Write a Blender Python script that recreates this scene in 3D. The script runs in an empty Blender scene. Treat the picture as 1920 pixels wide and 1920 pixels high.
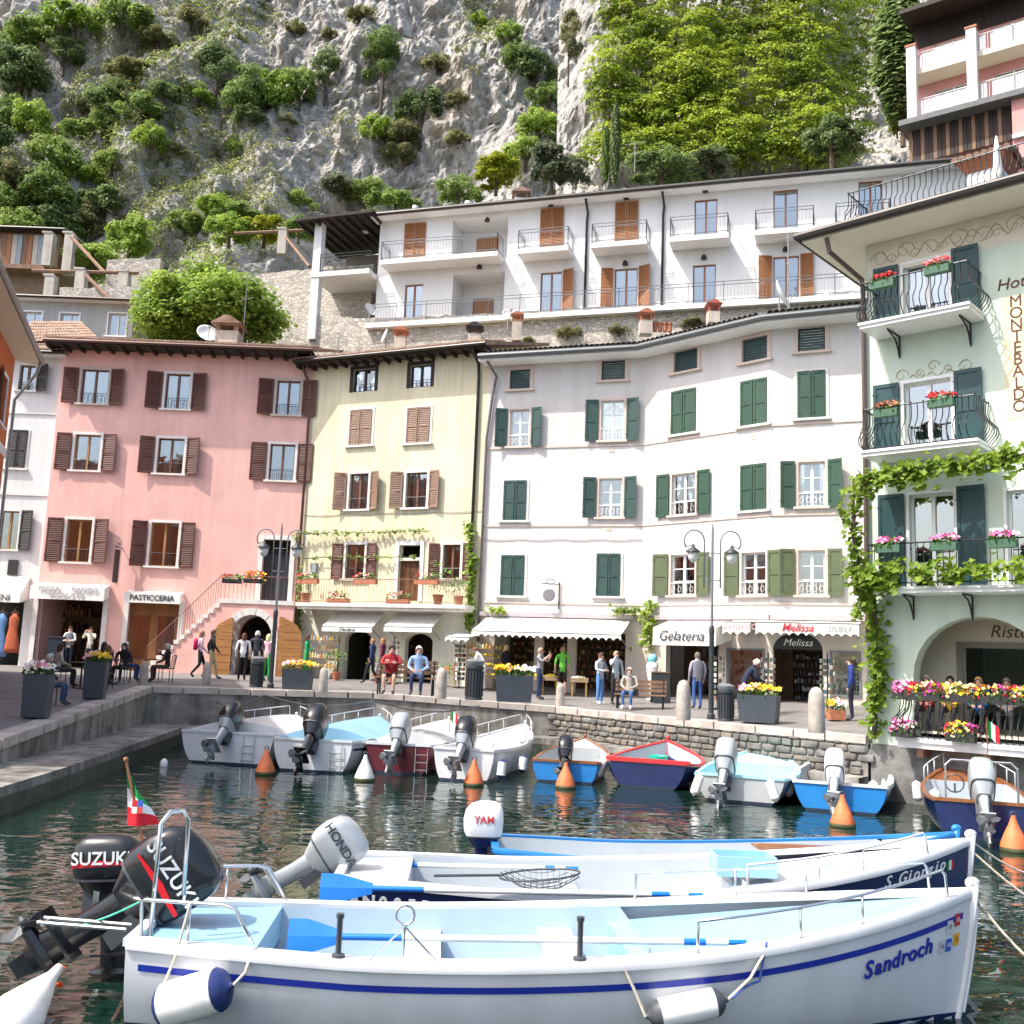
import bpy, math, random
import numpy as np
from mathutils import Vector as V, Matrix, noise as mn
R = math.radians
random.seed(7)
SC = bpy.context.scene
COL = SC.collection
# ---------------------------------------------------------------- camera
FPX, PITCH, ROLL, CAMZ = 1890.0, R(8.35), R(2.2), 2.85
CAM = V((0, 0, CAMZ))
_F = V((0, math.cos(PITCH), math.sin(PITCH)))
_R0 = V((1, 0, 0)); _U0 = V((0, -math.sin(PITCH), math.cos(PITCH)))
CR = _R0 * math.cos(ROLL) + _U0 * math.sin(ROLL)
CU = _U0 * math.cos(ROLL) - _R0 * math.sin(ROLL)
cd = bpy.data.cameras.new('camera'); cam = bpy.data.objects.new('camera', cd); COL.objects.link(cam)
cd.sensor_width = 36; cd.lens = 36 * FPX / 1920; cd.clip_start = .1; cd.clip_end = 2000
cam.matrix_world = Matrix(((CR.x, CU.x, -_F.x, 0), (CR.y, CU.y, -_F.y, 0), (CR.z, CU.z, -_F.z, CAMZ), (0, 0, 0, 1)))
SC.camera = cam
def ray(px, py): return _F + CR * ((px - 960) / FPX) - CU * ((py - 960) / FPX)
def at(px, py, Y):
    d = ray(px, py); return CAM + d * (Y / d.y)
def onz(px, py, z):
    d = ray(px, py); return CAM + d * ((z - CAMZ) / d.z)
# ---------------------------------------------------------------- sky, sun, exposure
SAZ, SEL = R(66), R(56)
SUN = V((-math.sin(SAZ) * math.cos(SEL), -math.cos(SAZ) * math.cos(SEL), math.sin(SEL)))
w = bpy.data.worlds.new('World'); SC.world = w; w.use_nodes = True
nt = w.node_tree; bg = nt.nodes['Background']
sky = nt.nodes.new('ShaderNodeTexSky'); sky.sky_type = 'NISHITA'; sky.sun_disc = False
sky.sun_elevation = SEL; sky.sun_rotation = math.atan2(SUN.x, SUN.y); sky.air_density = 1.0; sky.dust_density = 4.0; sky.ozone_density = .6
nt.links.new(sky.outputs[0], bg.inputs[0]); bg.inputs[1].default_value = .15
sl = bpy.data.lights.new('sun', 'SUN'); so = bpy.data.objects.new('sun', sl); COL.objects.link(so)
sl.energy = 2.9; sl.angle = R(.6); sl.color = (1, .95, .88)
so.rotation_euler = SUN.to_track_quat('Z', 'Y').to_euler(); so.location = (-40, -30, 60)
SC.view_settings.view_transform = 'Standard'; SC.view_settings.look = 'None'
SC.view_settings.exposure = 1.14; SC.view_settings.gamma = 1
SC.cycles.max_bounces = 8; SC.cycles.transparent_max_bounces = 12; SC.cycles.diffuse_bounces = 3
SC.cycles.use_denoising = True
# ---------------------------------------------------------------- materials
MATS = {}
def mk(name, col, rough=.6, metal=0, var=.12, scale=2.0, bump=0, bscale=None, stretch=(1, 1, 1), spec=.4, coat=0, col2=None, streak=0, obj=False):
    if name in MATS: return MATS[name]
    m = bpy.data.materials.new(name); m.use_nodes = True; MATS[name] = m
    n, l = m.node_tree.nodes, m.node_tree.links
    b = n['Principled BSDF']; b.inputs['Roughness'].default_value = rough; b.inputs['Metallic'].default_value = metal
    b.inputs['Specular IOR Level'].default_value = spec; b.inputs['Coat Weight'].default_value = coat
    c = V(col[:3])
    if var <= 0 and not bump:
        b.inputs['Base Color'].default_value = (*c, 1); return m
    g = n.new('ShaderNodeTexCoord' if obj else 'ShaderNodeNewGeometry')
    mp = n.new('ShaderNodeMapping'); mp.inputs['Scale'].default_value = stretch
    l.new(g.outputs['Object' if obj else 'Position'], mp.inputs[0])
    t = n.new('ShaderNodeTexNoise'); t.inputs['Scale'].default_value = scale; t.inputs['Detail'].default_value = 8; t.inputs['Roughness'].default_value = .65
    l.new(mp.outputs[0], t.inputs[0])
    cr = n.new('ShaderNodeValToRGB'); cr.color_ramp.elements[0].position = .3; cr.color_ramp.elements[1].position = .72
    c2 = V(col2) if col2 else c * (1 + var)
    cr.color_ramp.elements[0].color = (*(c * (1 - var)), 1); cr.color_ramp.elements[1].color = (*c2, 1)
    l.new(t.outputs[0], cr.inputs[0]); out = cr.outputs[0]
    if streak:
        mp2 = n.new('ShaderNodeMapping'); mp2.inputs['Scale'].default_value = (2.2, 2.2, .18); l.new(g.outputs['Object' if obj else 'Position'], mp2.inputs[0])
        t2 = n.new('ShaderNodeTexNoise'); t2.inputs['Scale'].default_value = 1.6; t2.inputs['Detail'].default_value = 6; l.new(mp2.outputs[0], t2.inputs[0])
        r2 = n.new('ShaderNodeValToRGB'); r2.color_ramp.elements[0].position = .3; r2.color_ramp.elements[1].position = .6
        r2.color_ramp.elements[0].color = (1 - streak, 1 - streak * 1.05, 1 - streak * 1.1, 1); r2.color_ramp.elements[1].color = (1, 1, 1, 1); l.new(t2.outputs[0], r2.inputs[0])
        mx = n.new('ShaderNodeMixRGB'); mx.blend_type = 'MULTIPLY'; mx.inputs[0].default_value = 1; l.new(out, mx.inputs[1]); l.new(r2.outputs[0], mx.inputs[2]); out = mx.outputs[0]
    l.new(out, b.inputs['Base Color'])
    if bump:
        t3 = n.new('ShaderNodeTexNoise'); t3.inputs['Scale'].default_value = bscale or scale * 4; t3.inputs['Detail'].default_value = 6; l.new(mp.outputs[0], t3.inputs[0])
        bp = n.new('ShaderNodeBump'); bp.inputs['Strength'].default_value = 1; bp.inputs['Distance'].default_value = bump; l.new(t3.outputs[0], bp.inputs['Height']); l.new(bp.outputs[0], b.inputs['Normal'])
    return m
def hexc(h):
    f = lambda s: ((s / 255 + .055) / 1.055) ** 2.4 if s > 10 else s / 255 / 12.92
    return tuple(f(int(h[i:i + 2], 16)) for i in (0, 2, 4))
def flat(h, rough=.6, **k): return mk('c_' + h + str(int(rough * 100)), hexc(h), rough, var=k.pop('var', .08), scale=k.pop('scale', 9), **k)
def leafmat(name, a, b, dark=None):
    if name in MATS: return MATS[name]
    m = bpy.data.materials.new(name); m.use_nodes = True; MATS[name] = m; n, l = m.node_tree.nodes, m.node_tree.links
    p = n['Principled BSDF']; p.inputs['Roughness'].default_value = .5; p.inputs['Specular IOR Level'].default_value = .3
    at_ = n.new('ShaderNodeAttribute'); at_.attribute_name = 'tint'
    oi = n.new('ShaderNodeObjectInfo'); ad = n.new('ShaderNodeMath'); ad.operation = 'MULTIPLY_ADD'; ad.inputs[1].default_value = .35; l.new(oi.outputs['Random'], ad.inputs[0])
    sb = n.new('ShaderNodeMath'); sb.operation = 'SUBTRACT'; sb.inputs[1].default_value = .17; l.new(at_.outputs['Fac'], sb.inputs[0]); l.new(sb.outputs[0], ad.inputs[2])
    cr = n.new('ShaderNodeValToRGB'); cr.color_ramp.elements[0].color = (*a, 1); cr.color_ramp.elements[1].color = (*b, 1); l.new(ad.outputs[0], cr.inputs[0])
    l.new(cr.outputs[0], p.inputs['Base Color'])
    tr = n.new('ShaderNodeBsdfTranslucent'); l.new(cr.outputs[0], tr.inputs[0])
    mx = n.new('ShaderNodeMixShader'); mx.inputs[0].default_value = .5; l.new(p.outputs[0], mx.inputs[1]); l.new(tr.outputs[0], mx.inputs[2]); l.new(mx.outputs[0], n['Material Output'].inputs[0])
    return m
def glassmat():
    m = bpy.data.materials.new('window_glass'); m.use_nodes = True; n, l = m.node_tree.nodes, m.node_tree.links
    n.remove(n['Principled BSDF']); tr = n.new('ShaderNodeBsdfTransparent'); tr.inputs[0].default_value = (.82, .88, .88, 1)
    gl = n.new('ShaderNodeBsdfGlossy'); gl.inputs['Roughness'].default_value = .03; gl.inputs[0].default_value = (.95, .97, 1, 1)
    fr = n.new('ShaderNodeFresnel'); fr.inputs[0].default_value = 1.75; mx = n.new('ShaderNodeMixShader')
    ge = n.new('ShaderNodeNewGeometry'); ns = n.new('ShaderNodeTexNoise'); ns.inputs['Scale'].default_value = 1.1; l.new(ge.outputs['Position'], ns.inputs[0])
    bp = n.new('ShaderNodeBump'); bp.inputs['Distance'].default_value = .012; l.new(ns.outputs[0], bp.inputs['Height']); l.new(bp.outputs[0], gl.inputs['Normal'])
    mu = n.new('ShaderNodeMath'); mu.operation = 'MULTIPLY_ADD'; mu.inputs[1].default_value = 1.3; mu.inputs[2].default_value = .12; l.new(fr.outputs[0], mu.inputs[0])
    l.new(mu.outputs[0], mx.inputs[0]); l.new(tr.outputs[0], mx.inputs[1]); l.new(gl.outputs[0], mx.inputs[2]); l.new(mx.outputs[0], n['Material Output'].inputs[0]); return m
GLASS = glassmat()
# ---------------------------------------------------------------- mesh builder
class MB:
    def __init__(s): s.v = []; s.f = []; s.m = []; s.mi = 0; s.tint = None
    def add(s, vs, fs):
        o = len(s.v); s.v.extend(tuple(p) for p in vs); s.f.extend(tuple(i + o for i in f) for f in fs); s.m.extend([s.mi] * len(fs)); return s
    def box(s, c, sz, A=None):
        hx, hy, hz = sz[0] / 2, sz[1] / 2, sz[2] / 2; c = V(c); P = []
        for dz in (-hz, hz):
            for dx, dy in ((-hx, -hy), (hx, -hy), (hx, hy), (-hx, hy)):
                d = V((dx, dy, dz)); P.append(c + (A @ d if A else d))
        return s.add(P, [(3, 2, 1, 0), (4, 5, 6, 7), (0, 1, 5, 4), (1, 2, 6, 5), (2, 3, 7, 6), (3, 0, 4, 7)])
    def hexa(s, b, t):   # two quads
        return s.add(list(b) + list(t), [(3, 2, 1, 0), (4, 5, 6, 7), (0, 1, 5, 4), (1, 2, 6, 5), (2, 3, 7, 6), (3, 0, 4, 7)])
    def tube(s, path, r, n=8, cap=True):
        path = [V(p) for p in path]; rr = r if isinstance(r, (list, tuple)) else [r] * len(path); rings = []; up = None
        for i, p in enumerate(path):
            t = (path[min(i + 1, len(path) - 1)] - path[max(i - 1, 0)]); t = t.normalized() if t.length > 1e-9 else V((0, 0, 1))
            if up is None: up = t.orthogonal().normalized()
            up = (up - t * up.dot(t)); up = up.normalized() if up.length > 1e-6 else t.orthogonal().normalized()
            sd = t.cross(up)
            rings.append([p + (up * math.cos(a) + sd * math.sin(a)) * rr[i] for a in [2 * math.pi * k / n for k in range(n)]])
        return s.loft(rings, cap)
    def loft(s, rings, cap=True, closed=True):
        n = len(rings[0]); vs = [p for r_ in rings for p in r_]; fs = []
        for i in range(len(rings) - 1):
            for k in range(n if closed else n - 1):
                k2 = (k + 1) % n; fs.append((i * n + k, i * n + k2, (i + 1) * n + k2, (i + 1) * n + k))
        if cap and closed: fs.append(tuple(range(n))[::-1]); fs.append(tuple((len(rings) - 1) * n + k for k in range(n)))
        return s.add(vs, fs)
    def lathe(s, prof, c=(0, 0, 0), n=16, A=None):
        c = V(c); rings = []
        for r, z in prof:
            rings.append([c + ((A @ V((r * math.cos(a), r * math.sin(a), z))) if A else V((r * math.cos(a), r * math.sin(a), z))) for a in [2 * math.pi * k / n for k in range(n)]])
        return s.loft(rings)
    def prism(s, poly, O, U, W, N, d):   # polygon in U,W at O extruded by d along N
        O, U, W, N = V(O), V(U), V(W), V(N); n = len(poly)
        a = [O + U * p[0] + W * p[1] for p in poly]; b = [p + N * d for p in a]
        return s.add(a + b, [tuple(range(n))[::-1], tuple(range(n, 2 * n))] + [(i, (i + 1) % n, (i + 1) % n + n, i + n) for i in range(n)])
    def ball(s, c, r, n=10, A=None):
        r = r if isinstance(r, (tuple, list)) else (r, r, r); c = V(c); rings = []; h = max(4, n // 2 + 1)
        for i in range(h + 1):
            th = math.pi * (i + .02 if i == 0 else i - .02 if i == h else i) / h
            ring = []
            for k in range(n):
                a = 2 * math.pi * k / n; d = V((r[0] * math.sin(th) * math.cos(a), r[1] * math.sin(th) * math.sin(a), -r[2] * math.cos(th)))
                ring.append(c + (A @ d if A else d))
            rings.append(ring)
        return s.loft(rings)
    def build(s, name, mats, parent=None, smooth=False, world=True, kind=None):
        me = bpy.data.meshes.new(name)
        off = V((0, 0, 0))
        if parent is not None and world: off = LOC.get(parent, V((0, 0, 0)))
        vs = [(x - off.x, y - off.y, z - off.z) for x, y, z in s.v]
        me.from_pydata(vs, [], s.f)
        if not isinstance(mats, (list, tuple)): mats = [mats]
        for m in mats: me.materials.append(m)
        if len(mats) > 1: me.polygons.foreach_set('material_index', s.m)
        if smooth:
            me.polygons.foreach_set('use_smooth', [True] * len(s.f))
            if smooth is not True: me.set_sharp_from_angle(angle=R(smooth))
        me.update()
        o = bpy.data.objects.new(name, me); COL.objects.link(o)
        if parent is not None: o.parent = parent; LOC[o] = off
        else: LOC[o] = V((0, 0, 0))
        if kind: o['kind'] = kind
        return o
LOC = {}
def thing(name, label, cat, loc=(0, 0, 0), group=None, rz=0):
    o = bpy.data.objects.new(name, None); COL.objects.link(o); o.location = loc; o.empty_display_size = .2
    if rz: o.rotation_euler = (0, 0, rz)
    LOC[o] = V(loc); return tag(o, label, cat, group)
def tag(o, label, cat, group=None):
    o['label'] = label; o['category'] = cat
    if group: o['group'] = group
    return o
def struct(o): o['kind'] = 'structure'; return o
def kids(o): return [c for c in bpy.data.objects if c.parent == o]
CH = {}
def copy_tree(o, loc=None, rz=None, scale=None, label=None, parent=None, tree=None):
    if tree is None:
        tree = {}
        for c in bpy.data.objects:
            if c.parent: tree.setdefault(c.parent, []).append(c)
    c = o.copy(); COL.objects.link(c)
    if parent is not None: c.parent = parent
    LOC[c] = V(loc) if loc is not None else LOC.get(o, V((0, 0, 0)))
    if loc is not None: c.location = loc
    if rz is not None: c.rotation_euler = (0, 0, rz)
    if scale is not None: c.scale = scale if isinstance(scale, (tuple, list)) else (scale,) * 3
    if label: c['label'] = label
    for k in tree.get(o, []): copy_tree(k, parent=c, tree=tree)
    return c
TXT_CACHE = {}
def text(s, size, O, U, W, mat, parent, shear=0, depth=.004, align='CENTER', xs=1.0, name='lettering', bold=0, spacing=1.0, world=True):
    cu = bpy.data.curves.new('t', 'FONT'); cu.body = s; cu.size = size; cu.extrude = depth; cu.align_x = align; cu.align_y = 'CENTER'; cu.shear = shear; cu.offset = bold; cu.space_character = spacing; cu.resolution_u = 3
    ob = bpy.data.objects.new('t', cu); me = bpy.data.meshes.new_from_object(ob); bpy.data.objects.remove(ob)
    O, U, W = V(O), V(U).normalized(), V(W).normalized(); N = U.cross(W); b = MB()
    b.add([O + U * (v.co.x * xs) + W * v.co.y + N * v.co.z for v in me.vertices], [tuple(p.vertices) for p in me.polygons])
    bpy.data.meshes.remove(me); bpy.data.curves.remove(cu)
    return b.build(name, mat, parent, world=world)
# ---------------------------------------------------------------- facade frame
ZUP = V((0, 0, 1))
class Fac:
    def __init__(s, A, B, z0=0):
        s.O = V((A[0], A[1], 0)); d = V((B[0] - A[0], B[1] - A[1], 0)); s.L = d.length; s.U = d.normalized(); s.N = V((s.U.y, -s.U.x, 0))
    def P(s, u, v, d=0): return s.O + s.U * u + ZUP * v + s.N * d
    def uv(s, px, py, d=0):
        r_ = ray(px, py); o = s.O + s.N * d; t = (o - CAM).dot(s.N) / r_.dot(s.N); p = CAM + r_ * t - s.O; return p.dot(s.U), p.z
    def rect(s, x0, x1, y0, y1, d=0):
        cx, cy = (x0 + x1) / 2, (y0 + y1) / 2
        return s.uv(x0, cy, d)[0], s.uv(x1, cy, d)[0], s.uv(cx, y1, d)[1], s.uv(cx, y0, d)[1]
    def box(s, b, u0, u1, v0, v1, d0, d1):
        return b.hexa([s.P(u0, v0, d0), s.P(u1, v0, d0), s.P(u1, v0, d1), s.P(u0, v0, d1)][::-1], [s.P(u0, v1, d0), s.P(u1, v1, d0), s.P(u1, v1, d1), s.P(u0, v1, d1)][::-1])
    def wall(s, b, u0, u1, v0, v1, holes, depth=.28, arch=()):
        us = sorted({u0, u1} | {h[0] for h in holes} | {h[1] for h in holes}); vs = sorted({v0, v1} | {h[2] for h in holes} | {h[3] for h in holes})
        us = [x for x in us if u0 <= x <= u1]; vs = [x for x in vs if v0 <= x <= v1]
        for i in range(len(us) - 1):
            for j in range(len(vs) - 1):
                a, c = (us[i] + us[i + 1]) / 2, (vs[j] + vs[j + 1]) / 2
                if any(h[0] < a < h[1] and h[2] < c < h[3] for h in holes): continue
                b.add([s.P(us[i], vs[j]), s.P(us[i + 1], vs[j]), s.P(us[i + 1], vs[j + 1]), s.P(us[i], vs[j + 1])], [(0, 1, 2, 3)])
        for h in holes:
            for (a, c, e, f) in ((h[0], h[2], h[0], h[3]), (h[0], h[3], h[1], h[3]), (h[1], h[3], h[1], h[2]), (h[1], h[2], h[0], h[2])):
                b.add([s.P(a, c), s.P(e, f), s.P(e, f, -depth), s.P(a, c, -depth)], [(0, 1, 2, 3)])
    def spandrel(s, b, u0, u1, v0, v1, depth=.28, n=14, d0=0.0):   # fills an opening's top corners to leave an arch (v0 spring, v1 crown)
        c = (u0 + u1) / 2; rx = (u1 - u0) / 2; rz = v1 - v0
        arc = [(c - rx * math.cos(math.pi * k / n), v0 + rz * math.sin(math.pi * k / n)) for k in range(n + 1)]
        for k in range(n):
            (a, e), (a2, e2) = arc[k], arc[k + 1]
            b.add([s.P(a, e, d0), s.P(a2, e2, d0), s.P(a2, v1 + .001, d0), s.P(a, v1 + .001, d0), s.P(a, e, -depth), s.P(a2, e2, -depth)], [(0, 1, 2, 3), (1, 0, 4, 5)])
# ---------------------------------------------------------------- setting: water, quay, ground
def pdist(p, poly):
    best = 1e9
    for a, b in zip(poly, poly[1:]):
        a, b = V(a[:2]), V(b[:2]); d = b - a; t = max(0, min(1, (V(p[:2]) - a).dot(d) / d.length_squared)); best = min(best, (V(p[:2]) - a - d * t).length)
    return best
EDGE = [(-8.6, 6), (-9.68, 19.88), (-10.99, 31.8), (-4.31, 33.55), (1.67, 33.0), (5.0, 28.3), (8.5, 24.0)]
def lvl(x): return 1.6 - .2 * max(0, min(1, (x + 4) / 5.6))
def ramp(x, y):
    k = max(0, min(1, (-3 - x) / 5)); z = max(.3, min(1.6, .95 + .0545 * (y - 19.88))); return lvl(x) * (1 - k) + z * k
def gz(x, y):
    k = max(0, min(1, (-3 - x) / 5)); r_ = ramp(x, y); return r_ + ((1 - k) * (1.85 - r_) + k * .24) * min(1, pdist((x, y), EDGE) / 6.5)
def gpix(px, py, back=.9):   # pixel on the sloping promenade, kept in front of the house fronts
    d = ray(px, py); last = None; Y = 8.0
    while Y < 45:
        p = CAM + d * (Y / d.y)
        if any((p - F.O).dot(F.N) < back and -1 < (p - F.O).dot(F.U) < F.L + 1 and abs((p - F.O).dot(F.N)) < 6 for F in FRONTS): break
        last = p
        if p.z <= gz(p.x, p.y): break
        Y += .08
    last.z = gz(last.x, last.y); return last
FRONTS = []
def watermat():
    m = bpy.data.materials.new('lake_water'); m.use_nodes = True; n, l = m.node_tree.nodes, m.node_tree.links; b = n['Principled BSDF']
    b.inputs['Base Color'].default_value = (.005, .019, .013, 1); b.inputs['Roughness'].default_value = .01; b.inputs['IOR'].default_value = 1.4; b.inputs['Specular IOR Level'].default_value = .62
    g = n.new('ShaderNodeNewGeometry'); hs = []
    for sc_, st, d, rot in ((.75, (1, 1.6, 1), .034, .25), (1.8, (1, 1.6, 1), .014, -.3), (6.5, (1, 1.4, 1), .0008, .1)):
        mp = n.new('ShaderNodeMapping'); mp.inputs['Scale'].default_value = st; mp.inputs['Rotation'].default_value = (0, 0, rot); l.new(g.outputs['Position'], mp.inputs[0])
        t = n.new('ShaderNodeTexNoise'); t.inputs['Scale'].default_value = sc_; t.inputs['Detail'].default_value = 2; t.inputs['Distortion'].default_value = .6; l.new(mp.outputs[0], t.inputs[0])
        mu = n.new('ShaderNodeMath'); mu.operation = 'MULTIPLY'; mu.inputs[1].default_value = d; l.new(t.outputs[0], mu.inputs[0]); hs.append(mu.outputs[0])
    a = n.new('ShaderNodeMath'); l.new(hs[0], a.inputs[0]); l.new(hs[1], a.inputs[1]); a2 = n.new('ShaderNodeMath'); l.new(a.outputs[0], a2.inputs[0]); l.new(hs[2], a2.inputs[1])
    bp = n.new('ShaderNodeBump'); bp.inputs['Strength'].default_value = 1; bp.inputs['Distance'].default_value = 1; l.new(a2.outputs[0], bp.inputs['Height']); l.new(bp.outputs[0], b.inputs['Normal']); return m
b = MB(); b.add([(-300, -300, 0), (300, -300, 0), (300, 60, 0), (-300, 60, 0)], [(0, 1, 2, 3)]); struct(b.build('water', watermat()))
# promenade
PAVE = mk('porphyry_paving', (.18, .168, .16), .75, var=.25, scale=1.3, bump=.012, bscale=9)
F_IN = [(-40, 6), (-40, 26), (-26, 46), (-5, 46), (8, 43), (14, 40), (22, 35)]
b = MB(); NS, NT = 10, 26; rows = []
for i in range(len(EDGE) - 1):
    for k in range(NS + (i == len(EDGE) - 2)):
        s = k / NS; e = V(EDGE[i]).lerp(V(EDGE[i + 1]), s); f = V(F_IN[i]).lerp(V(F_IN[i + 1]), s)
        rows.append([(lambda p: (p.x, p.y, gz(p.x, p.y)))(e.lerp(f, (t / NT) ** 1.4)) for t in range(NT + 1)])
b.loft(rows, cap=False, closed=False); prom = struct(b.build('promenade', PAVE, smooth=True))
CONC = mk('quay_render', (.15, .14, .125), .85, var=.5, scale=1.1, bump=.02, bscale=6, col2=(.4, .38, .345), streak=.5)
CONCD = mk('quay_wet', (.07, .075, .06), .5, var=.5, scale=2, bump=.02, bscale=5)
STONE = mk('quay_stone', (.17, .158, .142), .85, var=.45, scale=2.3, bump=.012, bscale=14, col2=(.27, .255, .23), streak=.3)
STONE2 = mk('quay_stone_grey', (.15, .147, .138), .85, var=.4, scale=2.6, bump=.012, bscale=14, col2=(.26, .255, .24))
STONE3 = mk('quay_stone_warm', (.2, .175, .148), .85, var=.4, scale=2.6, bump=.012, bscale=14)
COPE = mk('coping_stone', (.42, .36, .32), .8, var=.3, scale=1.7, bump=.006, bscale=20, col2=(.58, .52, .47))
def off(poly, d):
    out = []
    for i, p in enumerate(poly):
        a = V(poly[max(i - 1, 0)]); c = V(poly[min(i + 1, len(poly) - 1)]); p = V(p)
        n1 = (p - a).normalized() if i else (c - p).normalized(); n2 = (c - p).normalized() if i < len(poly) - 1 else n1
        m1 = V((n1.y, -n1.x)); m2 = V((n2.y, -n2.x)); m = (m1 + m2).normalized(); out.append(p + m * (d / max(.35, m.dot(m1))))
    return out
qw = struct(MB().build('quay_wall', CONC)); bpy.data.objects.remove(qw)
b = MB(); WTOP = off(EDGE, 0.0); SPLIT = .22
pts = []
for i in range(len(EDGE) - 1):
    for k in range(8): pts.append(V(EDGE[i]).lerp(V(EDGE[i + 1]), k / 8))
pts.append(V(EDGE[-1]))
rings = [[(p.x, p.y, -1.2), (p.x, p.y, ramp(p.x, p.y) - .15)] for p in pts]
b.loft(rings, cap=False, closed=False); qwall = struct(b.build('quay_wall', CONC))
# coping blocks
cop = off(EDGE, .06); inn = off(EDGE, -.42)
def along(poly, step, jit=0):
    out = [V(poly[0])]
    for a, c in zip(poly, poly[1:]):
        a, c = V(a), V(c); n = max(1, round((c - a).length / step)); out += [a.lerp(c, (k + (random.uniform(-jit, jit) if k < n else 0)) / n) for k in range(1, n + 1)]
    return out
rng = random.Random(3)
for (a, c), (e, f) in zip(zip(cop, cop[1:]), zip(inn, inn[1:])):
    n = max(1, round((V(c) - V(a)).length / 1.05)); ts = [0] + [(k + rng.uniform(-.2, .2)) / n for k in range(1, n)] + [1]
    for t0, t1 in zip(ts, ts[1:]):
        q = [V(a).lerp(V(c), t0 + .004), V(a).lerp(V(c), t1 - .004), V(e).lerp(V(f), t1 - .004), V(e).lerp(V(f), t0 + .004)]
        dz = rng.uniform(.018, .034); zs = [ramp(p.x, p.y) for p in q]; b = MB()
        lo = [V((p.x, p.y, z - .17)) for p, z in zip(q, zs)]; hi = [V((p.x, p.y, z + dz)) for p, z in zip(q, zs)]
        cen = sum(hi, V()) / 4; b.hexa(lo, [V((p.x, p.y, p.z - .018)) for p in hi]); b.add([V((p.x, p.y, p.z - .018)) for p in hi] + [p.lerp(cen, .03) for p in hi], [(4, 5, 6, 7), (0, 1, 5, 4), (1, 2, 6, 5), (2, 3, 7, 6), (3, 0, 4, 7)])
        b.build('coping_stone', COPE, qwall)
# ledge at the wall foot
b = MB(); lo = off(EDGE, 1.25); lo2 = off(EDGE, .4); lo[-2:] = lo2[-2:]; lo[-3] = (V(lo[-3]) + V(lo2[-3])) / 2; lp = []
for i in range(len(EDGE) - 1):
    for k in range(8): lp.append((V(EDGE[i]).lerp(V(EDGE[i + 1]), k / 8), V(lo[i]).lerp(V(lo[i + 1]), k / 8)))
lp.append((V(EDGE[-1]), V(lo[-1])))
b.loft([[(p.x, p.y, .5), (q.x, q.y, .47), (q.x, q.y, .3)] for p, q in lp], cap=False, closed=False)
b.mi = 1; b.loft([[(q.x, q.y, .3), (q.x - .0, q.y, -1.2)] for p, q in lp], cap=False, closed=False)
struct(b.build('quay_ledge', [CONC, CONCD]))
# rubble stones on the right half of the quay wall
rng = random.Random(5); seg = [(V(EDGE[3]).lerp(V(EDGE[4]), .97)), V(EDGE[4]), V(EDGE[5]), V(EDGE[6])]
cum = [0]
for a, c in zip(seg, seg[1:]): cum.append(cum[-1] + (c - a).length)
def onseg(s):
    for i in range(3):
        if s <= cum[i + 1] or i == 2:
            d = (seg[i + 1] - seg[i]).normalized(); return seg[i] + d * (s - cum[i]), d
z = .5; cnt = 0
while z < 1.2:
    h = rng.uniform(.13, .21); s = rng.uniform(-.2, 0)
    while s < cum[-1] - .2:
        wd = rng.uniform(.2, .52); p, d = onseg(max(0, s + wd / 2)); n = V((d.y, -d.x)); b = MB(); dep = rng.uniform(.03, .09); hh = min(h, 1.26 - z)
        A = Matrix(((d.x, n.x, 0), (d.y, n.y, 0), (0, 0, 1))); hw = wd / 2 - .012; hz = hh / 2 - .01; pts = []
        k = 8; prof = [(hw * c_ * rng.uniform(.9, 1.04), hz * s_ * rng.uniform(.88, 1.05)) for c_, s_ in ((-1, -.75), (-.8, -1), (.8, -1), (1, -.7), (1, .72), (.78, 1), (-.8, 1), (-1, .7))]
        c0 = V((p.x, p.y, z + hh / 2)); ring = lambda sc_, dd: [c0 + A @ V((x * sc_, dd, y * sc_)) for x, y in prof]
        b.loft([ring(1, -.05), ring(1, dep * .55), ring(.82, dep)])
        b.build('stone', rng.choice((STONE, STONE, STONE2, STONE3)), qwall, smooth=50); s += wd; cnt += 1
    z += h
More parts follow.
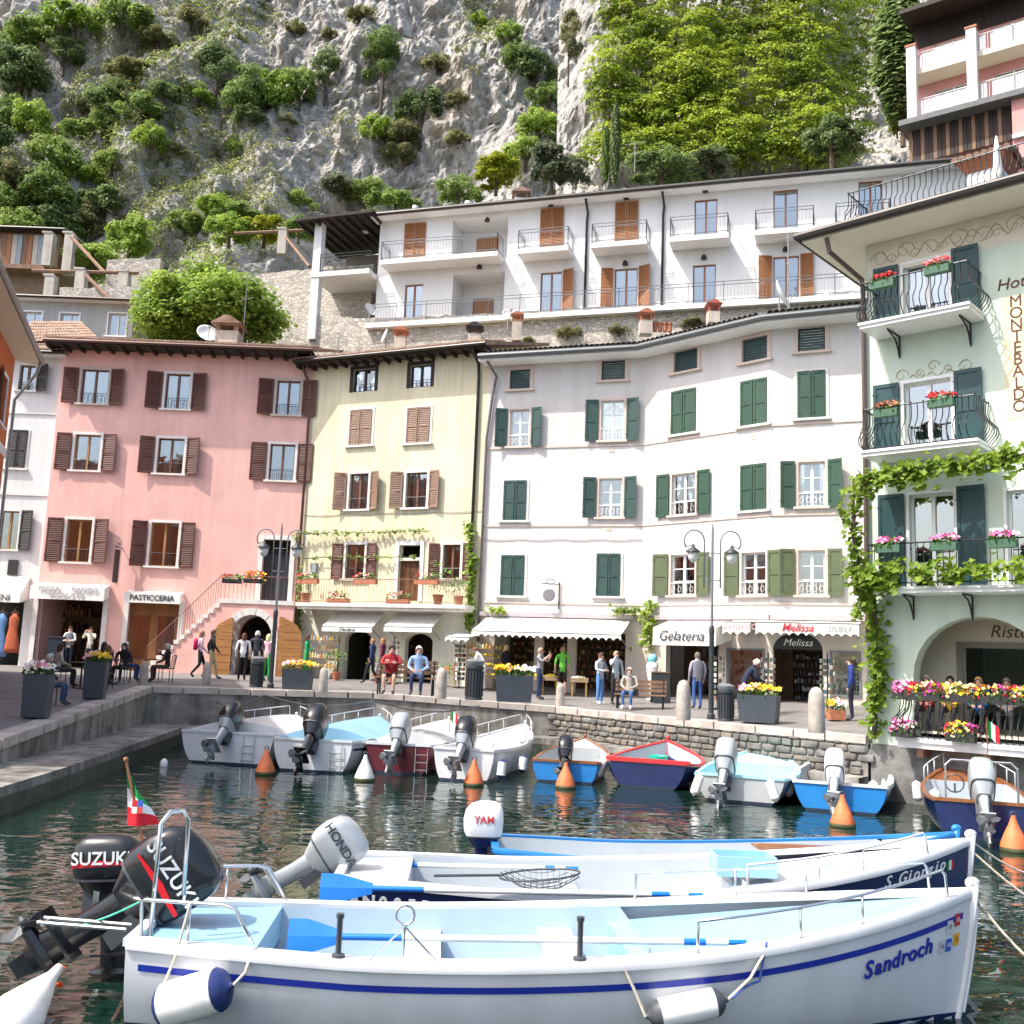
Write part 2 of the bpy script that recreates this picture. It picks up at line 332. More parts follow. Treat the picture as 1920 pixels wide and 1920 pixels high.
# ---------------------------------------------------------------- cliff and hillside
def rockmat():
    m = bpy.data.materials.new('limestone'); m.use_nodes = True; n, l = m.node_tree.nodes, m.node_tree.links; b = n['Principled BSDF']; b.inputs['Roughness'].default_value = .9
    g = n.new('ShaderNodeNewGeometry')
    def noi(sc_, st=(1, 1, 1), det=9, ro=.62, rot=(0, 0, 0), dist=0):
        mp = n.new('ShaderNodeMapping'); mp.inputs['Scale'].default_value = st; mp.inputs['Rotation'].default_value = rot; l.new(g.outputs['Position'], mp.inputs[0])
        t = n.new('ShaderNodeTexNoise'); t.inputs['Scale'].default_value = sc_; t.inputs['Detail'].default_value = det; t.inputs['Roughness'].default_value = ro; t.inputs['Distortion'].default_value = dist; l.new(mp.outputs[0], t.inputs[0]); return t.outputs[0]
    def ramp_(src, *st):
        r_ = n.new('ShaderNodeValToRGB'); e = r_.color_ramp.elements
        while len(e) < len(st): e.new(.5)
        for k, (p, c) in enumerate(st): e[k].position = p; e[k].color = (*c, 1)
        l.new(src, r_.inputs[0]); return r_.outputs[0]
    def mix(fac, a, c, bl='MIX'):
        x = n.new('ShaderNodeMixRGB'); x.blend_type = bl
        if isinstance(fac, float): x.inputs[0].default_value = fac
        else: l.new(fac, x.inputs[0])
        for i, q in ((1, a), (2, c)):
            if isinstance(q, tuple): x.inputs[i].default_value = (*q, 1)
            else: l.new(q, x.inputs[i])
        return x.outputs[0]
    base = ramp_(noi(.5, (1, 1, .6), rot=(.2, .5, 0)), (.22, (.36, .35, .335)), (.45, (.53, .51, .485)), (.6, (.62, .6, .57)), (.76, (.74, .71, .67)))
    warm = ramp_(noi(.11, (1, 1, .5)), (.52, (0, 0, 0)), (.66, (1, 1, 1)))
    base = mix(warm, base, mix(.5, base, (.62, .5, .38)))
    fis = ramp_(noi(1.9, (1, 1, .55), 12, .78, (.3, .7, 0), 1.2), (.36, (.48, .47, .46)), (.5, (1, 1, 1)))
    base = mix(1.0, base, fis, 'MULTIPLY')
    sx = n.new('ShaderNodeSeparateXYZ'); l.new(g.outputs['Normal'], sx.inputs[0])
    ad = n.new('ShaderNodeMath'); ad.operation = 'MULTIPLY_ADD'; ad.inputs[1].default_value = .5; l.new(noi(.7), ad.inputs[0]); l.new(sx.outputs['Z'], ad.inputs[2])
    gf = ramp_(ad.outputs[0], (.8, (0, 0, 0)), (.98, (1, 1, 1)))
    base = mix(gf, base, ramp_(noi(2.2), (.35, (.075, .08, .03)), (.7, (.2, .17, .08))))
    l.new(base, b.inputs['Base Color'])
    bp = n.new('ShaderNodeBump'); bp.inputs['Distance'].default_value = .38; l.new(noi(2.6, (1, 1, .7), 12, .75, (.2, .6, 0), 1.0), bp.inputs['Height']); l.new(bp.outputs[0], b.inputs['Normal']); return m
ROCK = rockmat()
def clY(x, z):           # depth of the rock face at lateral x, height z
    y = 66 + .5 * max(0, z - 14) - .05 * (x + 5)
    if x > 14: y += (x - 14) * .25
    q = V((x * .045, z * .03, 3.1)); y += (mn.ridged_multi_fractal(q, .9, 2.1, 5, 1.0, 2.0) - 1.2) * -4.8
    q2 = V((x * .16 + 7, z * .13, 1.7)); y += mn.hetero_terrain(q2, .8, 2.1, 6, .6) * 1.2
    q3 = V((x * .5, z * .4, 9)); y += (1 - abs(mn.noise(q3)) * 2) * .6
    q4 = V((x * .95 + z * .35, z * .7 - x * .2, 4)); y -= abs(mn.noise(q4)) * 1.1; q5 = V((x * 2.1, z * 1.5 + x * .8, 2)); y -= abs(mn.noise(q5)) * .45
    return y
b = MB(); NX, NZ = 520, 340; rings = []
for j in range(NZ + 1):
    z = 8 + 92 * (j / NZ); row = []
    for i in range(NX + 1):
        x = -62 + 124 * i / NX; row.append((x + mn.noise(V((x * .3, z * .3, 5))) * .5, clY(x, z), z + mn.noise(V((x * .35, z * .35, 15))) * .7))
    rings.append(row)
b.loft(rings, cap=False, closed=False); cliff = struct(b.build('cliff', ROCK))
# gentle hillside of soil behind the houses, up to the cliff foot
SOIL = mk('hill_soil', (.13, .115, .07), .9, var=.4, scale=.8, bump=.1, bscale=2, col2=(.12, .15, .05))
b = MB(); rings = []
for j in range(30):
    row = []
    for i in range(101):
        x = -60 + 120 * i / 100; k = max(0, min(1, (x + 10) / 2.5)); y0 = 51.5 * (1 - k) + (60.5 - .29 * (x + 7.6)) * k; y = y0 + j * .9
        z = (15.5 * (1 - k) + 22.5 * k) + j * .9 * (.55 * (1 - k) + .35 * k) + mn.noise(V((x * .2, y * .2, 0))) * .8; row.append((x, y, 3 if j == 0 else z))
    rings.append(row)
b.loft(rings, cap=False, closed=False); struct(b.build('hillside', SOIL, smooth=True))
# ---------------------------------------------------------------- building kit
WOODB = mk('shutter_brown', (.105, .038, .026), .55, var=.25, scale=3, stretch=(1, 1, .2))
WOODT = mk('shutter_taupe', (.26, .165, .115), .6, var=.2, scale=3, stretch=(1, 1, .2))
WOODO = mk('shutter_orange', (.33, .135, .045), .5, var=.2, scale=4, stretch=(1, 1, .15))
GREEN = mk('shutter_green', (.028, .072, .046), .5, var=.2, scale=2.5, stretch=(1, 1, .3))
GREEN2 = mk('shutter_slate_green', (.03, .068, .06), .5, var=.15, scale=2.5)
OLIVE = mk('shutter_olive', (.1, .125, .065), .55, var=.15, scale=2.5)
TEAL = mk('shutter_teal', (.016, .055, .06), .45, var=.2, scale=2.5)
DARKS = mk('shutter_black', (.03, .027, .027), .6, var=.2, scale=3)
SURR = mk('stone_surround', (.5, .46, .4), .8, var=.2, scale=3, bump=.004, bscale=20)
SURRW = mk('stone_surround_white', (.72, .7, .66), .8, var=.12, scale=3)
SURRP = mk('stone_surround_pinkish', (.62, .5, .44), .8, var=.1, scale=3)
WHITEF = mk('window_paint_white', (.78, .78, .77), .45, var=.06, scale=5)
FRAMEB = mk('window_frame_brown', (.16, .08, .05), .5, var=.2, scale=5)
FRAMEY = mk('window_frame_honey', (.36, .2, .08), .5, var=.2, scale=5)
CURT = mk('curtain', (.7, .72, .74), .9, var=.08, scale=6)
DARKROOM = mk('room_dark', (.03, .027, .025), .9, var=0)
GUT = mk('gutter_brown', (.035, .03, .028), .4, var=.15, scale=4, metal=.3)
GUTL = mk('gutter_grey', (.3, .3, .29), .45, var=.1, scale=4, metal=.3)
IRON = mk('wrought_iron', (.02, .022, .025), .38, var=.2, scale=9, metal=.4)
IRONG = mk('railing_grey', (.13, .15, .17), .5, var=.1, scale=9)
TILE = mk('roof_tile', (.3, .15, .1), .85, var=.45, scale=3.2, col2=(.42, .3, .22), bump=.01)
TILED = mk('roof_edge_grey', (.12, .125, .125), .6, var=.2, scale=3)
TERRA = mk('terracotta', (.42, .16, .085), .75, var=.2, scale=6)
CANV = mk('awning_canvas', (.76, .75, .71), .8, var=.06, scale=3)
DARKWOOD = mk('dark_timber', (.03, .02, .016), .7, var=.4, scale=5, stretch=(1, 1, .2))
TIMBER = mk('old_timber', (.22, .13, .08), .75, var=.35, scale=5, stretch=(1, 1, .15))
def shutter(F, par, u0, u1, v0, v1, d0, d1, mat, slats=True, name='shutter', half=False):
    b = MB(); t = .045; fw = .055 if slats else .07
    def bx(a0, a1, c0, c1, k0, k1):
        D = lambda a: d0 + (d1 - d0) * (a - u0) / (u1 - u0)
        b.hexa([F.P(a0, c0, D(a0) + k0), F.P(a1, c0, D(a1) + k0), F.P(a1, c0, D(a1) + k1), F.P(a0, c0, D(a0) + k1)][::-1], [F.P(a0, c1, D(a0) + k0), F.P(a1, c1, D(a1) + k0), F.P(a1, c1, D(a1) + k1), F.P(a0, c1, D(a0) + k1)][::-1])
    mid = v0 + (v1 - v0) * .48
    bx(u0, u0 + fw, v0, v1, 0, t); bx(u1 - fw, u1, v0, v1, 0, t)
    for a, c in ((v0, v0 + fw * 1.3), (mid - fw / 2, mid + fw / 2), (v1 - fw * 1.3, v1)): bx(u0 + fw, u1 - fw, a, c, 0, t)
    if slats:
        lo, hi = (v0 + fw * 1.3, v1 - fw * 1.3); n = max(8, int((hi - lo) / .075))
        for k in range(n):
            a = lo + (hi - lo) * k / n; st = (hi - lo) / n
            if half and a > mid: continue
            if abs(a + st / 2 - mid) < fw * .5: continue
            D = lambda q: d0 + (d1 - d0) * (q - u0) / (u1 - u0)
            b.hexa([F.P(u0 + fw, a, D(u0) + .038), F.P(u1 - fw, a, D(u1) + .038), F.P(u1 - fw, a + .012, D(u1) + .04), F.P(u0 + fw, a + .012, D(u0) + .04)], [F.P(u0 + fw, a + st * .95, D(u0) + .004), F.P(u1 - fw, a + st * .95, D(u1) + .004), F.P(u1 - fw, a + st * .95 + .012, D(u1) + .008), F.P(u0 + fw, a + st * .95 + .012, D(u0) + .008)])
        if half: bx(u0 + fw, u1 - fw, mid, v1 - fw, .006, .03)
    else:
        bx(u0 + fw, u1 - fw, v0 + fw, mid - fw / 2, .006, .026); bx(u0 + fw, u1 - fw, mid + fw / 2, v1 - fw, .006, .026)
    # hinges
    for q in (.14, .86): bx(u0 - .02, u0 + .1, v0 + (v1 - v0) * q - .015, v0 + (v1 - v0) * q + .015, t, t + .01)
    return b.build(name, mat, par)
RW = random.Random(11)
def window(F, bld, r, surr=SURR, sw=.11, frame=FRAMEB, cols=2, rows=1, curtain=0, L=None, Rr=None, smat=WOODB, slats=True, closed=None, sill=True, depth=.17, grille=None, tall=False):
    u0, u1, v0, v1 = r; b = MB()
    if surr:
        F.box(b, u0 - sw, u0, v0 - .001, v1 + sw, -.02, .03); F.box(b, u1, u1 + sw, v0 - .001, v1 + sw, -.02, .03); F.box(b, u0, u1, v1, v1 + sw, -.02, .03)
    win = b.build('window', surr or SURRW, bld)
    fb = MB(); f = .055; d0, d1 = -depth, -depth + .06
    F.box(fb, u0, u0 + f, v0, v1, d0, d1); F.box(fb, u1 - f, u1, v0, v1, d0, d1); F.box(fb, u0 + f, u1 - f, v0, v0 + f, d0, d1); F.box(fb, u0 + f, u1 - f, v1 - f, v1, d0, d1)
    cu = [u0 + f + (u1 - u0 - 2 * f) * k / cols for k in range(cols + 1)]; cv = [v0 + f + (v1 - v0 - 2 * f) * k / rows for k in range(rows + 1)]
    for k in range(1, cols): F.box(fb, cu[k] - .045, cu[k] + .045, v0 + f, v1 - f, d0, d1 + .012)
    for k in range(1, rows):
        for c in range(cols): F.box(fb, cu[c] + (.045 if c else 0), cu[c + 1] - (.045 if c < cols - 1 else 0), cv[k] - .018, cv[k] + .018, d0 + .01, d1 - .005)
    fb.build('frame', frame, win)
    for c in range(cols):
        for k in range(rows):
            p = MB(); F.box(p, cu[c] + (.045 if c else 0), cu[c + 1] - (.045 if c < cols - 1 else 0), cv[k] + (.018 if k else 0), cv[k + 1] - (.018 if k < rows - 1 else 0), d0 + .02, d0 + .026); p.build('pane', GLASS, win)
    if curtain:
        for c in range(cols):
            a0, a1 = cu[c], cu[c + 1]; wdt = (a1 - a0)
            if curtain == 2: a1 = a0 + wdt * .62 if c else a1; a0 = a0 if c else a0 + wdt * .3
            p = MB(); n = 18; rg = []
            for k in range(n + 1):
                a = a0 + (a1 - a0) * k / n; dd = d0 - .1 + .03 * math.sin(k * 2.1) ; rg.append([F.P(a, v0, dd), F.P(a, v1, dd + .01)])
            p.loft(rg, cap=False, closed=False); p.build('curtain', CURT, win, smooth=True)
    if sill:
        s = MB(); F.box(s, u0 - sw - .06, u1 + sw + .06, v0 - .075, v0 - .002, -.1, .12); s.build('sill', surr or SURR, win)
    if grille:
        g = MB(); gh = v0 + (v1 - v0) * .3
        g.tube([F.P(u0, gh, .02), F.P(u1, gh, .02)], .012, 5)
        for k in range(1, 6): a = u0 + (u1 - u0) * k / 6; g.tube([F.P(a, v0, .02), F.P(a, gh, .02)], .008, 4)
        for k in range(4):
            c = u0 + (u1 - u0) * (k + .5) / 4; g.tube([F.P(c + .07 * math.cos(t * .7), v0 + (gh - v0) * .5 + .1 * math.sin(t * .7), .025) for t in range(10)], .007, 4)
        g.build('grille', IRON if grille == 1 else WHITEF, win)
    sv0, sv1 = v0 - .03, v1 + .04
    if L: a = RW.uniform(.02, .2); shutter(F, win, L[0], L[1], sv0, sv1, .04 + a, .04, smat, slats)
    if Rr: a = RW.uniform(.02, .2); shutter(F, win, Rr[0], Rr[1], sv0, sv1, .04, .04 + a, smat, slats)
    if closed:
        m = (u0 + u1) / 2; g = .015
        shutter(F, win, u0 + .005, m - g, sv0, sv1, .02, .05 if closed == 2 else .03, smat, slats); shutter(F, win, m + g, u1 - .005, sv0, sv1, .05 if closed == 2 else .03, .02, smat, slats)
    return win
def shell(b, F0, F1, ztop, dep, zb=.5, ceil=True):   # sides, back and ceiling behind a front that runs F0 start .. F1 end
    a, c = F0.P(0, 0), F1.P(F1.L, 0); a2, c2 = a - F0.N * dep, c - F1.N * dep
    for p, q in ((a2, a), (a2, c2), (c, c2)): b.add([(p.x, p.y, zb), (q.x, q.y, zb), (q.x, q.y, ztop), (p.x, p.y, ztop)], [(0, 1, 2, 3)])
    if ceil: b.add([(a.x, a.y, ztop - .02), (c.x, c.y, ztop - .02), (c2.x, c2.y, ztop - .02), (a2.x, a2.y, ztop - .02)], [(0, 1, 2, 3)])
def eave(F, bld, u0, u1, z, over, mat, soff, depth=6, pitch=.3, th=.14, tiles=True, gut=GUT, rafters=0):
    b = MB(); F.box(b, u0, u1, z, z + .05, -.3, over - .02); b.build('soffit', soff, bld)
    rf = MB(); F_ = F
    rf.hexa([F.P(u0, z + .052, over), F.P(u1, z + .052, over), F.P(u1, z + .052 + pitch * (depth + over), -depth), F.P(u0, z + .052 + pitch * (depth + over), -depth)], [F.P(u0, z + .052 + th, over), F.P(u1, z + .052 + th, over), F.P(u1, z + .052 + th + pitch * (depth + over), -depth), F.P(u0, z + .052 + th + pitch * (depth + over), -depth)])
    roof = rf.build('roof', mat, bld)
    if tiles:
        t = MB(); n = int((u1 - u0) / .19); rr = random.Random(4)
        for k in range(n):
            u = u0 + (k + .5) * (u1 - u0) / n
            for j in range(5):
                j0 = rr.uniform(-.02, .02); a = over + .06 - j * .4 + j0; zz = z + .052 + th + pitch * (over - a) + .02 - j * .0
                c0, c1 = F.P(u, zz, a), F.P(u, zz + pitch * .46 - .02, a - .46)
                ring = lambda c, r: [c + F.U * (r * math.cos(q)) + ZUP * (r * math.sin(q) * .9) for q in [math.pi * i / 4 for i in range(5)]]
                t.loft([ring(c0, .1 + rr.uniform(-.006, .006)), ring(c1, .08)], cap=False, closed=False); r0 = ring(c0, .1); t.add(r0, [tuple(range(5))])
        t.build('roof_tiles', TILE, roof, kind='stuff')
    if rafters:
        n = int((u1 - u0) / rafters)
        for k in range(n + 1):
            r_ = MB(); u = u0 + .1 + k * (u1 - u0 - .2) / n; F.box(r_, u - .05, u + .05, z - .14, z - .002, -.02, over - .08); r_.build('rafter', DARKWOOD if soff != TIMBER else TIMBER, roof)
    if gut:
        g = MB(); n = 20; g.tube([F.P(u0 + (u1 - u0) * k / n, z + .09 - .0 * k, over + .07) for k in range(n + 1)], .075, 8); g.build('gutter', gut, roof)
    return roof
def pipe(F, bld, pts, r=.05, mat=GUT, name='downpipe'):
    b = MB(); b.tube([F.P(*p) for p in pts], r, 8); o = b.build(name, mat, bld, smooth=True); return o
def awning(F, bld, xs, vtop, vbot, proj, txt=None, tsize=.3, scal=0, val=.22, mat=CANV, tmat=None, shear=0, name='awning', xsc=1, sideclosed=False):
    u0, u1 = xs; b = MB(); n = max(6, int((u1 - u0) / .13)); top = []; bot = []; va = []
    for k in range(n * 2 + 1):
        u = u0 + (u1 - u0) * k / (2 * n); sag = -.02 * math.sin(math.pi * k / n / 2 * 7) ** 2 if proj > .3 else 0
        top.append(F.P(u, vtop, .03)); bot.append(F.P(u, vbot, proj)); va.append(F.P(u, vbot - val + (scal * abs(math.sin(math.pi * k / 2 * .5)) if scal else 0), proj + .015))
    mid = [t.lerp(q, .5) + ZUP * (-.03 if proj > .3 else 0) for t, q in zip(top, bot)]
    b.loft([top, mid, bot, va], cap=False, closed=False)
    b.add([top[0], bot[0], va[0], F.P(u0, vbot - val * .6, .05)], [(0, 1, 2, 3)]) if sideclosed else None
    b.add([top[-1], bot[-1], va[-1], F.P(u1, vbot - val * .6, .05)], [(3, 2, 1, 0)]) if sideclosed else None
    aw = b.build(name, mat, bld)
    if proj > .3 and not sideclosed:
        a = MB()
        for u in (u0 + .08, u1 - .08): a.tube([F.P(u, vbot - .45, .05), F.P(u, vbot - .02, proj - .03)], .018, 6)
        a.tube([F.P(u0, vbot - .01, proj), F.P(u1, vbot - .01, proj)], .02, 6); a.build('arm', GUTL, aw)
    return aw
def cyl(bld, name, base, r, h, mat, n=12):
    b = MB(); b.lathe([(r, 0), (r, h), (r * .7, h + .001)], base, n); return b.build(name, mat, bld, smooth=40)
# ---------------------------------------------------------------- pink house
PINK = mk('plaster_pink', (.78, .46, .405), .9, var=.11, scale=.7, bump=.004, bscale=12, streak=.09)
g = lambda x, y, Y: (lambda p: (p.x, p.y))(at(x, y, Y))
FP = Fac(g(57, 1240, 42), g(551, 1240, 42)); ZP = 15.35
ph = thing('pink_house', 'tall pink plaster house with brown louvred shutters and outside stair', 'house', (-14, 42, 1.8))
rows_p = [((152, 202, 693, 757), (123, 149), (200, 226), 1, FRAMEB, SURR), ((310, 355, 701, 767), (281, 308), (354, 379), 1, FRAMEB, SURRW), ((518, 562, 714, 778), (488, 515), (563, 586), 1, FRAMEB, SURR),
          ((139, 187, 815, 882), (108, 135), (187, 212), 1, FRAMEY, SURRW), ((295, 344, 822, 888), (268, 294), (345, 370), 2, FRAMEB, SURRW), ((505, 552, 833, 901), (476, 505), (555, 577), 1, FRAMEB, SURRW),
          ((123, 170, 974, 1054), (90, 119), (170, 196), 0, FRAMEY, SURRW), ((281, 333, 980, 1062), (252, 278), (331, 357), 0, FRAMEY, SURRW)]
holes = []; specs = []
for o, l_, r_, cu, fr, su in rows_p:
    q = FP.rect(*o); cy = (o[2] + o[3]) / 2; U = lambda x: FP.uv(x, cy)[0]
    holes.append(q); w_ = (U(l_[1]) - U(l_[0])); specs.append((q, (q[0] - .13 - w_, q[0] - .13), (q[1] + .13, q[1] + .13 + w_), cu, fr, su))
hp = FP.rect(68, 190, 1122, 1232); hpa = FP.rect(238, 333, 1129, 1240); hd = FP.rect(491, 542, 1012, 1128); har = FP.rect(445, 520, 1155, 1272)
hp = (hp[0], hp[1], 1.5, hp[3]); hpa = (hpa[0], hpa[1], 1.5, hpa[3]); har = (har[0], har[1], 1.5, har[3])
b = MB(); FP.wall(b, 0, FP.L, .5, ZP, holes + [hp, hpa, hd, har], .3); shell(b, FP, FP, ZP, 9); FP.spandrel(b, har[0], har[1], har[3] - .85, har[3], .3); b.build('wall', PINK, ph)
for q, L, Rr, cu, fr, su in specs: window(FP, ph, q, su, frame=fr, curtain=cu, L=L, Rr=Rr, grille=1)
eave(FP, ph, -.4, FP.L + .12, ZP - .02, 1.0, TILE, DARKWOOD, rafters=.62, gut=mk('gutter_copper', (.11, .06, .05), .5, metal=.3))
# arch surround stones
def archstones(F, bld, q, spring, w=.26, mat=SURRW, n=11, d=.06):
    c = (q[0] + q[1]) / 2; rx = (q[1] - q[0]) / 2; rz = q[3] - spring
    for k in range(n):
        a0, a1 = math.pi * k / n + .008, math.pi * (k + 1) / n - .008; b = MB()
        pts = [(c - rx * math.cos(a), spring + rz * math.sin(a)) for a in (a0, (a0 + a1) / 2, a1)] + [(c - (rx + w) * math.cos(a), spring + (rz + w) * math.sin(a)) for a in (a1, (a0 + a1) / 2, a0)]
        b.prism(pts, F.P(0, 0, -.05), F.U, ZUP, F.N, d + .05 + (.012 if k % 2 else 0)); b.build('arch_stone', mat, bld)
    for s0 in (q[0] - w, q[1]):
        z = q[2] if q[2] > 1.7 else 1.7
        while z < spring - .05: h = min(.5, spring - z); b = MB(); F.box(b, s0, s0 + w, z + .005, z + h - .005, -.05, d); b.build('arch_stone', mat, bld); z += h
archstones(FP, ph, har, har[3] - .85)
# jambs and door surround
for q in (hp, hpa, hd):
    b = MB()
    for s0 in (q[0] - .2, q[1]): FP.box(b, s0, s0 + .2, q[2], q[3] + .0, -.05, .05)
    FP.box(b, q[0] - .2, q[1] + .2, q[3], q[3] + .18, -.05, .05)
    b.build('door_surround', SURRW, ph)
b = MB(); FP.box(b, FP.uv(300, 1250)[0], har[0] - .3, 1.4, FP.uv(330, 1228)[1], 0, .05); b.build('plinth', mk('plinth_grey', (.42, .42, .41), .9, var=.2, scale=2, streak=.2), ph)
# upper door with transom grille
b = MB(); FP.box(b, hd[0], hd[1], hd[2], hd[3] - .55, -.25, -.2); dd = b.build('door', mk('door_dark', (.035, .04, .045), .3, var=.1), ph)
b = MB(); FP.box(b, hd[0], hd[1], hd[3] - .55, hd[3] - .45, -.25, -.12)
for k in range(7): u = hd[0] + (hd[1] - hd[0]) * k / 6; b.tube([FP.P(u, hd[3] - .45, -.15), FP.P(u, hd[3], -.15)], .012, 5)
for k in range(3): b.tube([FP.P(hd[0], hd[3] - .36 + k * .14, -.15), FP.P(hd[1], hd[3] - .36 + k * .14, -.15)], .01, 5)
b.build('transom_grille', IRON, dd)
# shop doors of the pastry shop
b = MB(); m = (hpa[0] + hpa[1]) / 2
for a, c in ((hpa[0], m), (m, hpa[1])):
    for s0, s1, z0, z1 in ((a, a + .16, 1.6, hpa[3]), (c - .16, c, 1.6, hpa[3]), (a + .16, c - .16, hpa[3] - .55, hpa[3]), (a + .16, c - .16, 1.6, 2.35)): FP.box(b, s0, s1, z0, z1, -.2, -.13)
dw = b.build('shop_door', mk('door_wood', (.2, .085, .03), .45, var=.3, scale=4, stretch=(1, 1, .2)), ph)
for a, c in ((hpa[0], m), (m, hpa[1])): b = MB(); FP.box(b, a + .16, c - .16, 2.35, hpa[3] - .55, -.17, -.16); b.build('pane', GLASS, dw)
# arched wooden doors folded open either side of the arch
WOODD = mk('arch_door_wood', (.36, .17, .055), .55, var=.25, scale=3, stretch=(.3, .3, 2))
for (x0, x1, s) in ((397, 434, -1), (521, 566, 1)):
    q = FP.rect(x0, x1, 1157, 1272, 1.26); ww = q[1] - q[0]; z0 = 1.72; d0 = 1.26; par = MB(); par.tube([FP.P(q[1] if s < 0 else q[0], z0 + .3, d0 - .05), FP.P(q[1] if s < 0 else q[0], z0 + 1.5, d0 - .05)], .02, 6); leaf = par.build('door_leaf', IRON, ph)
    n = 8; H = q[3] - z0
    for k in range(n):
        a, c = z0 + H * k / n + .008, z0 + H * (k + 1) / n - .008
        def wid(z): t = max(0, (z - (z0 + H * .62)) / (H * .38)); return ww * math.sqrt(max(.0, 1 - t * t)) if t < 1 else 0
        wa, wc = max(.03, wid(a)), max(.03, wid(c)); e = q[1] if s < 0 else q[0]; sg = -1 if s < 0 else 1
        po = [(e, a), (e + sg * wa, a), (e + sg * (wa + wc) / 2, (a + c) / 2), (e + sg * wc, c), (e, c)]; p = MB(); p.prism(po if sg > 0 else po[::-1], FP.P(0, 0, d0), FP.U, ZUP, FP.N, .05); p.build('plank', WOODD, leaf)
# landing and stair
ul0, ul1 = FP.uv(428, 1128)[0], FP.L + .1; zl = hd[2] - .02; sd = 1.25; SDL = 1.25; ZLAND = zl; ULAND = ul0
b = MB(); FP.box(b, har[1] + .45, ul1, .9, zl - .16, .0, sd) if False else None
c_ = (har[0] + har[1]) / 2
st = MB(); FP.box(st, ul0, ul1, zl - .17, zl, .0, sd); land = st.build('stair_landing', SURRW, ph)
b = MB(); q = (har[0] - .0, har[1] + .0)
b.add([FP.P(ul0, 1.6, sd - .06)], [])
fr = MB()
for (a, c) in ((ul0, har[0]), (har[1], ul1)): FP.box(fr, a, c, 1.5, zl - .175, sd - .35, sd - .05)
FP.box(fr, har[0], har[1], har[3], zl - .175, sd - .35, sd - .05); 
F2 = Fac((FP.O + FP.N * (sd - .05)).xy, (FP.O + FP.U * FP.L + FP.N * (sd - .05)).xy); F2.spandrel(fr, har[0], har[1], har[3] - .85, har[3], .3)
fr.build('landing_front', PINK, ph); archstones(F2, ph, har, har[3] - .85, d=.04)
n = 13; uS = FP.uv(318, 1200)[0] - .5; zg = 1.85
for k in range(n):
    b = MB(); a = ul0 - (ul0 - uS) * (k + 1) / n; c = ul0 - (ul0 - uS) * k / n; zt = zl - (zl - zg) * (k + 1) / (n + 1); FP.box(b, a, c, zt - .16, zt, .02, sd); b.build('step', SURRW, land)
b = MB(); b.prism([(ul0 - .002, 1.5), (ul0 - .002, zl - .2), (uS, zg - .1), (uS, 1.5)][::-1], FP.P(0, 0, sd - .35), FP.U, ZUP, FP.N, .3); b.build('stair_side', PINK, land)
b = MB(); hr = .95
b.tube([FP.P(uS, zg + hr, sd - .05), FP.P(ul0, zl + hr, sd - .05), FP.P(ul1 - .3, zl + hr, sd - .05)], .018, 6)
for k in range(30):
    u = uS + (ul0 - uS) * k / 29; z = zg + (zl - zg) * k / 29; b.tube([FP.P(u, z + .0, sd - .05), FP.P(u, z + hr, sd - .05)], .009, 4)
for k in range(17): u = ul0 + (ul1 - .3 - ul0) * k / 16; b.tube([FP.P(u, zl, sd - .05), FP.P(u, zl + hr, sd - .05)], .009, 4)
b.build('railing', mk('railing_rust', (.22, .1, .08), .6), land)
# awnings with lettering
LET = flat('3c4048', .7)
LETG = flat('a9abb0', .7)
q = FP.rect(57, 197, 1093, 1126, .5); a = awning(FP, ph, (q[0], q[1]), q[3], q[2] + .55, .55, val=.52, sideclosed=True)
for s, dz, du in (('PIZZA', .16, -.72), ('PANINI', .16, .72), ('INSALATE', -.1, 0)): text(s, .27, FP.P((q[0] + q[1]) / 2 + du, q[2] + .3 + dz, .6), FP.U, ZUP, LETG, a, xs=1.2, bold=.004)
q = FP.rect(233, 339, 1108, 1132, .4); a = awning(FP, ph, (q[0], q[1]), q[3], q[2] + .42, .45, val=.4, sideclosed=True); text('PASTICCERIA', .31, FP.P((q[0] + q[1]) / 2, q[2] + .23, .475), FP.U, ZUP, LET, a, bold=.006)
pipe(FP, ph, [(FP.L - .55, ZP - .05, .55), (FP.L - .3, ZP - .8, .1), (FP.L - .06, ZP - 1.3, .1), (FP.L - .06, 3, .1)], .055, mk('gutter_copper', (.11, .06, .05), .5, metal=.3))
b = MB(); q = FP.rect(209, 224, 1030, 1092, .6); FP.box(b, (q[0] + q[1]) / 2 - .03, (q[0] + q[1]) / 2 + .03, q[2], q[3], .3, .75); hs = b.build('hanging_sign', DARKS, ph); b = MB(); b.tube([FP.P((q[0] + q[1]) / 2, q[3] + .1, 0), FP.P((q[0] + q[1]) / 2, q[3] + .1, .8)], .02, 6); b.tube([FP.P((q[0] + q[1]) / 2 + .08 * math.cos(t), q[3] + .2 + .08 * math.sin(t), .5 + .02 * t) for t in range(8)], .012, 5); b.build('bracket', IRON, hs)
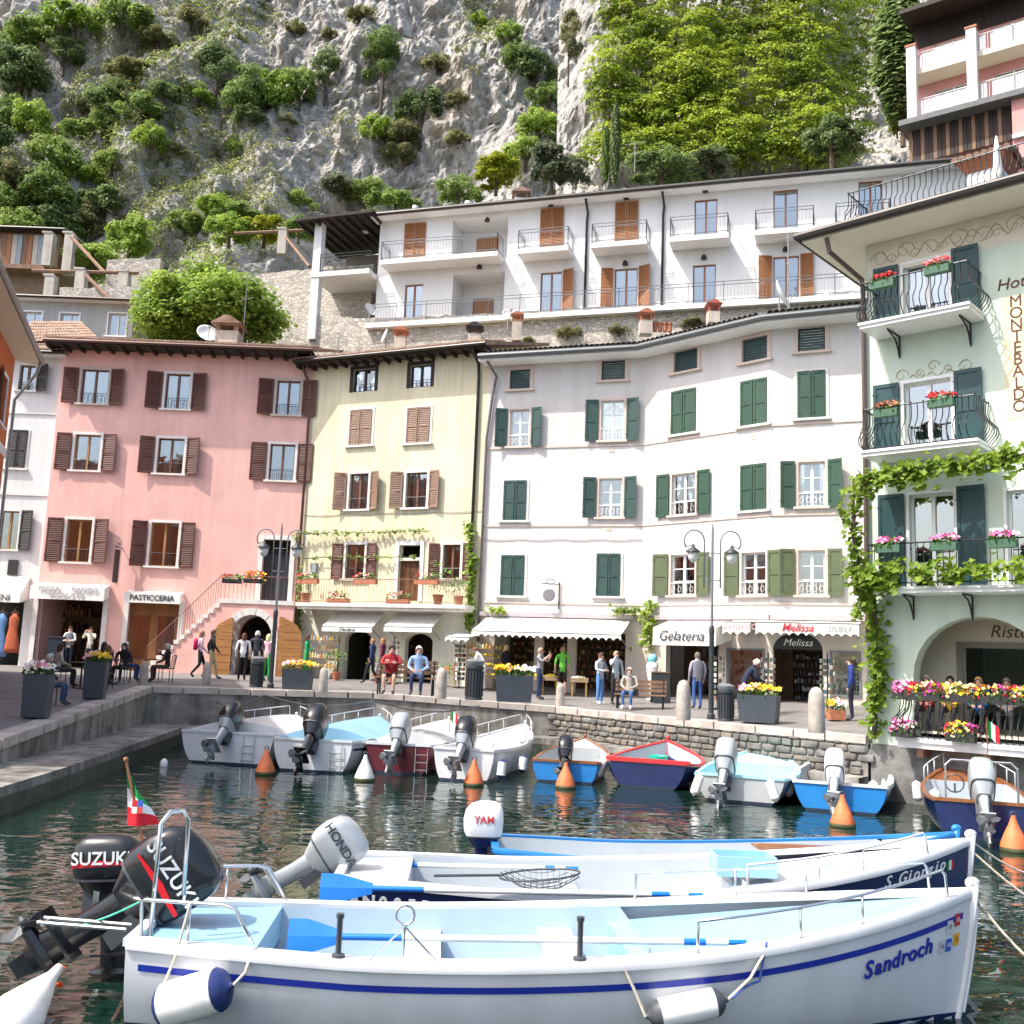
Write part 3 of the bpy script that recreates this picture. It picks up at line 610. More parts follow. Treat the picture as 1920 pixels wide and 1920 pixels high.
# ---------------------------------------------------------------- yellow house
YEL = mk('plaster_yellow', (.68, .625, .44), .9, var=.12, scale=.7, bump=.004, bscale=12, streak=.15)
YELP = mk('plaster_pale_green', (.74, .74, .62), .9, var=.08, scale=.9, streak=.12)
FY = Fac(g(551, 1240, 42), g(895, 1240, 38.7)); ZY = 14.95
yh = thing('yellow_house', 'pale yellow plaster house with taupe shutters and planted balcony', 'house', (-5, 40.3, 1.8))
holes = []; specs = []
for o, l_, r_, cl, cu, sm in (((662, 703, 692, 734), None, None, 'attic', 0, None), ((769, 808, 684, 726), None, None, 'attic', 0, None), ((656, 697, 770, 835), None, None, 2, 0, WOODT), ((763, 806, 766, 831), None, None, 2, 0, WOODT),
                          ((655, 690, 888, 955), 1, 1, 0, 1, WOODT), ((761, 800, 886, 952), 1, 1, 0, 2, WOODT), ((648, 683, 1021, 1085), 1, 1, 0, 0, WOODB), ((830, 863, 1021, 1085), 1, 1, 0, 0, WOODB)):
    q = FY.rect(*o); holes.append(q); specs.append((q, l_, r_, cl, cu, sm))
dq = FY.rect(747, 787, 1022, 1122); s1 = FY.rect(645, 695, 1183, 1275); s2 = FY.rect(758, 810, 1188, 1279); s1 = (s1[0], s1[1], 1.5, s1[3]); s2 = (s2[0], s2[1], 1.5, s2[3]); dq = (dq[0], dq[1], dq[2] - .1, dq[3])
zb = FY.uv(700, 1140)[1]
b = MB(); FY.wall(b, 0, FY.L, zb, ZY, holes + [dq], .3); shell(b, FY, FY, ZY, 9); b.mi = 1; FY.wall(b, 0, FY.L, .5, zb, [s1, s2], .3)
for s_ in (s1, s2): FY.spandrel(b, s_[0], s_[1], s_[3] - .35, s_[3], .3)
b.build('wall', [YEL, YELP], yh)
for q, l_, r_, cl, cu, sm in specs:
    wd = (q[1] - q[0])
    if cl == 'attic': window(FY, yh, q, DARKWOOD, frame=DARKS, cols=2, sill=False, sw=.14, grille=1)
    elif cl: window(FY, yh, q, SURRW, frame=FRAMEB, closed=2, smat=sm)
    else: window(FY, yh, q, SURRW, frame=FRAMEB, curtain=cu, L=(q[0] - .13 - wd * .52, q[0] - .13), Rr=(q[1] + .13, q[1] + .13 + wd * .52), smat=sm, grille=1)
b = MB()
for s0 in (dq[0] - .16, dq[1]): FY.box(b, s0, s0 + .16, dq[2], dq[3] + .16, -.05, .05)
FY.box(b, dq[0], dq[1], dq[3], dq[3] + .16, -.05, .05); FY.box(b, dq[0], dq[1], dq[3] - .62, dq[3] - .5, -.2, 0); b.build('door_surround', WHITEF, yh)
b = MB(); FY.box(b, dq[0], dq[1], dq[2], dq[3] - .62, -.22, -.17)
for k in range(4): u = dq[0] + (dq[1] - dq[0]) * (k + .5) / 4; FY.box(b, u - .1, u + .1, dq[2] + .1, dq[3] - .75, -.17, -.15)
b.build('door', mk('door_brown', (.14, .065, .03), .4, var=.3, scale=4), yh)
eave(FY, yh, -.5, FY.L + .15, ZY - .02, .75, TILE, DARKWOOD, rafters=.5, depth=6, gut=GUT)
ub0, ub1 = FY.uv(562, 1140, .8)[0], FY.uv(876, 1140, .8)[0]; zf = zb + .12
b = MB(); FY.box(b, ub0, ub1, zb - .13, zb - .02, .0, 1.0); FY.box(b, ub0 - .04, ub1 + .04, zb - .02, zf, .0, 1.06); bal = b.build('balcony', mk('balcony_stone', (.7, .68, .6), .8, var=.12, scale=2, streak=.15), yh)
b = MB(); b.tube([FY.P(ub0, zf + .95, .98), FY.P(ub1, zf + .95, .98)], .016, 6); b.tube([FY.P(ub0, zf + .08, .98), FY.P(ub1, zf + .08, .98)], .012, 5)
n = 62
for k in range(n + 1): u = ub0 + (ub1 - ub0) * k / n; b.tube([FY.P(u, zf, .98), FY.P(u, zf + .95, .98)], .008, 4)
b.build('railing', mk('railing_rust', (.22, .1, .08), .6), bal)
for x0, x1, tx in ((618, 711, 1), (733, 822, 0)):
    q = FY.rect(x0, x1, 1144, 1177, .45); a = awning(FY, yh, (q[0], q[1]), zb - .18, q[2] + .02, .95, val=.2)
    if tx: text('Oleofanti', .2, FY.P((q[0] + q[1]) / 2, q[2] - .1, .97), FY.U, ZUP, LET, a, shear=.3)
pipe(FY, yh, [(FY.L - .55, ZY, .6), (FY.L - .45, ZY - .5, .12), (FY.L - .42, ZY - 1.0, .1), (FY.L - .42, zb, .1)], .06)
b = MB(); u, v_ = FY.uv(590, 1065); FY.box(b, u - .14, u + .14, v_ - .2, v_ + .2, 0, .12); b.build('meter_box', flat('8d9296', .5), yh)
# ---------------------------------------------------------------- white curved row
WHT = mk('plaster_white', (.62, .59, .575), .9, var=.06, scale=.6, bump=.004, bscale=12, streak=.08)
WHB = mk('plaster_beige', (.6, .53, .47), .9, var=.1, scale=.8, streak=.1)
pw = [g(895, 1240, 38.7), g(1200, 1240, 36.8), g(1445, 1240, 33.1), g(1625, 1240, 31.9)]
FW = [Fac(pw[k], pw[k + 1]) for k in range(3)]; ZW = 14.35
wr = thing('white_row_house', 'long curved white house with green shutters above the quay shops', 'house', (5, 36, 1.8))
def segof(x): return 0 if x < 1205 else 1 if x < 1442 else 2
WW = []   # opening, kind, colour
for o in ((956, 994, 693, 730), (1128, 1172, 676, 713), (1264, 1308, 656, 696), (1392, 1439, 633, 677), (1496, 1547, 614, 659)): WW.append((o, 'attic', TEAL))
G, G2, OL = GREEN, GREEN2, OLIVE
WW += [((956, 992, 768, 837), 'open', G2), ((1127, 1170, 751, 826), 'open', G2), ((1259, 1306, 733, 813), 'closed', G), ((1389, 1439, 714, 797), 'closed', G), ((1495, 1548, 698, 784), 'closed', G),
       ((944, 987, 903, 976), 'closed', G2), ((1123, 1166, 897, 970), 'open', G2), ((1260, 1304, 888, 965), 'open', G), ((1389, 1438, 873, 957), 'closed', G), ((1497, 1547, 866, 950), 'open', G),
       ((939, 983, 1043, 1117), 'closed', G2), ((1118, 1163, 1040, 1118), 'closed', G2), ((1258, 1303, 1040, 1116), 'open', OL), ((1391, 1436, 1036, 1116), 'open', OL), ((1497, 1547, 1032, 1116), 'open', OL)]
H = [[], [], []]; SP = []
for o, kd, mt in WW: s = segof((o[0] + o[1]) / 2); q = FW[s].rect(*o); H[s].append(q); SP.append((s, q, kd, mt))
shop1 = FW[0].rect(925, 1172, 1185, 1300); shop1 = (shop1[0], shop1[1], 1.5, shop1[3]); shg = FW[1].rect(1248, 1347, 1205, 1330); shg = (shg[0], shg[1], 1.5, shg[3])
shm = FW[2].rect(1449, 1543, 1186, 1330); shm = (shm[0], shm[1], 1.5, shm[3]); shl = FW[1].rect(1366, 1431, 1219, 1312); shr = FW[2].rect(1560, 1611, 1224, 1303)
GH = [[shop1], [shg, shl], [shm, shr]]; zc = FW[0].uv(1000, 1152)[1]
b = MB()
for k in range(3): b.mi = 0; FW[k].wall(b, 0, FW[k].L, zc, ZW, H[k], .28); b.mi = 1; FW[k].wall(b, 0, FW[k].L, .5, zc, GH[k], .28)
b.mi = 0; shell(b, FW[0], FW[2], ZW, 9, ceil=False); FW[2].spandrel(b, shm[0], shm[1], shm[3] - .55, shm[3], .28); b.build('wall', [WHT, WHB], wr)
for s, q, kd, mt in SP:
    F = FW[s]; wd = q[1] - q[0]
    if kd == 'attic':
        wn = window(F, wr, q, SURRP, cols=1, frame=TEAL, sill=True, sw=.14); lv = MB()
        for k in range(9): z = q[2] + (q[3] - q[2]) * (k + .5) / 9; F.box(lv, q[0] + .03, q[1] - .03, z - .035, z + .035, -.1, -.07)
        lv.build('louvre', TEAL, wn)
    elif kd == 'closed': window(F, wr, q, SURRW, sw=.1, closed=2, smat=mt, slats=False, frame=WHITEF)
    else: window(F, wr, q, SURRP, sw=.09, frame=WHITEF, cols=2, rows=3, L=(q[0] - .1 - wd * .54, q[0] - .1), Rr=(q[1] + .1, q[1] + .1 + wd * .54), smat=mt, slats=False, grille=2, curtain=RW.choice((0, 0, 2)))
for k in range(3):
    F = FW[k]
    for (x, y) in ((935, 841), (935, 986), (935, 1129)): b = MB(); z = FW[0].uv(x, y)[1]; F.box(b, 0 if k == 0 else .003, F.L - (.003 if k < 2 else 0), z - .035, z + .035, -.02, .035); b.build('string_course', SURRP, wr)
    b = MB(); F.box(b, 0, F.L, zc - .1, zc + .06, -.02, .14 + .002 * k); b.build('shop_cornice', mk('cornice_mauve', (.42, .36, .37), .7), wr)
WPOLY = [(p[0], p[1]) for p in pw]; WPOLY[0] = tuple(V(WPOLY[0]) - FW[0].U.xy * .2); WPOLY[-1] = tuple(V(WPOLY[-1]) + FW[2].U.xy * .2)
wo, wi, wg = off(WPOLY, .8), off(WPOLY, -5), off(WPOLY, .87)
b = MB(); b.loft([[(q.x, q.y, ZW - .02), (p.x, p.y, ZW - .02), (p.x, p.y, ZW + .12), (q.x, q.y, ZW + .12)] for p, q in zip(wo, off(WPOLY, -.3))]); b.build('soffit', WHITEF, wr)
b = MB(); b.loft([[(p.x, p.y, ZW + .125), (p.x, p.y, ZW + .3), (q.x, q.y, ZW + 2.0), (q.x, q.y, ZW + 1.8)] for p, q in zip(wo, wi)]); wroof = b.build('roof', TILED, wr)
b = MB(); b.tube([(p.x, p.y, ZW + .14) for p in wg], .1, 8); b.build('gutter', mk('gutter_slate', (.1, .11, .115), .5, metal=.2), wroof)
t = MB(); rr = random.Random(8)
for F in FW:
    n = int(F.L / .2)
    for k in range(n):
        u = (k + .5) * F.L / n
        for j in range(3):
            a = .84 - j * .4; zz = ZW + .31 + .295 * (.8 - a) ; c0, c1 = F.P(u, zz, a), F.P(u, zz + .13, a - .46); ring = lambda c, r: [c + F.U * (r * math.cos(q)) + ZUP * (r * math.sin(q) * .8) for q in [math.pi * i / 4 for i in range(5)]]
            t.loft([ring(c0, .1), ring(c1, .085)], cap=False, closed=False)
t.build('roof_tiles', mk('roof_tile_grey', (.26, .22, .19), .85, var=.4, scale=3), wroof, kind='stuff')
pipe(FW[0], wr, [(.12, ZW, .7), (.35, ZW - .5, .15), (.2, ZW - 1.2, .1), (.02, ZW - 3, .1), (.02, 3.5, .1)], .055, mk('gutter_mauve', (.16, .13, .13), .5))
for px, py in ((1147, 843), (1142, 990), (1413, 818), (1410, 966), (1412, 1140)): F = FW[segof(px)]; u, v_ = F.uv(px, py); b = MB(); F.box(b, u - .11, u + .11, v_ - .11, v_ + .11, -.02, .012); b.build('wall_vent', flat('b9b4a6', .7), wr)
for F, H_, y, dd in ((FY, yh, 962, .03), (FW[0], wr, 1010, .03)): b = MB(); v_ = F.uv(700 if F is FY else 1000, y)[1]; b.tube([F.P(F.L * k / 16, v_ - .06 * abs(math.sin(k * .8)), dd) for k in range(17)], .012, 4); b.build('wall_cable', GUTL, H_)
# shop awnings of the white row
q = FW[0].rect(900, 1182, 1160, 1190, .8); a = awning(FW[0], wr, (q[0], q[1] - .15), zc - .12, q[2] + .05, 1.7, scal=.1, val=.22)
q = FW[0].rect(848, 892, 1180, 1190, .8); a2 = awning(FW[0], wr, (q[0], q[1]), zc - .75, zc - .95, 1.5, scal=.1, val=.2, name='small_awning')
q = FW[1].rect(1234, 1352, 1163, 1212, .7); a = awning(FW[1], wr, (q[0], q[1]), zc - .12, q[2] + .62, 1.0, val=.6, sideclosed=True); text('Gelateria', .5, FW[1].P((q[0] + q[1]) / 2 - .1, q[2] + .33, 1.04), FW[1].U, ZUP, LET, a, shear=.28)
q = FW[2].rect(1452, 1612, 1163, 1178, .5); q1 = FW[1].rect(1363, 1440, 1163, 1178, .5)
a = awning(FW[2], wr, (-.35, q[1]), zc - .12, zc - .2, .75, scal=.09, val=.42); text('Melissa', .34, FW[2].P(.95, zc - .38, .78), FW[2].U, ZUP, flat('c03a4a', .7), a, shear=.3, bold=.004); text('SILBER', .27, FW[2].P(2.25, zc - .38, .78), FW[2].U, ZUP, LETG, a)
a = awning(FW[1], wr, (q1[0], FW[1].L - .3), zc - .12, zc - .2, .75, scal=.09, val=.42); text('ARGENTO', .27, FW[1].P((q1[0] + FW[1].L) / 2, zc - .38, .78), FW[1].U, ZUP, flat('c9a0a4', .7), a)
# jewellery arch sign
c = (shm[0] + shm[1]) / 2; rx = (shm[1] - shm[0]) / 2; zt = shm[3]; b = MB(); b.prism([(c - rx * math.cos(math.pi * k / 12), zt - .55 + .55 * math.sin(math.pi * k / 12)) for k in range(13)][::-1], FW[2].P(0, 0, -.15), FW[2].U, ZUP, FW[2].N, .1); sg = b.build('shop_sign', flat('16181c', .3), wr); text('Melissa', .32, FW[2].P(c, zt - .33, -.04), FW[2].U, ZUP, WHITEF, sg, shear=.3)
# glass shop windows with goods
def showcase(F, q, seed):
    b = MB(); 
    for s0, s1, z0, z1 in ((q[0] - .06, q[0], q[2] - .06, q[3] + .06), (q[1], q[1] + .06, q[2] - .06, q[3] + .06), (q[0], q[1], q[3], q[3] + .06), (q[0], q[1], q[2] - .06, q[2])): F.box(b, s0, s1, z0, z1, -.1, .05)
    w_ = b.build('shop_window', flat('6d6f73', .4), wr); p = MB(); F.box(p, q[0], q[1], q[2], q[3], -.04, -.03); p.build('pane', GLASS, w_)
    p = MB(); F.box(p, q[0] - .1, q[1] + .1, q[2] - .1, q[3] + .1, -.5, -.45); p.build('backing', flat('d8d4cc', .8), w_)
    rr = random.Random(seed); cols = [flat(h, .35) for h in ('22242a', '8a8d93', 'd9dadd', '6b3f4a', 'b9a27a', '3b4d63')]
    p = MB()
    for k in range(90):
        p.mi = rr.randrange(6); u, z = rr.uniform(q[0] + .05, q[1] - .05), rr.uniform(q[2] + .05, q[3] - .05); s_ = rr.uniform(.03, .09); F.box(p, u - s_ / 2, u + s_ / 2, z - s_, z + s_, -.43 + rr.uniform(0, .02), -.36)
    p.build('jewellery', cols, w_, kind='stuff')
showcase(FW[1], shl, 1); showcase(FW[2], shr, 2)
# street sign disc on bracket
u, v_ = FW[0].uv(1037, 1117); b = MB(); F = FW[0]; b.tube([F.P(u + .25, v_ - .5, .06), F.P(u + .25, v_ + .5, .06)], .025, 6); b.tube([F.P(u + .25, v_ + .42, .06), F.P(u - .3, v_ + .42, .5)], .015, 5); b.tube([F.P(u - .02 + .16 * math.cos(t * .5), v_ + .5 + .1 * math.sin(t * .5), .35) for t in range(13)], .012, 5)
hsg = b.build('hanging_sign', IRON, wr); b = MB(); A = Matrix((F.U, ZUP, F.N)).transposed(); b.lathe([(.05, -.02), (.2, -.02), (.24, 0), (.2, .02), (.05, .02)], F.P(u - .05, v_, .4), 20, A); b.build('sign_disc', flat('77747a', .5), hsg)
# shop interiors: stock on shelves
GOOD = [flat(h, .6) for h in ('b8943e', '9a6a2a', 'c8bfa8', '7a4a2a', '5b5f3a', '8a4a36', 'b09a5a', '6a5a48', '46311f')]
def shopfit(F, q, bld, seed, dep=1.6, kinds=GOOD, rows=6):
    b = MB(); z0 = 1.85; H_ = q[3] - z0; u0, u1 = q[0] - .2, q[1] + .2
    F.box(b, u0 - 1, u1 + 1, z0 - .1, q[3] + .4, -dep - .4, -dep - .35)
    for k in range(rows): F.box(b, u0, u1, z0 + H_ * k / rows, z0 + H_ * k / rows + .03, -dep - .34, -dep)
    sh = b.build('shop_shelving', mk('shelf_wood', (.12, .07, .04), .6, var=.3), bld); rr = random.Random(seed); p = MB()
    for k in range(rows):
        u = u0 + .05
        while u < u1 - .1:
            p.mi = rr.randrange(len(kinds)); w_ = rr.uniform(.05, .13); h = rr.uniform(.08, H_ / rows * .75); F.box(p, u, u + w_ * .9, z0 + H_ * k / rows + .032, z0 + H_ * k / rows + .03 + h, -dep - .3, -dep - .05); u += w_ + rr.uniform(0, .08)
    p.build('stock', kinds, sh, kind='stuff')
shopfit(FW[0], shop1, wr, 3, 2.8, rows=8); shopfit(FW[1], shg, wr, 4, 2.5, [flat(h, .6) for h in ('2a2a2e', '4a4a50', '8a8078', 'c9c4bc')], 4); shopfit(FW[2], shm, wr, 5, 3.0, [flat(h, .3) for h in ('2a2c30', '9a9ca2', 'd6d8dc', '3d4a60', '705a48')], 8)
shopfit(FY, s1, yh, 6, 3.2); shopfit(FY, s2, yh, 7, 3.0); shopfit(FP, hp, ph, 8, 2.5, [flat(h, .6) for h in ('3a2a20', '5a3a28', '8a6a48', '20242a')], 4); shopfit(FP, har, ph, 9, 2.5, [flat(h, .6) for h in ('3a2a20', '5a3a28', '8a6a48', '20242a')], 4)
# pillars inside the wide shop front
for x in (1008, 1070): b = MB(); u = FW[0].uv(x, 1250)[0]; FW[0].box(b, u - .16, u + .16, 1.6, shop1[3], -.25, -.02); b.build('shop_pillar', WHB, wr)
# ---------------------------------------------------------------- lakeside hotel (right)
FH = Fac(g(1634, 1240, 24.0), g(1920, 1240, 21.75)); FH.L = 10.0
HG = mk('plaster_mint', (.6, .69, .58), .9, var=.07, scale=.9, streak=.08); HC = mk('plaster_cream', (.74, .69, .56), .9, var=.06, scale=.9)
ho = thing('mint_hotel', 'mint green hotel with bellied iron balconies and teal shutters at the water', 'hotel', (8, 21, 1.6))
zs1, zs2, zs3 = FH.uv(1640, 1108)[1], FH.uv(1640, 862)[1], FH.uv(1640, 630)[1]; ZH = FH.uv(1640, 478)[1]
dw3 = FH.rect(1694, 1780, 488, 628); dw2 = FH.rect(1696, 1785, 713, 862); dw1 = FH.rect(1706, 1790, 925, 1105); wn = FH.rect(1890, 1975, 917, 1105)
dw3 = (dw3[0], dw3[1], zs3 + .02, dw3[3]); dw2 = (dw2[0], dw2[1], zs2 + .02, dw2[3]); dw1 = (dw1[0], dw1[1], zs1 + .02, dw1[3]); wn = (wn[0], wn[1], zs1 + .02, wn[3])
ha = FH.rect(1712, 1972, 1156, 1375); ha = (ha[0], ha[1], 1.0, ha[3]); spr = ha[3] - 1.4
b = MB(); FH.wall(b, 0, FH.L, -1.0, ZH + .3, [dw1, dw2, dw3, wn, ha], .4); shell(b, FH, FH, ZH + .3, 8, -1); FH.spandrel(b, ha[0], ha[1], spr, ha[3], .4); b.build('wall', HG, ho)
# arcade room behind the arch
b = MB(); FH.box(b, ha[0] - 1.2, ha[1] + 1.2, 1.55, 1.6, -4, -.4); FH.box(b, ha[0] - 1.2, ha[1] + 1.2, 4.2, 4.25, -4, -.4)
arc = MB(); dq_ = (ha[0] + .55, ha[0] + 3.2, 1.6, 3.55); F3 = Fac((FH.O - FH.N * 1.7).xy, (FH.O - FH.N * 1.7 + FH.U * FH.L).xy); F3.wall(arc, ha[0] - 1.2, ha[1] + 1.2, 1.6, 4.2, [dq_], .2); arc.build('arcade_wall', HC, ho); b.build('arcade_floor', HC, ho)
b = MB()
for s0, s1, z0, z1 in ((dq_[0] - .14, dq_[0], 1.6, dq_[3] + .14), (dq_[1], dq_[1] + .14, 1.6, dq_[3] + .14), (dq_[0], dq_[1], dq_[3], dq_[3] + .14)): F3.box(b, s0, s1, z0, z1, -.03, .04)
b.build('door_surround', flat('8f8a80', .8), ho); text('Ristorante', .42, F3.P(dq_[0] + 1.5, 3.93, .01), F3.U, ZUP, flat('6a5a40', .8), ho, shear=.25)
# eave, soffit with hipped corner
o_ = 1.15; b = MB(); z = ZH + .28; cs = [FH.P(-o_, z, o_), FH.P(FH.L, z, o_), FH.P(FH.L, z, -7), FH.P(-o_, z, -7)]; b.hexa(cs, [p + ZUP * .06 for p in cs]); b.build('soffit', HC, ho)
b = MB(); cs = [p + ZUP * .062 for p in cs]; b.hexa(cs, [p + ZUP * .2 for p in cs]); hroof = b.build('roof', GUT, ho)
b = MB(); b.tube([FH.P(FH.L, z + .14, o_ + .09), FH.P(-o_ - .09, z + .14, o_ + .09), FH.P(-o_ - .09, z + .14, -7)], .11, 8); b.build('gutter', GUT, hroof)
b = MB(); b.tube([FH.P(-.55, z, o_ - .1), FH.P(-.5, z - .35, o_ - .15), FH.P(-.06, z - .9, .12), FH.P(-.04, z - 1.4, .1), FH.P(-.04, 3.6, .1)], .06, 8); b.build('downpipe', mk('pipe_brown', (.09, .065, .055), .45), ho)
ZRT = z + .3
# fresco bands
FRE = mk('fresco_sepia', (.5, .4, .27), .9, var=.25, scale=5); FREB = mk('fresco_ground', (.7, .64, .53), .9, var=.08, scale=3)
b = MB(); FH.box(b, .06, FH.L, ZH - .52, ZH + .27, -.01, .006); fr = b.build('fresco', FREB, ho)
def scroll(b, F, u, v, r, sg, d=.012, w=.012):
    b.tube([F.P(u + sg * (r * (1 - t / 22)) * math.cos(t * .42), v + (r * (1 - t / 22)) * math.sin(t * .42), d) for t in range(18)], [w * (1 - t / 30) for t in range(18)], 4)
b = MB()
for k in range(9): scroll(b, FH, .35 + k * .62, ZH - .13 + (.05 if k % 2 else -.03), .24, 1 if k % 2 else -1); scroll(b, FH, .62 + k * .62, ZH - .2, .13, -1 if k % 2 else 1); b.tube([FH.P(.2 + k * .62 + t * .08, ZH - .13 + .17 * math.sin(t * .8 + k), .01) for t in range(9)], .012, 4)
b.build('scrollwork', FRE, fr)
b = MB()
for k, (du, r_) in enumerate(((.0, .17), (.42, .1), (.75, .15), (1.1, .1), (1.5, .17))): scroll(b, FH, FH.uv(1690, 690)[0] + du, zs2 + 1.98 + .0 + (.12 if k == 2 else 0), r_, 1 if k < 3 else -1)
for k in range(3): b.tube([FH.P(FH.uv(1690, 690)[0] + .2 + k * .42 + t * .05, zs2 + 1.9 + .06 * math.sin(t), .01) for t in range(8)], .013, 4)
b.build('fresco_garland', FRE, ho)
# painted sign
sq = FH.rect(1882, 1990, 548, 782); b = MB(); FH.box(b, sq[0], sq[1] + .3, sq[2], sq[3], -.01, .008); sp = b.build('painted_panel', mk('panel_ochre', (.72, .6, .38), .9, var=.1, scale=2.5, col2=(.76, .68, .5)), ho)
LR = flat('5e3b2a', .8); hh = (sq[3] - sq[2])
for k, ch in enumerate('MONTEBALDO'): text(ch, .38, FH.P(FH.uv(1908, 660)[0], sq[3] - .14 - (hh - .25) * k / 9.6, .012), FH.U, ZUP, LR, sp, xs=.95)
text('Hotel', .38, FH.P(FH.uv(1868, 535)[0], FH.uv(1880, 535)[1], .01), FH.U, ZUP, LR, ho, shear=.2, align='LEFT')
# French windows and shutters
for q, xl, xr, op in ((dw3, (1639, 1685), (1783, 1829), 0), (dw2, (1640, 1687), (1788, 1838), 1), (dw1, (1649, 1696), (1796, 1849), 1)):
    w_ = window(FH, ho, q, WHITEF, sw=.07, frame=WHITEF, cols=2, rows=1, sill=False, depth=.2, curtain=2 if not op else 0)
    wd = FH.uv(xl[1], 800)[0] - FH.uv(xl[0], 800)[0]
    shutter(FH, w_, q[0] - .1 - wd, q[0] - .1, q[2] + .02, q[3] + .04, .07, .05, TEAL, False); shutter(FH, w_, q[1] + .09, q[1] + .09 + wd, q[2] + .02, q[3] + .1, .05, .07, TEAL, False)
window(FH, ho, wn, WHITEF, sw=.07, frame=WHITEF, cols=1, sill=False, depth=.2)
# balconies with bellied railings
def baluster_mesh(h, out, mat):
    b = MB(); pts = []
    for k in range(13):
        t = k / 12; bul = out * math.sin(math.pi * min(1, t / .62)) ** 1.2 * (1 if t < .62 else 0) - out * .12 * math.sin(math.pi * max(0, (t - .62) / .38)); pts.append((0, bul, t * h))
    b.tube(pts, .0115, 5); me = b.build('baluster', mat); m = me.data; bpy.data.objects.remove(me); return m
BM = {}
def bellied(F, bld, path, z, h, out, root, sp=.135, mat=IRON):   # path: list of (u,d) corners
    b = MB(); P = [F.P(u, z + h, d) for u, d in path]; b.tube(P, .02, 6); P0 = [F.P(u, z + .05, d) for u, d in path]; b.tube(P0, .014, 5)
    ns = sum(max(2, int(math.dist(a, c) / sp)) for a, c in zip(path, path[1:])); rl = b.build('railing', mat, bld)
    key = (h, out, mat.name)
    if key not in BM: BM[key] = baluster_mesh(h, out, mat)
    pos = []
    for a, c in zip(path, path[1:]):
        n = max(2, int(math.dist(a, c) / sp)); dx, dy = c[0] - a[0], c[1] - a[1]; nx, ny = -dy, dx
        nx, ny = (nx, ny) if True else (nx, ny); ln = math.hypot(nx, ny); nx /= ln; ny /= ln
        for k in range(n + (1 if c == path[-1] else 0)):
            t = k / n; p = F.P(a[0] + dx * t, z, a[1] + dy * t); nn = F.U * nx + F.N * ny; ob = bpy.data.objects.new('baluster', BM[key]); COL.objects.link(ob); ob.parent = rl; ob.location = p - LOC[root]; ob.rotation_euler = (0, 0, math.atan2(nn.y, nn.x) - math.pi / 2)
            pos.append(p + ZUP * h)
    kb = MB()
    for p in pos[::2]: kb.ball(p + ZUP * .02, .026, 6)
    kb.build('finials', mat, rl, kind='stuff'); return rl
def slab(F, bld, u0, u1, d, z, th=.13, mat=None, brackets=()):
    b = MB(); F.box(b, u0, u1, z - th, z, .003, d); F.box(b, u0 - .03, u1 + .03, z - .05, z + .012, .003, d + .04); s = b.build('balcony', mat or WHITEF, bld)
    for u in brackets:
        k = MB(); k.tube([F.P(u, z - th - .02, .03), F.P(u, z - th - .02, d * .72)], .02, 6); k.tube([F.P(u, z - th - .55, .03), F.P(u, z - th - .3, .16), F.P(u, z - th - .14, .3), F.P(u, z - th - .03, d * .7)], .02, 6); k.tube([F.P(u, z - th - .5, .03), F.P(u, z - th - .03, .03)], .02, 6); k.tube([F.P(u, z - th - .28 + .08 * math.sin(t), .12 + .08 * math.cos(t)) for t in range(7)], .012, 5); k.build('bracket', IRON, s)
    return s
db = 1.05
for z, x0, x1, nb in ((zs3, 1612, 1818, 1), (zs2, 1612, 1826, 0)):
    u0, u1 = FH.uv(x0, 640, db)[0], FH.uv(x1, 620, db)[0]; s = slab(FH, ho, u0, u1, db, z, brackets=(u0 + .55, u1 - .3) if nb else ())
    bellied(FH, s, [(u0 + .04, .05), (u0 + .04, db - .06), (u1 - .04, db - .06), (u1 - .04, .05)], z, 1.0, .2, ho)
u0 = FH.uv(1624, 1108, .9)[0]; s = slab(FH, ho, u0, 6.5, .9, zs1, brackets=(u0 + .75, u0 + 2.05, u0 + 3.4))
b = MB(); hz = 1.0
b.tube([FH.P(u0 + .04, zs1 + hz, .05), FH.P(u0 + .04, zs1 + hz, .84), FH.P(6.4, zs1 + hz, .84)], .018, 6); b.tube([FH.P(u0 + .04, zs1 + .1, .84), FH.P(6.4, zs1 + .1, .84)], .014, 5); rl = b.build('railing', IRON, s)
for k in range(int(6.0 / .14)): b = MB(); u = u0 + .04 + k * .14; b.tube([FH.P(u, zs1, .84), FH.P(u, zs1 + hz, .84)], .0105, 5); b.ball(FH.P(u, zs1 + hz * .86, .84), .024, 6); b.build('baluster', IRON, rl)
# terrace over the water
zt_ = 1.46; ut = FH.uv(1684, 1375, .5)[0]; b = MB(); FH.box(b, ut, 8.5, zt_ - .2, zt_, -.3, .55); FH.box(b, ut - .04, 8.5, zt_ - .07, zt_ + .012, -.3, .6); ter = b.build('terrace', WHITEF, ho)
bellied(FH, ter, [(ut + .05, .02), (ut + .05, .5), (6.5, .5)], zt_, 1.05, .22, ho, sp=.125)
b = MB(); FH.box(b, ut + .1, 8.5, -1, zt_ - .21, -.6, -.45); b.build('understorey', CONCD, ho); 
for k in range(3): b = MB(); FH.box(b, ut + .4 + k * 1.4, ut + .55 + k * 1.4, zt_ - .4, zt_ - .2, -.5, .5); b.build('beam', TIMBER, ho)
b = MB(); FH.box(b, -.03, FH.L, -1, 1.25, .0, .035); FH.box(b, -.035, 0, -1, 1.25, -6, .03); b.build('foundation', STONE2, ho)
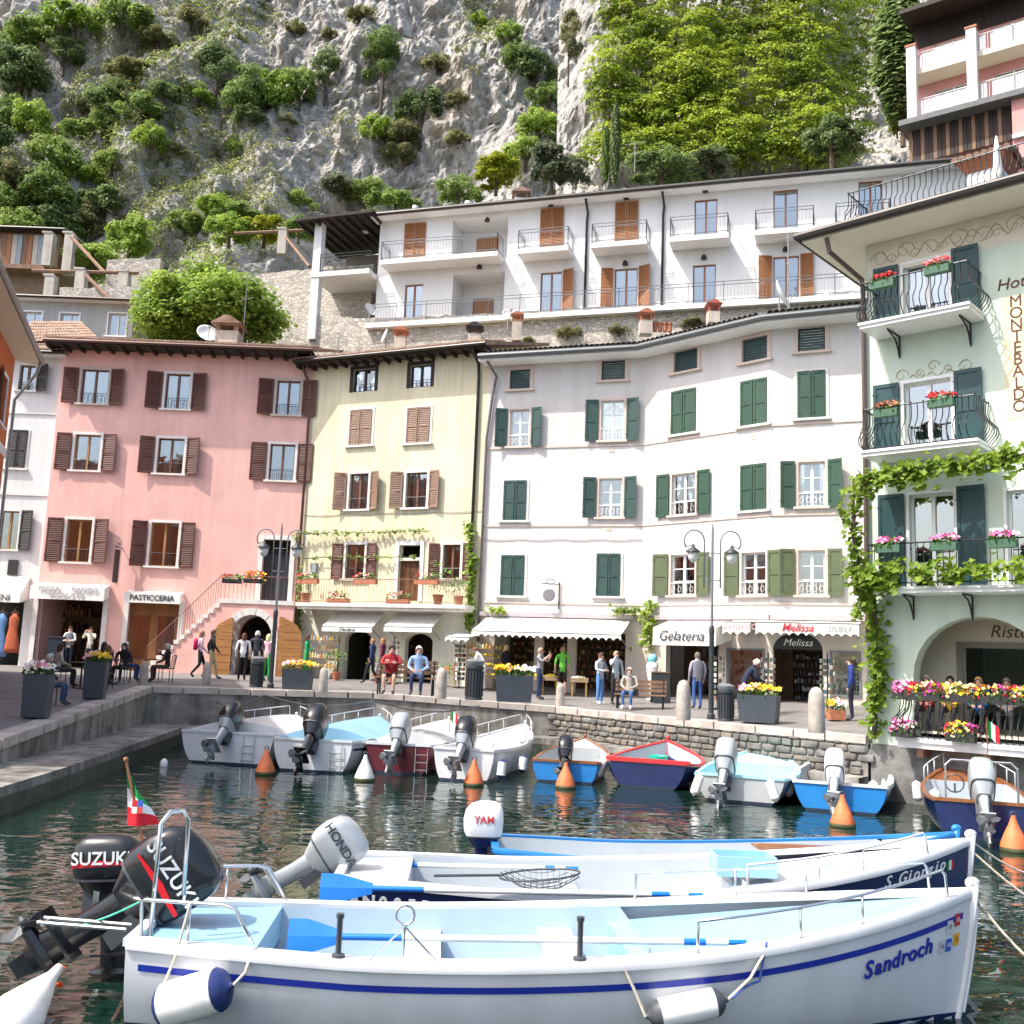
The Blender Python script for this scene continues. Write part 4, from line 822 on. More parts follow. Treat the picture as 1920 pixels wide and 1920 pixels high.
# roof terrace railing
zr = ZRT
bellied(FH, hroof, [(-.2, -.6), (-.2, .55), (7, .55)], zr, .95, .2, ho)
b = MB(); FH.box(b, 1.9, 2.7, zr, zr + 1.75, -2.6, -1.8); ch = b.build('chimney', WHITEF, hroof); b = MB(); c = FH.P(2.3, zr + 1.75, -2.2)
A = Matrix((FH.U, FH.N, ZUP)).transposed(); b.hexa([c + A @ V((x * .42, y * .42, 0)) for x, y in ((-1, -1), (1, -1), (1, 1), (-1, 1))], [c + A @ V((x * .62, y * .62, .28)) for x, y in ((-1, -1), (1, -1), (1, 1), (-1, 1))]); b.build('chimney_hood', TERRA, ch)
b = MB()
for k in range(8): u = 2.3 - .62 + k * .177; b.tube([FH.P(u, zr + 2.08, -2.85), FH.P(u, zr + 2.26, -2.2), FH.P(u, zr + 2.08, -1.55)], .09, 6)
b.build('chimney_tiles', TILE, ch)
um = thing('closed_parasol', 'furled cream parasol on the hotel roof terrace', 'parasol', FH.P(3.05, zr, -.3)); b = MB(); c = FH.P(3.05, zr, -.3); b.lathe([(.02, 0), (.02, .5), (.09, .55), (.13, .8), (.07, 1.4), (.02, 1.75)], c, 10); b.build('canopy', CANV, um, smooth=True); b = MB(); b.lathe([(.2, 0), (.2, .06), (.03, .08), (.03, .1)], c, 12); b.build('base', flat('777777', .7), um)
# ---------------------------------------------------------------- upper white apartment building
FA = Fac((-7.6, 51), (21.5, 42.45))
ap = thing('apartment_block', 'long white apartment building with orange shutters and grey balconies above the row', 'building', (5, 47, 19))
AW = mk('plaster_bright_white', (.76, .76, .75), .9, var=.05, scale=.5, streak=.05)
z1 = FA.uv(690, 606, 1.1)[1]; z2 = FA.uv(822, 479, 1.1)[1]; ZA = FA.uv(900, 390)[1] - .25
UW = [((758, 798, 420, 478), 'c'), ((1013, 1057, 392, 453), 'c'), ((1153, 1197, 380, 442), 'c'), ((1302, 1345, 373, 433), 'g'), ((1450, 1496, 355, 420), 'g'), ((1610, 1655, 338, 405), 'g')]
LW = [((758, 792, 533, 597), 'g'), ((1013, 1053, 510, 575), 'gr'), ((1152, 1195, 503, 567), 'gl'), ((1299, 1342, 496, 558), 'g'), ((1450, 1498, 480, 548), 'gl')]
rec1 = FA.rect(848, 952, 408, 470); rec2 = FA.rect(848, 945, 512, 588); rec1 = (rec1[0], rec1[1], z2, rec1[3]); rec2 = (rec2[0], rec2[1], z1, rec2[3])
hs = []; sp_ = []
for lst, zz in ((UW, z2), (LW, z1)):
    for o, kd in lst: q = FA.rect(*o); q = (q[0], q[1], zz + .02, q[3]); hs.append(q); sp_.append((q, kd))
b = MB(); FA.wall(b, 0, FA.L, z1 - 3, ZA, hs + [rec1, rec2], 1.6 if False else .25); shell(b, FA, FA, ZA, 9, z1 - 4)
for q in (rec1, rec2):
    for a, c, e, f in ((q[0], q[2], q[0], q[3]), (q[0], q[3], q[1], q[3]), (q[1], q[3], q[1], q[2])): b.add([FA.P(a, c, -.25), FA.P(e, f, -.25), FA.P(e, f, -1.6), FA.P(a, c, -1.6)], [(0, 1, 2, 3)])
    b.add([FA.P(q[0], q[2], -1.6), FA.P(q[1], q[2], -1.6), FA.P(q[1], q[3], -1.6), FA.P(q[0], q[3], -1.6)], [(0, 1, 2, 3)])
b.build('wall', AW, ap)
FRO = mk('frame_orange_wood', (.3, .12, .05), .5, var=.15)
for q, kd in sp_:
    wd = (q[1] - q[0])
    if kd == 'c': window(FA, ap, q, None, closed=1, smat=WOODO, frame=FRO, sill=False)
    else: window(FA, ap, q, None, frame=FRO, cols=2, sill=False, curtain=1, L=(q[0] - .06 - wd * .52, q[0] - .06) if 'l' in kd else None, Rr=(q[1] + .06, q[1] + .06 + wd * .52) if 'r' in kd or 'l' in kd else None, smat=WOODO)
for q, px, dv in ((rec1, (895, 935), 1.9), (rec2, (893, 930), 1.9)):
    a, c = FA.uv(px[0], 450, -1.6)[0], FA.uv(px[1], 450, -1.6)[0]; b = MB(); F_ = FA; F_.box(b, a, c, q[2] + .02, q[2] + dv, -1.55, -1.5); b.build('shuttered_door', WOODO, ap)
eave(FA, ap, -.3, FA.L + .2, ZA - .02, .7, TILED, AW, tiles=False, th=.2, depth=7, pitch=.22, gut=GUT)
ROOFA = ZA + .3
def grey_rail(b, F, pts, h=1.0):
    for (a, c) in zip(pts, pts[1:]):
        A_, C_ = F.P(a[0], 0, a[1]), F.P(c[0], 0, c[1]); z0, z1_ = a[2], c[2]
        for hh in (h, h * .84, h * .12): b.tube([A_ + ZUP * (z0 + hh), C_ + ZUP * (z1_ + hh)], .022, 4)
        n = max(2, int((C_ - A_).length / .16))
        for k in range(n + 1): p = A_.lerp(C_, k / n); b.tube([p + ZUP * (z0 + h * .12), p + ZUP * (z0 + h * .84)], .007, 3, cap=False)
        n = max(1, int((C_ - A_).length / 1.6))
        for k in range(n + 1): p = A_.lerp(C_, k / n); b.tube([p + ZUP * z0, p + ZUP * (z0 + h)], .024, 4)
def abal(x0, x1, yb, z, dd, left=True):
    u0, u1 = FA.uv(x0, yb, dd)[0], FA.uv(x1, yb - 10, dd)[0]; b = MB(); FA.box(b, u0, u1, z - .24, z, .002, dd); s = b.build('balcony', AW, ap); r_ = MB(); grey_rail(r_, FA, ([(u0 + .04, .05, z)] if left else []) + [(u0 + .04, dd - .05, z), (u1 - .04, dd - .05, z), (u1 - .04, .05, z)]); r_.build('railing', IRONG, s)
for x0, x1, yb in ((713, 933, 480), (970, 1066, 455), (1108, 1213, 446), (1255, 1366, 435), (1415, 1527, 425), (1566, 1672, 400)): abal(x0, x1, yb, z2, 1.1)
abal(686, 1640, 575, z1, 1.1, False)
pm = GUT
for x in (1100, 1243): u = FA.uv(x, 450)[0]; pipe(FA, ap, [(u, ZA, .5), (u + .05, ZA - .6, .1), (u, ZA - 1, .08), (u, z1 - .3, .08)], .06)
for x in range(3): pass
for (px, py) in ((915, 412), (1034, 383), (1175, 370), (1323, 357), (1472, 340), (1716, 311), (1173, 493), (1320, 482), (1473, 467), (900, 500)):
    u, v_ = FA.uv(px, py); b = MB(); b.lathe([(.1, 0), (.13, .1), (.06, .2), (.02, .22)], FA.P(u, v_ - .12, .1), 8); FA.box(b, u - .13, u + .13, v_ - .14, v_ - .11, 0, .22); b.build('wall_lamp', DARKS, ap)
for px, r_, h in ((770, .16, .75), (870, .2, .7), (1080, .2, .6), (1168, .2, .55), (905, .05, .5), (1045, .05, .45)):
    u = FA.uv(px, 350)[0]; cyl(ap, 'vent_pipe', FA.P(u, ZA + .35, -.8), r_, h, AW)
def tile_chimney(par, base, w_, h, mat=None, hood=TERRA, name='chimney'):
    b = MB(); b.box(base + V((0, 0, h / 2)), (w_, w_, h)); c = b.build(name, mat or AW, par)
    b = MB(); 
    for sx in (-1, 1):
        for sy in (-1, 1): b.box(base + V((sx * w_ * .4, sy * w_ * .4, h + .12)), (w_ * .18, w_ * .18, .24))
    b.box(base + V((0, 0, h + .27)), (w_ * 1.25, w_ * 1.25, .06)); b.hexa([base + V((x * w_ * .7, y * w_ * .7, h + .3)) for x, y in ((-1, -1), (1, -1), (1, 1), (-1, 1))], [base + V((x * w_ * .12, y * w_ * .7, h + .3 + w_ * .35)) for x, y in ((-1, -1), (1, -1), (1, 1), (-1, 1))]); b.build('chimney_cap', hood, c); return c
u = FA.uv(968, 345)[0]; tile_chimney(ap, FA.P(u, ZA + .4, -1), .7, .55, AW, TILE)
# covered terrace at the left end
ut0, ut1 = FA.uv(592, 560, .6)[0], -.02; zq = FA.uv(650, 512, .6)[1]
b = MB(); FA.box(b, ut0 - .2, ut1, zq - .25, zq, -3, 1.0); tr_ = b.build('side_terrace', AW, ap)
b = MB(); FA.box(b, ut0 - .15, ut0 + .28, z1 - .6, ZA - .2, .5, .95); b.build('pillar', AW, tr_)
b = MB(); zc_ = ZA + .05; b.hexa([FA.P(ut0 - 1.0, zc_ - .35, 1.6), FA.P(ut1 + .1, zc_ - .05, 1.2), FA.P(ut1 + .1, zc_ + .1, -4), FA.P(ut0 - 1.0, zc_ - .2, -4)], [FA.P(ut0 - 1.0, zc_ - .2, 1.6), FA.P(ut1 + .1, zc_ + .1, 1.2), FA.P(ut1 + .1, zc_ + .25, -4), FA.P(ut0 - 1.0, zc_ - .05, -4)]); cn = b.build('canopy', DARKWOOD, tr_)
for k in range(9): b = MB(); t = k / 8; u = ut0 - .9 + (ut1 - ut0 + .9) * t; zz = zc_ - .37 + .3 * t; b.hexa([FA.P(u, zz - .16, 1.35 - .3 * t), FA.P(u + .1, zz - .16, 1.35 - .3 * t), FA.P(u + .1, zz, -3.5), FA.P(u, zz, -3.5)], [FA.P(u, zz, 1.35 - .3 * t), FA.P(u + .1, zz, 1.35 - .3 * t), FA.P(u + .1, zz + .14, -3.5), FA.P(u, zz + .14, -3.5)]); b.build('rafter', DARKWOOD, cn)
b = MB(); grey_rail(b, FA, [(ut0 + .3, .9, zq), (ut1, .9, zq)]); b.build('railing', IRON, tr_)
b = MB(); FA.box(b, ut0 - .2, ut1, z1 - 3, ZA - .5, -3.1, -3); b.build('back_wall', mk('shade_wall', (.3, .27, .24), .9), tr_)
for px, hgt in ((672, 1.6), (607, .9)): u = FA.uv(px, 380)[0]; cyl(tr_, 'vent_pipe', FA.P(u, zc_ - .1, -1), .22, hgt * .75, AW)
# ---------------------------------------------------------------- rubble retaining walls
def rubblemat():
    m = bpy.data.materials.new('rubble_masonry'); m.use_nodes = True; n, l = m.node_tree.nodes, m.node_tree.links; b = n['Principled BSDF']; b.inputs['Roughness'].default_value = .9
    ge = n.new('ShaderNodeNewGeometry'); mp = n.new('ShaderNodeMapping'); mp.inputs['Scale'].default_value = (1, 1, 1.5); l.new(ge.outputs['Position'], mp.inputs[0])
    vo = n.new('ShaderNodeTexVoronoi'); vo.feature = 'DISTANCE_TO_EDGE'; vo.inputs['Scale'].default_value = 4.6; l.new(mp.outputs[0], vo.inputs[0]); vc = n.new('ShaderNodeTexVoronoi'); vc.inputs['Scale'].default_value = 4.6; l.new(mp.outputs[0], vc.inputs[0])
    r1 = n.new('ShaderNodeValToRGB'); r1.color_ramp.elements[0].position = .0; r1.color_ramp.elements[1].position = .07; r1.color_ramp.elements[0].color = (.3, .3, .3, 1); l.new(vo.outputs['Distance'], r1.inputs[0])
    hs_ = n.new('ShaderNodeSeparateXYZ'); l.new(vc.outputs['Color'], hs_.inputs[0]); r2 = n.new('ShaderNodeValToRGB'); r2.color_ramp.elements[0].color = (.3, .27, .23, 1); r2.color_ramp.elements[1].color = (.62, .57, .5, 1); l.new(hs_.outputs[0], r2.inputs[0])
    t = n.new('ShaderNodeTexNoise'); t.inputs['Scale'].default_value = .5; l.new(ge.outputs['Position'], t.inputs[0]); r3 = n.new('ShaderNodeValToRGB'); r3.color_ramp.elements[0].position = .4; r3.color_ramp.elements[1].position = .62; l.new(t.outputs[0], r3.inputs[0])
    mo = n.new('ShaderNodeMixRGB'); mo.inputs[1].default_value = (.58, .53, .46, 1); l.new(r1.outputs[0], mo.inputs[0]); l.new(r2.outputs[0], mo.inputs[2])
    m2 = n.new('ShaderNodeMixRGB'); m2.inputs[2].default_value = (.6, .54, .46, 1); l.new(mo.outputs[0], m2.inputs[1]); mm = n.new('ShaderNodeMath'); mm.operation = 'MULTIPLY'; mm.inputs[1].default_value = .45; l.new(r3.outputs[0], mm.inputs[0]); l.new(mm.outputs[0], m2.inputs[0])
    l.new(m2.outputs[0], b.inputs['Base Color']); bp = n.new('ShaderNodeBump'); bp.inputs['Distance'].default_value = .05; l.new(r1.outputs[0], bp.inputs['Height']); l.new(bp.outputs[0], b.inputs['Normal']); return m
RUB = rubblemat()
def stonewall(F, prof, th, name, label, zb, seed):   # prof: (u, ztop)
    rr = random.Random(seed); b = MB(); rings = []
    for (u, z), (u2, z2_) in zip(prof, prof[1:]):
        n = max(1, int((u2 - u) / .35))
        for k in range(n): t = k / n; zz = z + (z2_ - z) * t + rr.uniform(-.07, .07); rings.append([F.P(u + (u2 - u) * t, zb, 0), F.P(u + (u2 - u) * t, zz, 0), F.P(u + (u2 - u) * t, zz, -th), F.P(u + (u2 - u) * t, zb, -th)])
    rings.append([F.P(prof[-1][0], zb, 0), F.P(prof[-1][0], prof[-1][1], 0), F.P(prof[-1][0], prof[-1][1], -th), F.P(prof[-1][0], zb, -th)])
    b.loft(rings); return tag(b.build(name, RUB), label, 'wall')
FR = Fac((FA.P(0, 0, .75) - FA.U * 14).xy, (FA.P(FA.L, 0, .75)).xy)
pv = lambda x, y: FR.uv(x, y)
stonewall(FR, [(pv(345, 662)[0], pv(345, 662)[1]), pv(378, 605), pv(420, 593), pv(560, 590), pv(690, 596), pv(960, 588), pv(1090, 578), pv(1300, 570), pv(1620, 548)], .6, 'retaining_wall', 'long pale rubble retaining wall below the white apartment building', 10, 1)
FR2 = Fac((FA.P(0, 0, -1.5) - FA.U * 12).xy, (FA.P(4, 0, -1.5)).xy)
stonewall(FR2, [FR2.uv(442, 520), FR2.uv(462, 518), FR2.uv(463, 520), FR2.uv(520, 510), FR2.uv(592, 503), (FR2.uv(700, 500)[0], FR2.uv(592, 503)[1])], .6, 'terrace_wall', 'grey rubble terrace wall behind the round chimney and satellite dish', 12, 2)
# ---------------------------------------------------------------- roof clutter: chimneys, dishes, aerials
def chim(px, py, Y, w_, h, mat, hood, label):
    p = at(px, py, Y); r_ = thing('chimney', label, 'chimney', p); tile_chimney(r_, p, w_, h, mat, hood, 'stack'); return r_
PLA = mk('chimney_plaster', (.55, .48, .4), .9, var=.2, scale=3, streak=.2)
chim(428, 660, 44, 1.0, .85, PLA, TILE, 'square plastered chimney with little gabled cap on the pink roof')
chim(750, 655, 43, .5, .5, PLA, TERRA, 'small chimney with terracotta hood on the yellow roof by the aerial dish')
chim(889, 650, 41.5, .55, .5, PLA, DARKS, 'pale chimney with black cap on the yellow roof')
chim(968, 640, 41, .4, .8, PLA, TERRA, 'narrow terracotta topped chimney between yellow and white roofs')
chim(1210, 628, 39.5, .5, .55, PLA, TERRA, 'terracotta hooded chimney on the white row roof')
chim(1337, 607, 38, .45, .45, PLA, mk('chimney_red', (.42, .12, .07), .7), 'stubby red capped chimney on the white row roof')
p = at(1242, 622, 39.5); lb = thing('chimney', 'low row of terracotta flue pots on the white row roof', 'chimney', p)
for k in range(4): b = MB(); b.lathe([(.09, 0), (.09, .3), (.12, .32), (.12, .38), (.07, .38)], p + V((k * .2 - .3, 0, 0)), 8); b.build('flue_pot', TERRA, lb)
def dish(px, py, Y, r_, az, el, label, pole=.6):
    p = at(px, py, Y); o = thing('satellite_dish', label, 'satellite dish', p - ZUP * pole); d = V((math.sin(az) * math.cos(el), -math.cos(az) * math.cos(el), math.sin(el))); q = d.to_track_quat('Z', 'Y').to_matrix(); b = MB()
    b.lathe([(.02, 0), (r_ * .5, r_ * .07), (r_ * .85, r_ * .2), (r_, r_ * .29), (r_, r_ * .32), (r_ * .84, r_ * .23), (r_ * .5, r_ * .1), (.02, .03)], p, 20, q); b.build('reflector', mk('dish_white', (.72, .72, .7), .5), o, smooth=True)
    b = MB(); b.tube([p + q @ V((0, -r_, .1)), p + q @ V((0, 0, r_ * 1.1))], .02, 5); b.box(p + q @ V((0, 0, r_ * 1.1)), (.1, .1, .1)); b.build('feed_arm', GUTL, o); b = MB(); b.tube([p - ZUP * pole, p - ZUP * .02], .03, 6); b.build('pole', GUTL, o)
dish(388, 628, 43.8, .48, .5, .5, 'white satellite dish beside the gabled chimney on the pink roof'); dish(1461, 556, 38, .62, 1.1, .4, 'large white satellite dish at the end of the white row roof', .9); dish(953, 592, 41, .3, .4, .5, 'small satellite dish beside the narrow terracotta topped chimney'); dish(693, 582, 49, .35, .9, .4, 'small satellite dish on the apartment corner balcony')
dish(724, 632, 43, .35, -1.2, .3, 'satellite dish edge on above the yellow roof')
def aerial(px, py, Y, h, label, n=7):
    p = at(px, py, Y); o = thing('tv_aerial', label, 'aerial', p); b = MB(); b.tube([p, p + ZUP * h], .022, 5); b.build('mast', GUTL, o)
    for zz, w_ in ((h * .93, .9), (h * .6, .6)):
        b = MB(); b.tube([p + V((-w_ * .6, .1, zz)), p + V((w_ * .6, -.1, zz + .12))], .015, 4)
        for k in range(n): c = p + V((-w_ * .6 + 1.2 * w_ * k / (n - 1), .1 - .2 * k / (n - 1), zz + .12 * k / (n - 1))); b.tube([c - V((0, .22, .1)), c + V((0, .22, .1))], .008, 3)
        b.build('antenna', GUTL, o)
aerial(1478, 585, 37.5, 3.2, 'tall television aerial beside the large satellite dish'); aerial(1190, 322, 48, 1.6, 'television aerial on the apartment block roof'); aerial(455, 640, 44, 3.2, 'television aerial rising behind the gabled chimney', 12); aerial(633, 665, 43, .8, 'short aerial at the pink roof end')
# ---------------------------------------------------------------- left edge: orange house and narrow white house
ORN = mk('plaster_orange', (.55, .15, .055), .9, var=.1, scale=.9, streak=.1)
oh = thing('orange_house', 'orange plaster house corner with wide cream eaves at the left edge', 'house', (-17, 30, 1.5))
c0 = at(14, 800, 33.5); FO = Fac((c0.x + 5.0, 18.5), (c0.x, 33.5)); FO.N = V((FO.U.y, -FO.U.x, 0)); ZO = at(40, 690, 33.5).z + .3
b = MB(); wo_ = [(FO.L - 2.1, FO.L - 1.0, ZO - 2.6, ZO - 1.0), (FO.L - 2.1, FO.L - 1.0, ZO - 5.6, ZO - 4.0), (FO.L - 2.1, FO.L - 1.0, ZO - 8.6, ZO - 7.0)]; FO.wall(b, 0, FO.L, .3, ZO, wo_, .25); shell(b, FO, FO, ZO, 8); b.build('wall', ORN, oh)
for q in wo_: window(FO, oh, q, SURRW, frame=FRAMEB, L=(q[0] - .75, q[0] - .13), Rr=None, smat=WOODB)
b = MB(); F = FO; b.hexa([F.P(-.5, ZO, .0), F.P(F.L + .25, ZO, 0), F.P(F.L + .25, ZO - .05, .75), F.P(-.5, ZO - .05, .75)], [F.P(-.5, ZO + .2, .0), F.P(F.L + .25, ZO + .2, 0), F.P(F.L + .25, ZO + .1, .75), F.P(-.5, ZO + .1, .75)]); b.build('eave', HC, oh)
b = MB(); b.tube([F.P(-.5, ZO + .06, .83), F.P(F.L + .3, ZO + .06, .83)], .09, 8); b.tube([F.P(F.L + .1, ZO + .02, .8), F.P(F.L + .08, ZO - .4, .7), F.P(F.L + .05, ZO - 1.4, .12), F.P(F.L + .05, 2, .12)], .055, 8); b.build('gutter', GUTL, oh)
b = MB()
for z in (ZO - 3.3, ZO - 6.3): F.box(b, 0, F.L, z - .15, z + .15, 0, .06)
b.build('string_course', SURRW, oh)
FN = Fac(g(-60, 1240, 42.3), g(58, 1240, 42.3)); nh = thing('narrow_white_house', 'narrow white house with black shutters beside the pink house', 'house', (-21, 41, 1.8)); ZN = 15.0
wq = [FN.rect(36, 66, 685, 732), FN.rect(14, 50, 808, 878), FN.rect(-2, 34, 958, 1030)]; sq_ = FN.rect(-20, 40, 1128, 1240); sq_ = (sq_[0], sq_[1], 1.5, sq_[3])
b = MB(); FN.wall(b, 0, FN.L + .25, .5, ZN, wq + [sq_], .25); shell(b, FN, FN, ZN, 8); b.build('wall', mk('plaster_offwhite', (.72, .72, .7), .9, var=.05, scale=.8, streak=.12), nh)
for k, q in enumerate(wq): window(FN, nh, q, SURRW, sw=.09, frame=FRAMEY if k == 2 else FRAMEB, closed=1 if k == 1 else None, Rr=(q[1] + .1, q[1] + .62) if k != 1 else None, smat=DARKS, grille=1 if k == 0 else None)
eave(FN, nh, -.2, FN.L + .3, ZN, .6, TILE, AW, tiles=True)
for z in (FN.uv(30, 772)[1], FN.uv(30, 925)[1]): b = MB(); FN.box(b, 0, FN.L + .25, z - .08, z + .08, 0, .05); b.build('string_course', SURRW, nh)
q = FN.rect(-30, 42, 1078, 1130, .6); a = awning(FN, nh, (q[0], q[1]), q[3], q[2] + .4, .7, val=.38, sideclosed=True); text('BENI', .36, FN.P(FN.uv(2, 1122, .7)[0], q[2] + .2, .73), FN.U, ZUP, LET, a)
b = MB(); q = FN.rect(16, 34, 1050, 1078); FN.box(b, q[0], q[1], q[2], q[3], .02, .08); b.build('notice_board', DARKS, nh)
for px, py, hh_, col, lab in ((5, 1150, 1.7, '5f86b4', 'long pale blue dress hanging outside the shop by the pink house'), (28, 1150, 1.55, 'a8583a', 'rust coloured dress hanging outside the shop by the pink house')):
    p = at(px, py, 40.2); d = thing('hanging_dress', lab, 'dress', p - ZUP * hh_); b = MB(); rg = []
    for k in range(9):
        t = k / 8; r_ = (.05, .2, .19, .16, .2, .24, .27, .3, .31)[k]; rg.append([p + V(((r_ + .015 * math.sin(a * 5 + k)) * math.cos(a), .35 * r_ * math.sin(a), -t * hh_)) for a in [2 * math.pi * i / 20 for i in range(20)]])
    b.loft(rg); b.build('cloth', flat(col, .9, var=.25, scale=14), d, smooth=True); b = MB(); b.tube([p + V((-.18, 0, -.02)), p + V((0, 0, .1)), p + V((.18, 0, -.02))], .012, 5); b.tube([p + V((0, 0, .1)), p + V((0, 0, .2)), p + V((.04, 0, .24))], .008, 5); b.build('hanger', FRAMEB, d)
# ---------------------------------------------------------------- houses on the slope at left
def house(name, label, cat, pts, Y, mat, wins, over=.4, dep=5, roofm=TILED, zb=9, wf=WHITEF, Y2=None, pitch=.18):
    (x0, y0), (x1, y1) = pts; F = Fac(g(x0, 600, Y), g(x1, 600, Y2 or Y)); zt = F.uv((x0 + x1) / 2, (y0 + y1) / 2)[1]; h = thing(name, label, cat, F.P(F.L / 2, zb)); qs = [F.rect(*w_) for w_ in wins]; b = MB(); F.wall(b, 0, F.L, zb, zt, qs, .2); shell(b, F, F, zt, dep, zb); b.build('wall', mat, h)
    for q in qs: window(F, h, q, WHITEF, sw=.08, frame=wf, closed=None)
    eave(F, h, -over, F.L + over, zt - .02, over, roofm, AW if roofm == TILED else DARKWOOD, tiles=False, depth=dep, pitch=pitch, gut=GUT); return F, h, zt
GREYP = mk('plaster_grey', (.42, .43, .41), .9, var=.12, scale=.9, streak=.15)
house('grey_house', 'low grey plaster house with white framed windows behind the pink roof', 'house', ((15, 562), (250, 570)), 47.5, GREYP, [(43, 78, 585, 608), (113, 148, 588, 612), (203, 236, 588, 630)], pitch=.02)
FWD, wh, zt = house('timber_house', 'timber fronted house with glazed planks and concrete pillars on the slope', 'house', ((-20, 436), (96, 436)), 55, mk('house_brown', (.25, .17, .11), .9, var=.3), [], over=.5, roofm=GUTL, zb=14, pitch=.1)
for k in range(9):
    b = MB(); u = FWD.uv(4, 460)[0] + k * .3; FWD.box(b, u, u + .27, FWD.uv(40, 505)[1], zt - .15, .02, .07 + .02 * (k % 2)); b.build('plank', (TIMBER, WOODO, flat('b9b2a6', .7), flat('8f98a0', .3))[k % 4], wh)
b = MB(); q = FWD.uv(40, 506)[1]; FWD.box(b, -.2, FWD.L + .2, q - .25, q, 0, .9); b.build('balcony_floor', TIMBER, wh)
PIL = mk('limonaia_pillar', (.5, .46, .4), .9, var=.2, scale=2, streak=.2)
for k, (px, py0, py1, Y) in enumerate(((92, 440, 500, 54), (130, 440, 515, 53.5), (95, 520, 565, 50), (152, 508, 560, 50), (233, 512, 555, 50.5), (530, 432, 478, 57))):
    p0, p1 = at(px, py1, Y), at(px, py0, Y); b = MB(); b.box((p0 + p1) / 2, (.5, .5, (p1 - p0).z)); b.box(p1 + V((0, 0, .05)), (.56, .56, .1)); tag(b.build('stone_pillar', PIL), 'square pale lemon house pillar standing on the slope', 'pillar', 'lemon house pillars')
for k, (a, c, lab) in enumerate((((60, 508, 50), (260, 512, 50.5), 'weathered beam lying level across the lemon house pillars'), ((150, 505, 50), (205, 560, 49), 'weathered beam slanting down from the lemon house pillars'), ((130, 440, 53.5), (195, 510, 51), 'dark beam slanting down beside the timber house'), ((440, 438, 57), (570, 432, 57), 'long thin beam on the pillar by the apartment canopy'), ((532, 440, 57), (580, 500, 55), 'dark beam slanting beside the apartment canopy'))):
    b = MB(); b.tube([at(*a), at(*c)], .1, 6); tag(b.build('beam', TIMBER), lab, 'beam')
FL = Fac(g(200, 500, 51.5), g(300, 500, 51.5)); stonewall(FL, [(0, FL.uv(200, 488)[1]), (FL.L, FL.uv(300, 484)[1])], .5, 'garden_wall', 'short pale plastered wall on the slope behind the bright tree', 14, 5); FL = Fac(g(110, 560, 49.5), g(262, 560, 49.5)); stonewall(FL, [(0, FL.uv(110, 540)[1]), (FL.L, FL.uv(262, 536)[1])], .5, 'garden_wall', 'low pale garden wall under the lemon house beams', 14, 6)
# tiled lean-to roof behind the narrow house
p = [at(45, 645, 43.5), at(185, 640, 43.5), at(150, 606, 46.5), at(60, 606, 46.5)]; rt = thing('tiled_outbuilding', 'old clay tiled roof in front of the grey house', 'outbuilding', p[0]); b = MB(); b.hexa([q - ZUP * .1 for q in p], p); b.build('roof', TILE, rt); t = MB()
for k in range(22):
    for j in range(7):
        a = p[0].lerp(p[1], k / 21).lerp(p[3].lerp(p[2], k / 21), j / 7); c = p[0].lerp(p[1], k / 21).lerp(p[3].lerp(p[2], k / 21), (j + 1.1) / 7); t.loft([[q + V((.09 * math.cos(i * math.pi / 4), 0, .09 * math.sin(i * math.pi / 4) + .02)) for i in range(5)] for q in (a + ZUP * .03, c)], cap=False, closed=False)
t.build('roof_tiles', TILE, rt, kind='stuff')
b = MB(); b.box((p[0] + p[1]) / 2 + V((0, 1.5, -2.5)), (3.6, 3, 4.7)); b.build('wall', PLA, rt)
# ---------------------------------------------------------------- pink hotel up at the right
FT = Fac(g(1716, 150, 54), g(1920, 150, 50.7)); FT.L = 9; tp = thing('hillside_hotel', 'pink hillside hotel with white pillars and glazed balconies below the cliff', 'hotel', FT.P(3, 20))
zA, zB, zC = FT.uv(1740, 126, 1.2)[1], FT.uv(1745, 213, 1.2)[1], FT.uv(1760, 45)[1]
qd = []
for zz in (zA, zB):
    for k in range(3): qd.append((1.0 + k * 3.1, 3.1 + k * 3.1, zz + .05, zz + 2.0))
b = MB(); FT.wall(b, 0, FT.L, zB - 6, zC + .6, qd, .2); shell(b, FT, FT, zC + .6, 6, zB - 6); b.build('wall', mk('plaster_pink_hotel', (.62, .3, .28), .9, var=.08), tp)
for q in qd: window(FT, tp, q, None, frame=WHITEF, cols=2, sill=False, curtain=1)
for zz in (zA, zB):
    b = MB(); FT.box(b, -.1, FT.L, zz - .3, zz, .002, 1.3); s = b.build('balcony', HC, tp); r_ = MB(); r_.tube([FT.P(.1, zz + 1, 1.22), FT.P(FT.L, zz + 1, 1.22)], .03, 5); n = 60
    for k in range(n): u = .1 + (FT.L - .1) * k / n; r_.tube([FT.P(u, zz, 1.22), FT.P(u, zz + 1, 1.22)], .016, 4)
    r_.build('railing', WHITEF, s)
    for k in range(6): b = MB(); FT.box(b, .35 + k * 1.3, 1.4 + k * 1.3, zz + .1, zz + .92, 1.18, 1.2); b.build('glass_panel', GLASS, s)
for u in (-.05, 3.1, 6.3): b = MB(); FT.box(b, u, u + .5, zB - .35, zA + 1.25, 1.3, 1.75); p_ = b.build('pillar', AW, tp); b = MB(); FT.box(b, u - .06, u + .56, zA + 1.25, zA + 1.36, 1.24, 1.8); b.build('pillar_cap', TERRA, p_)
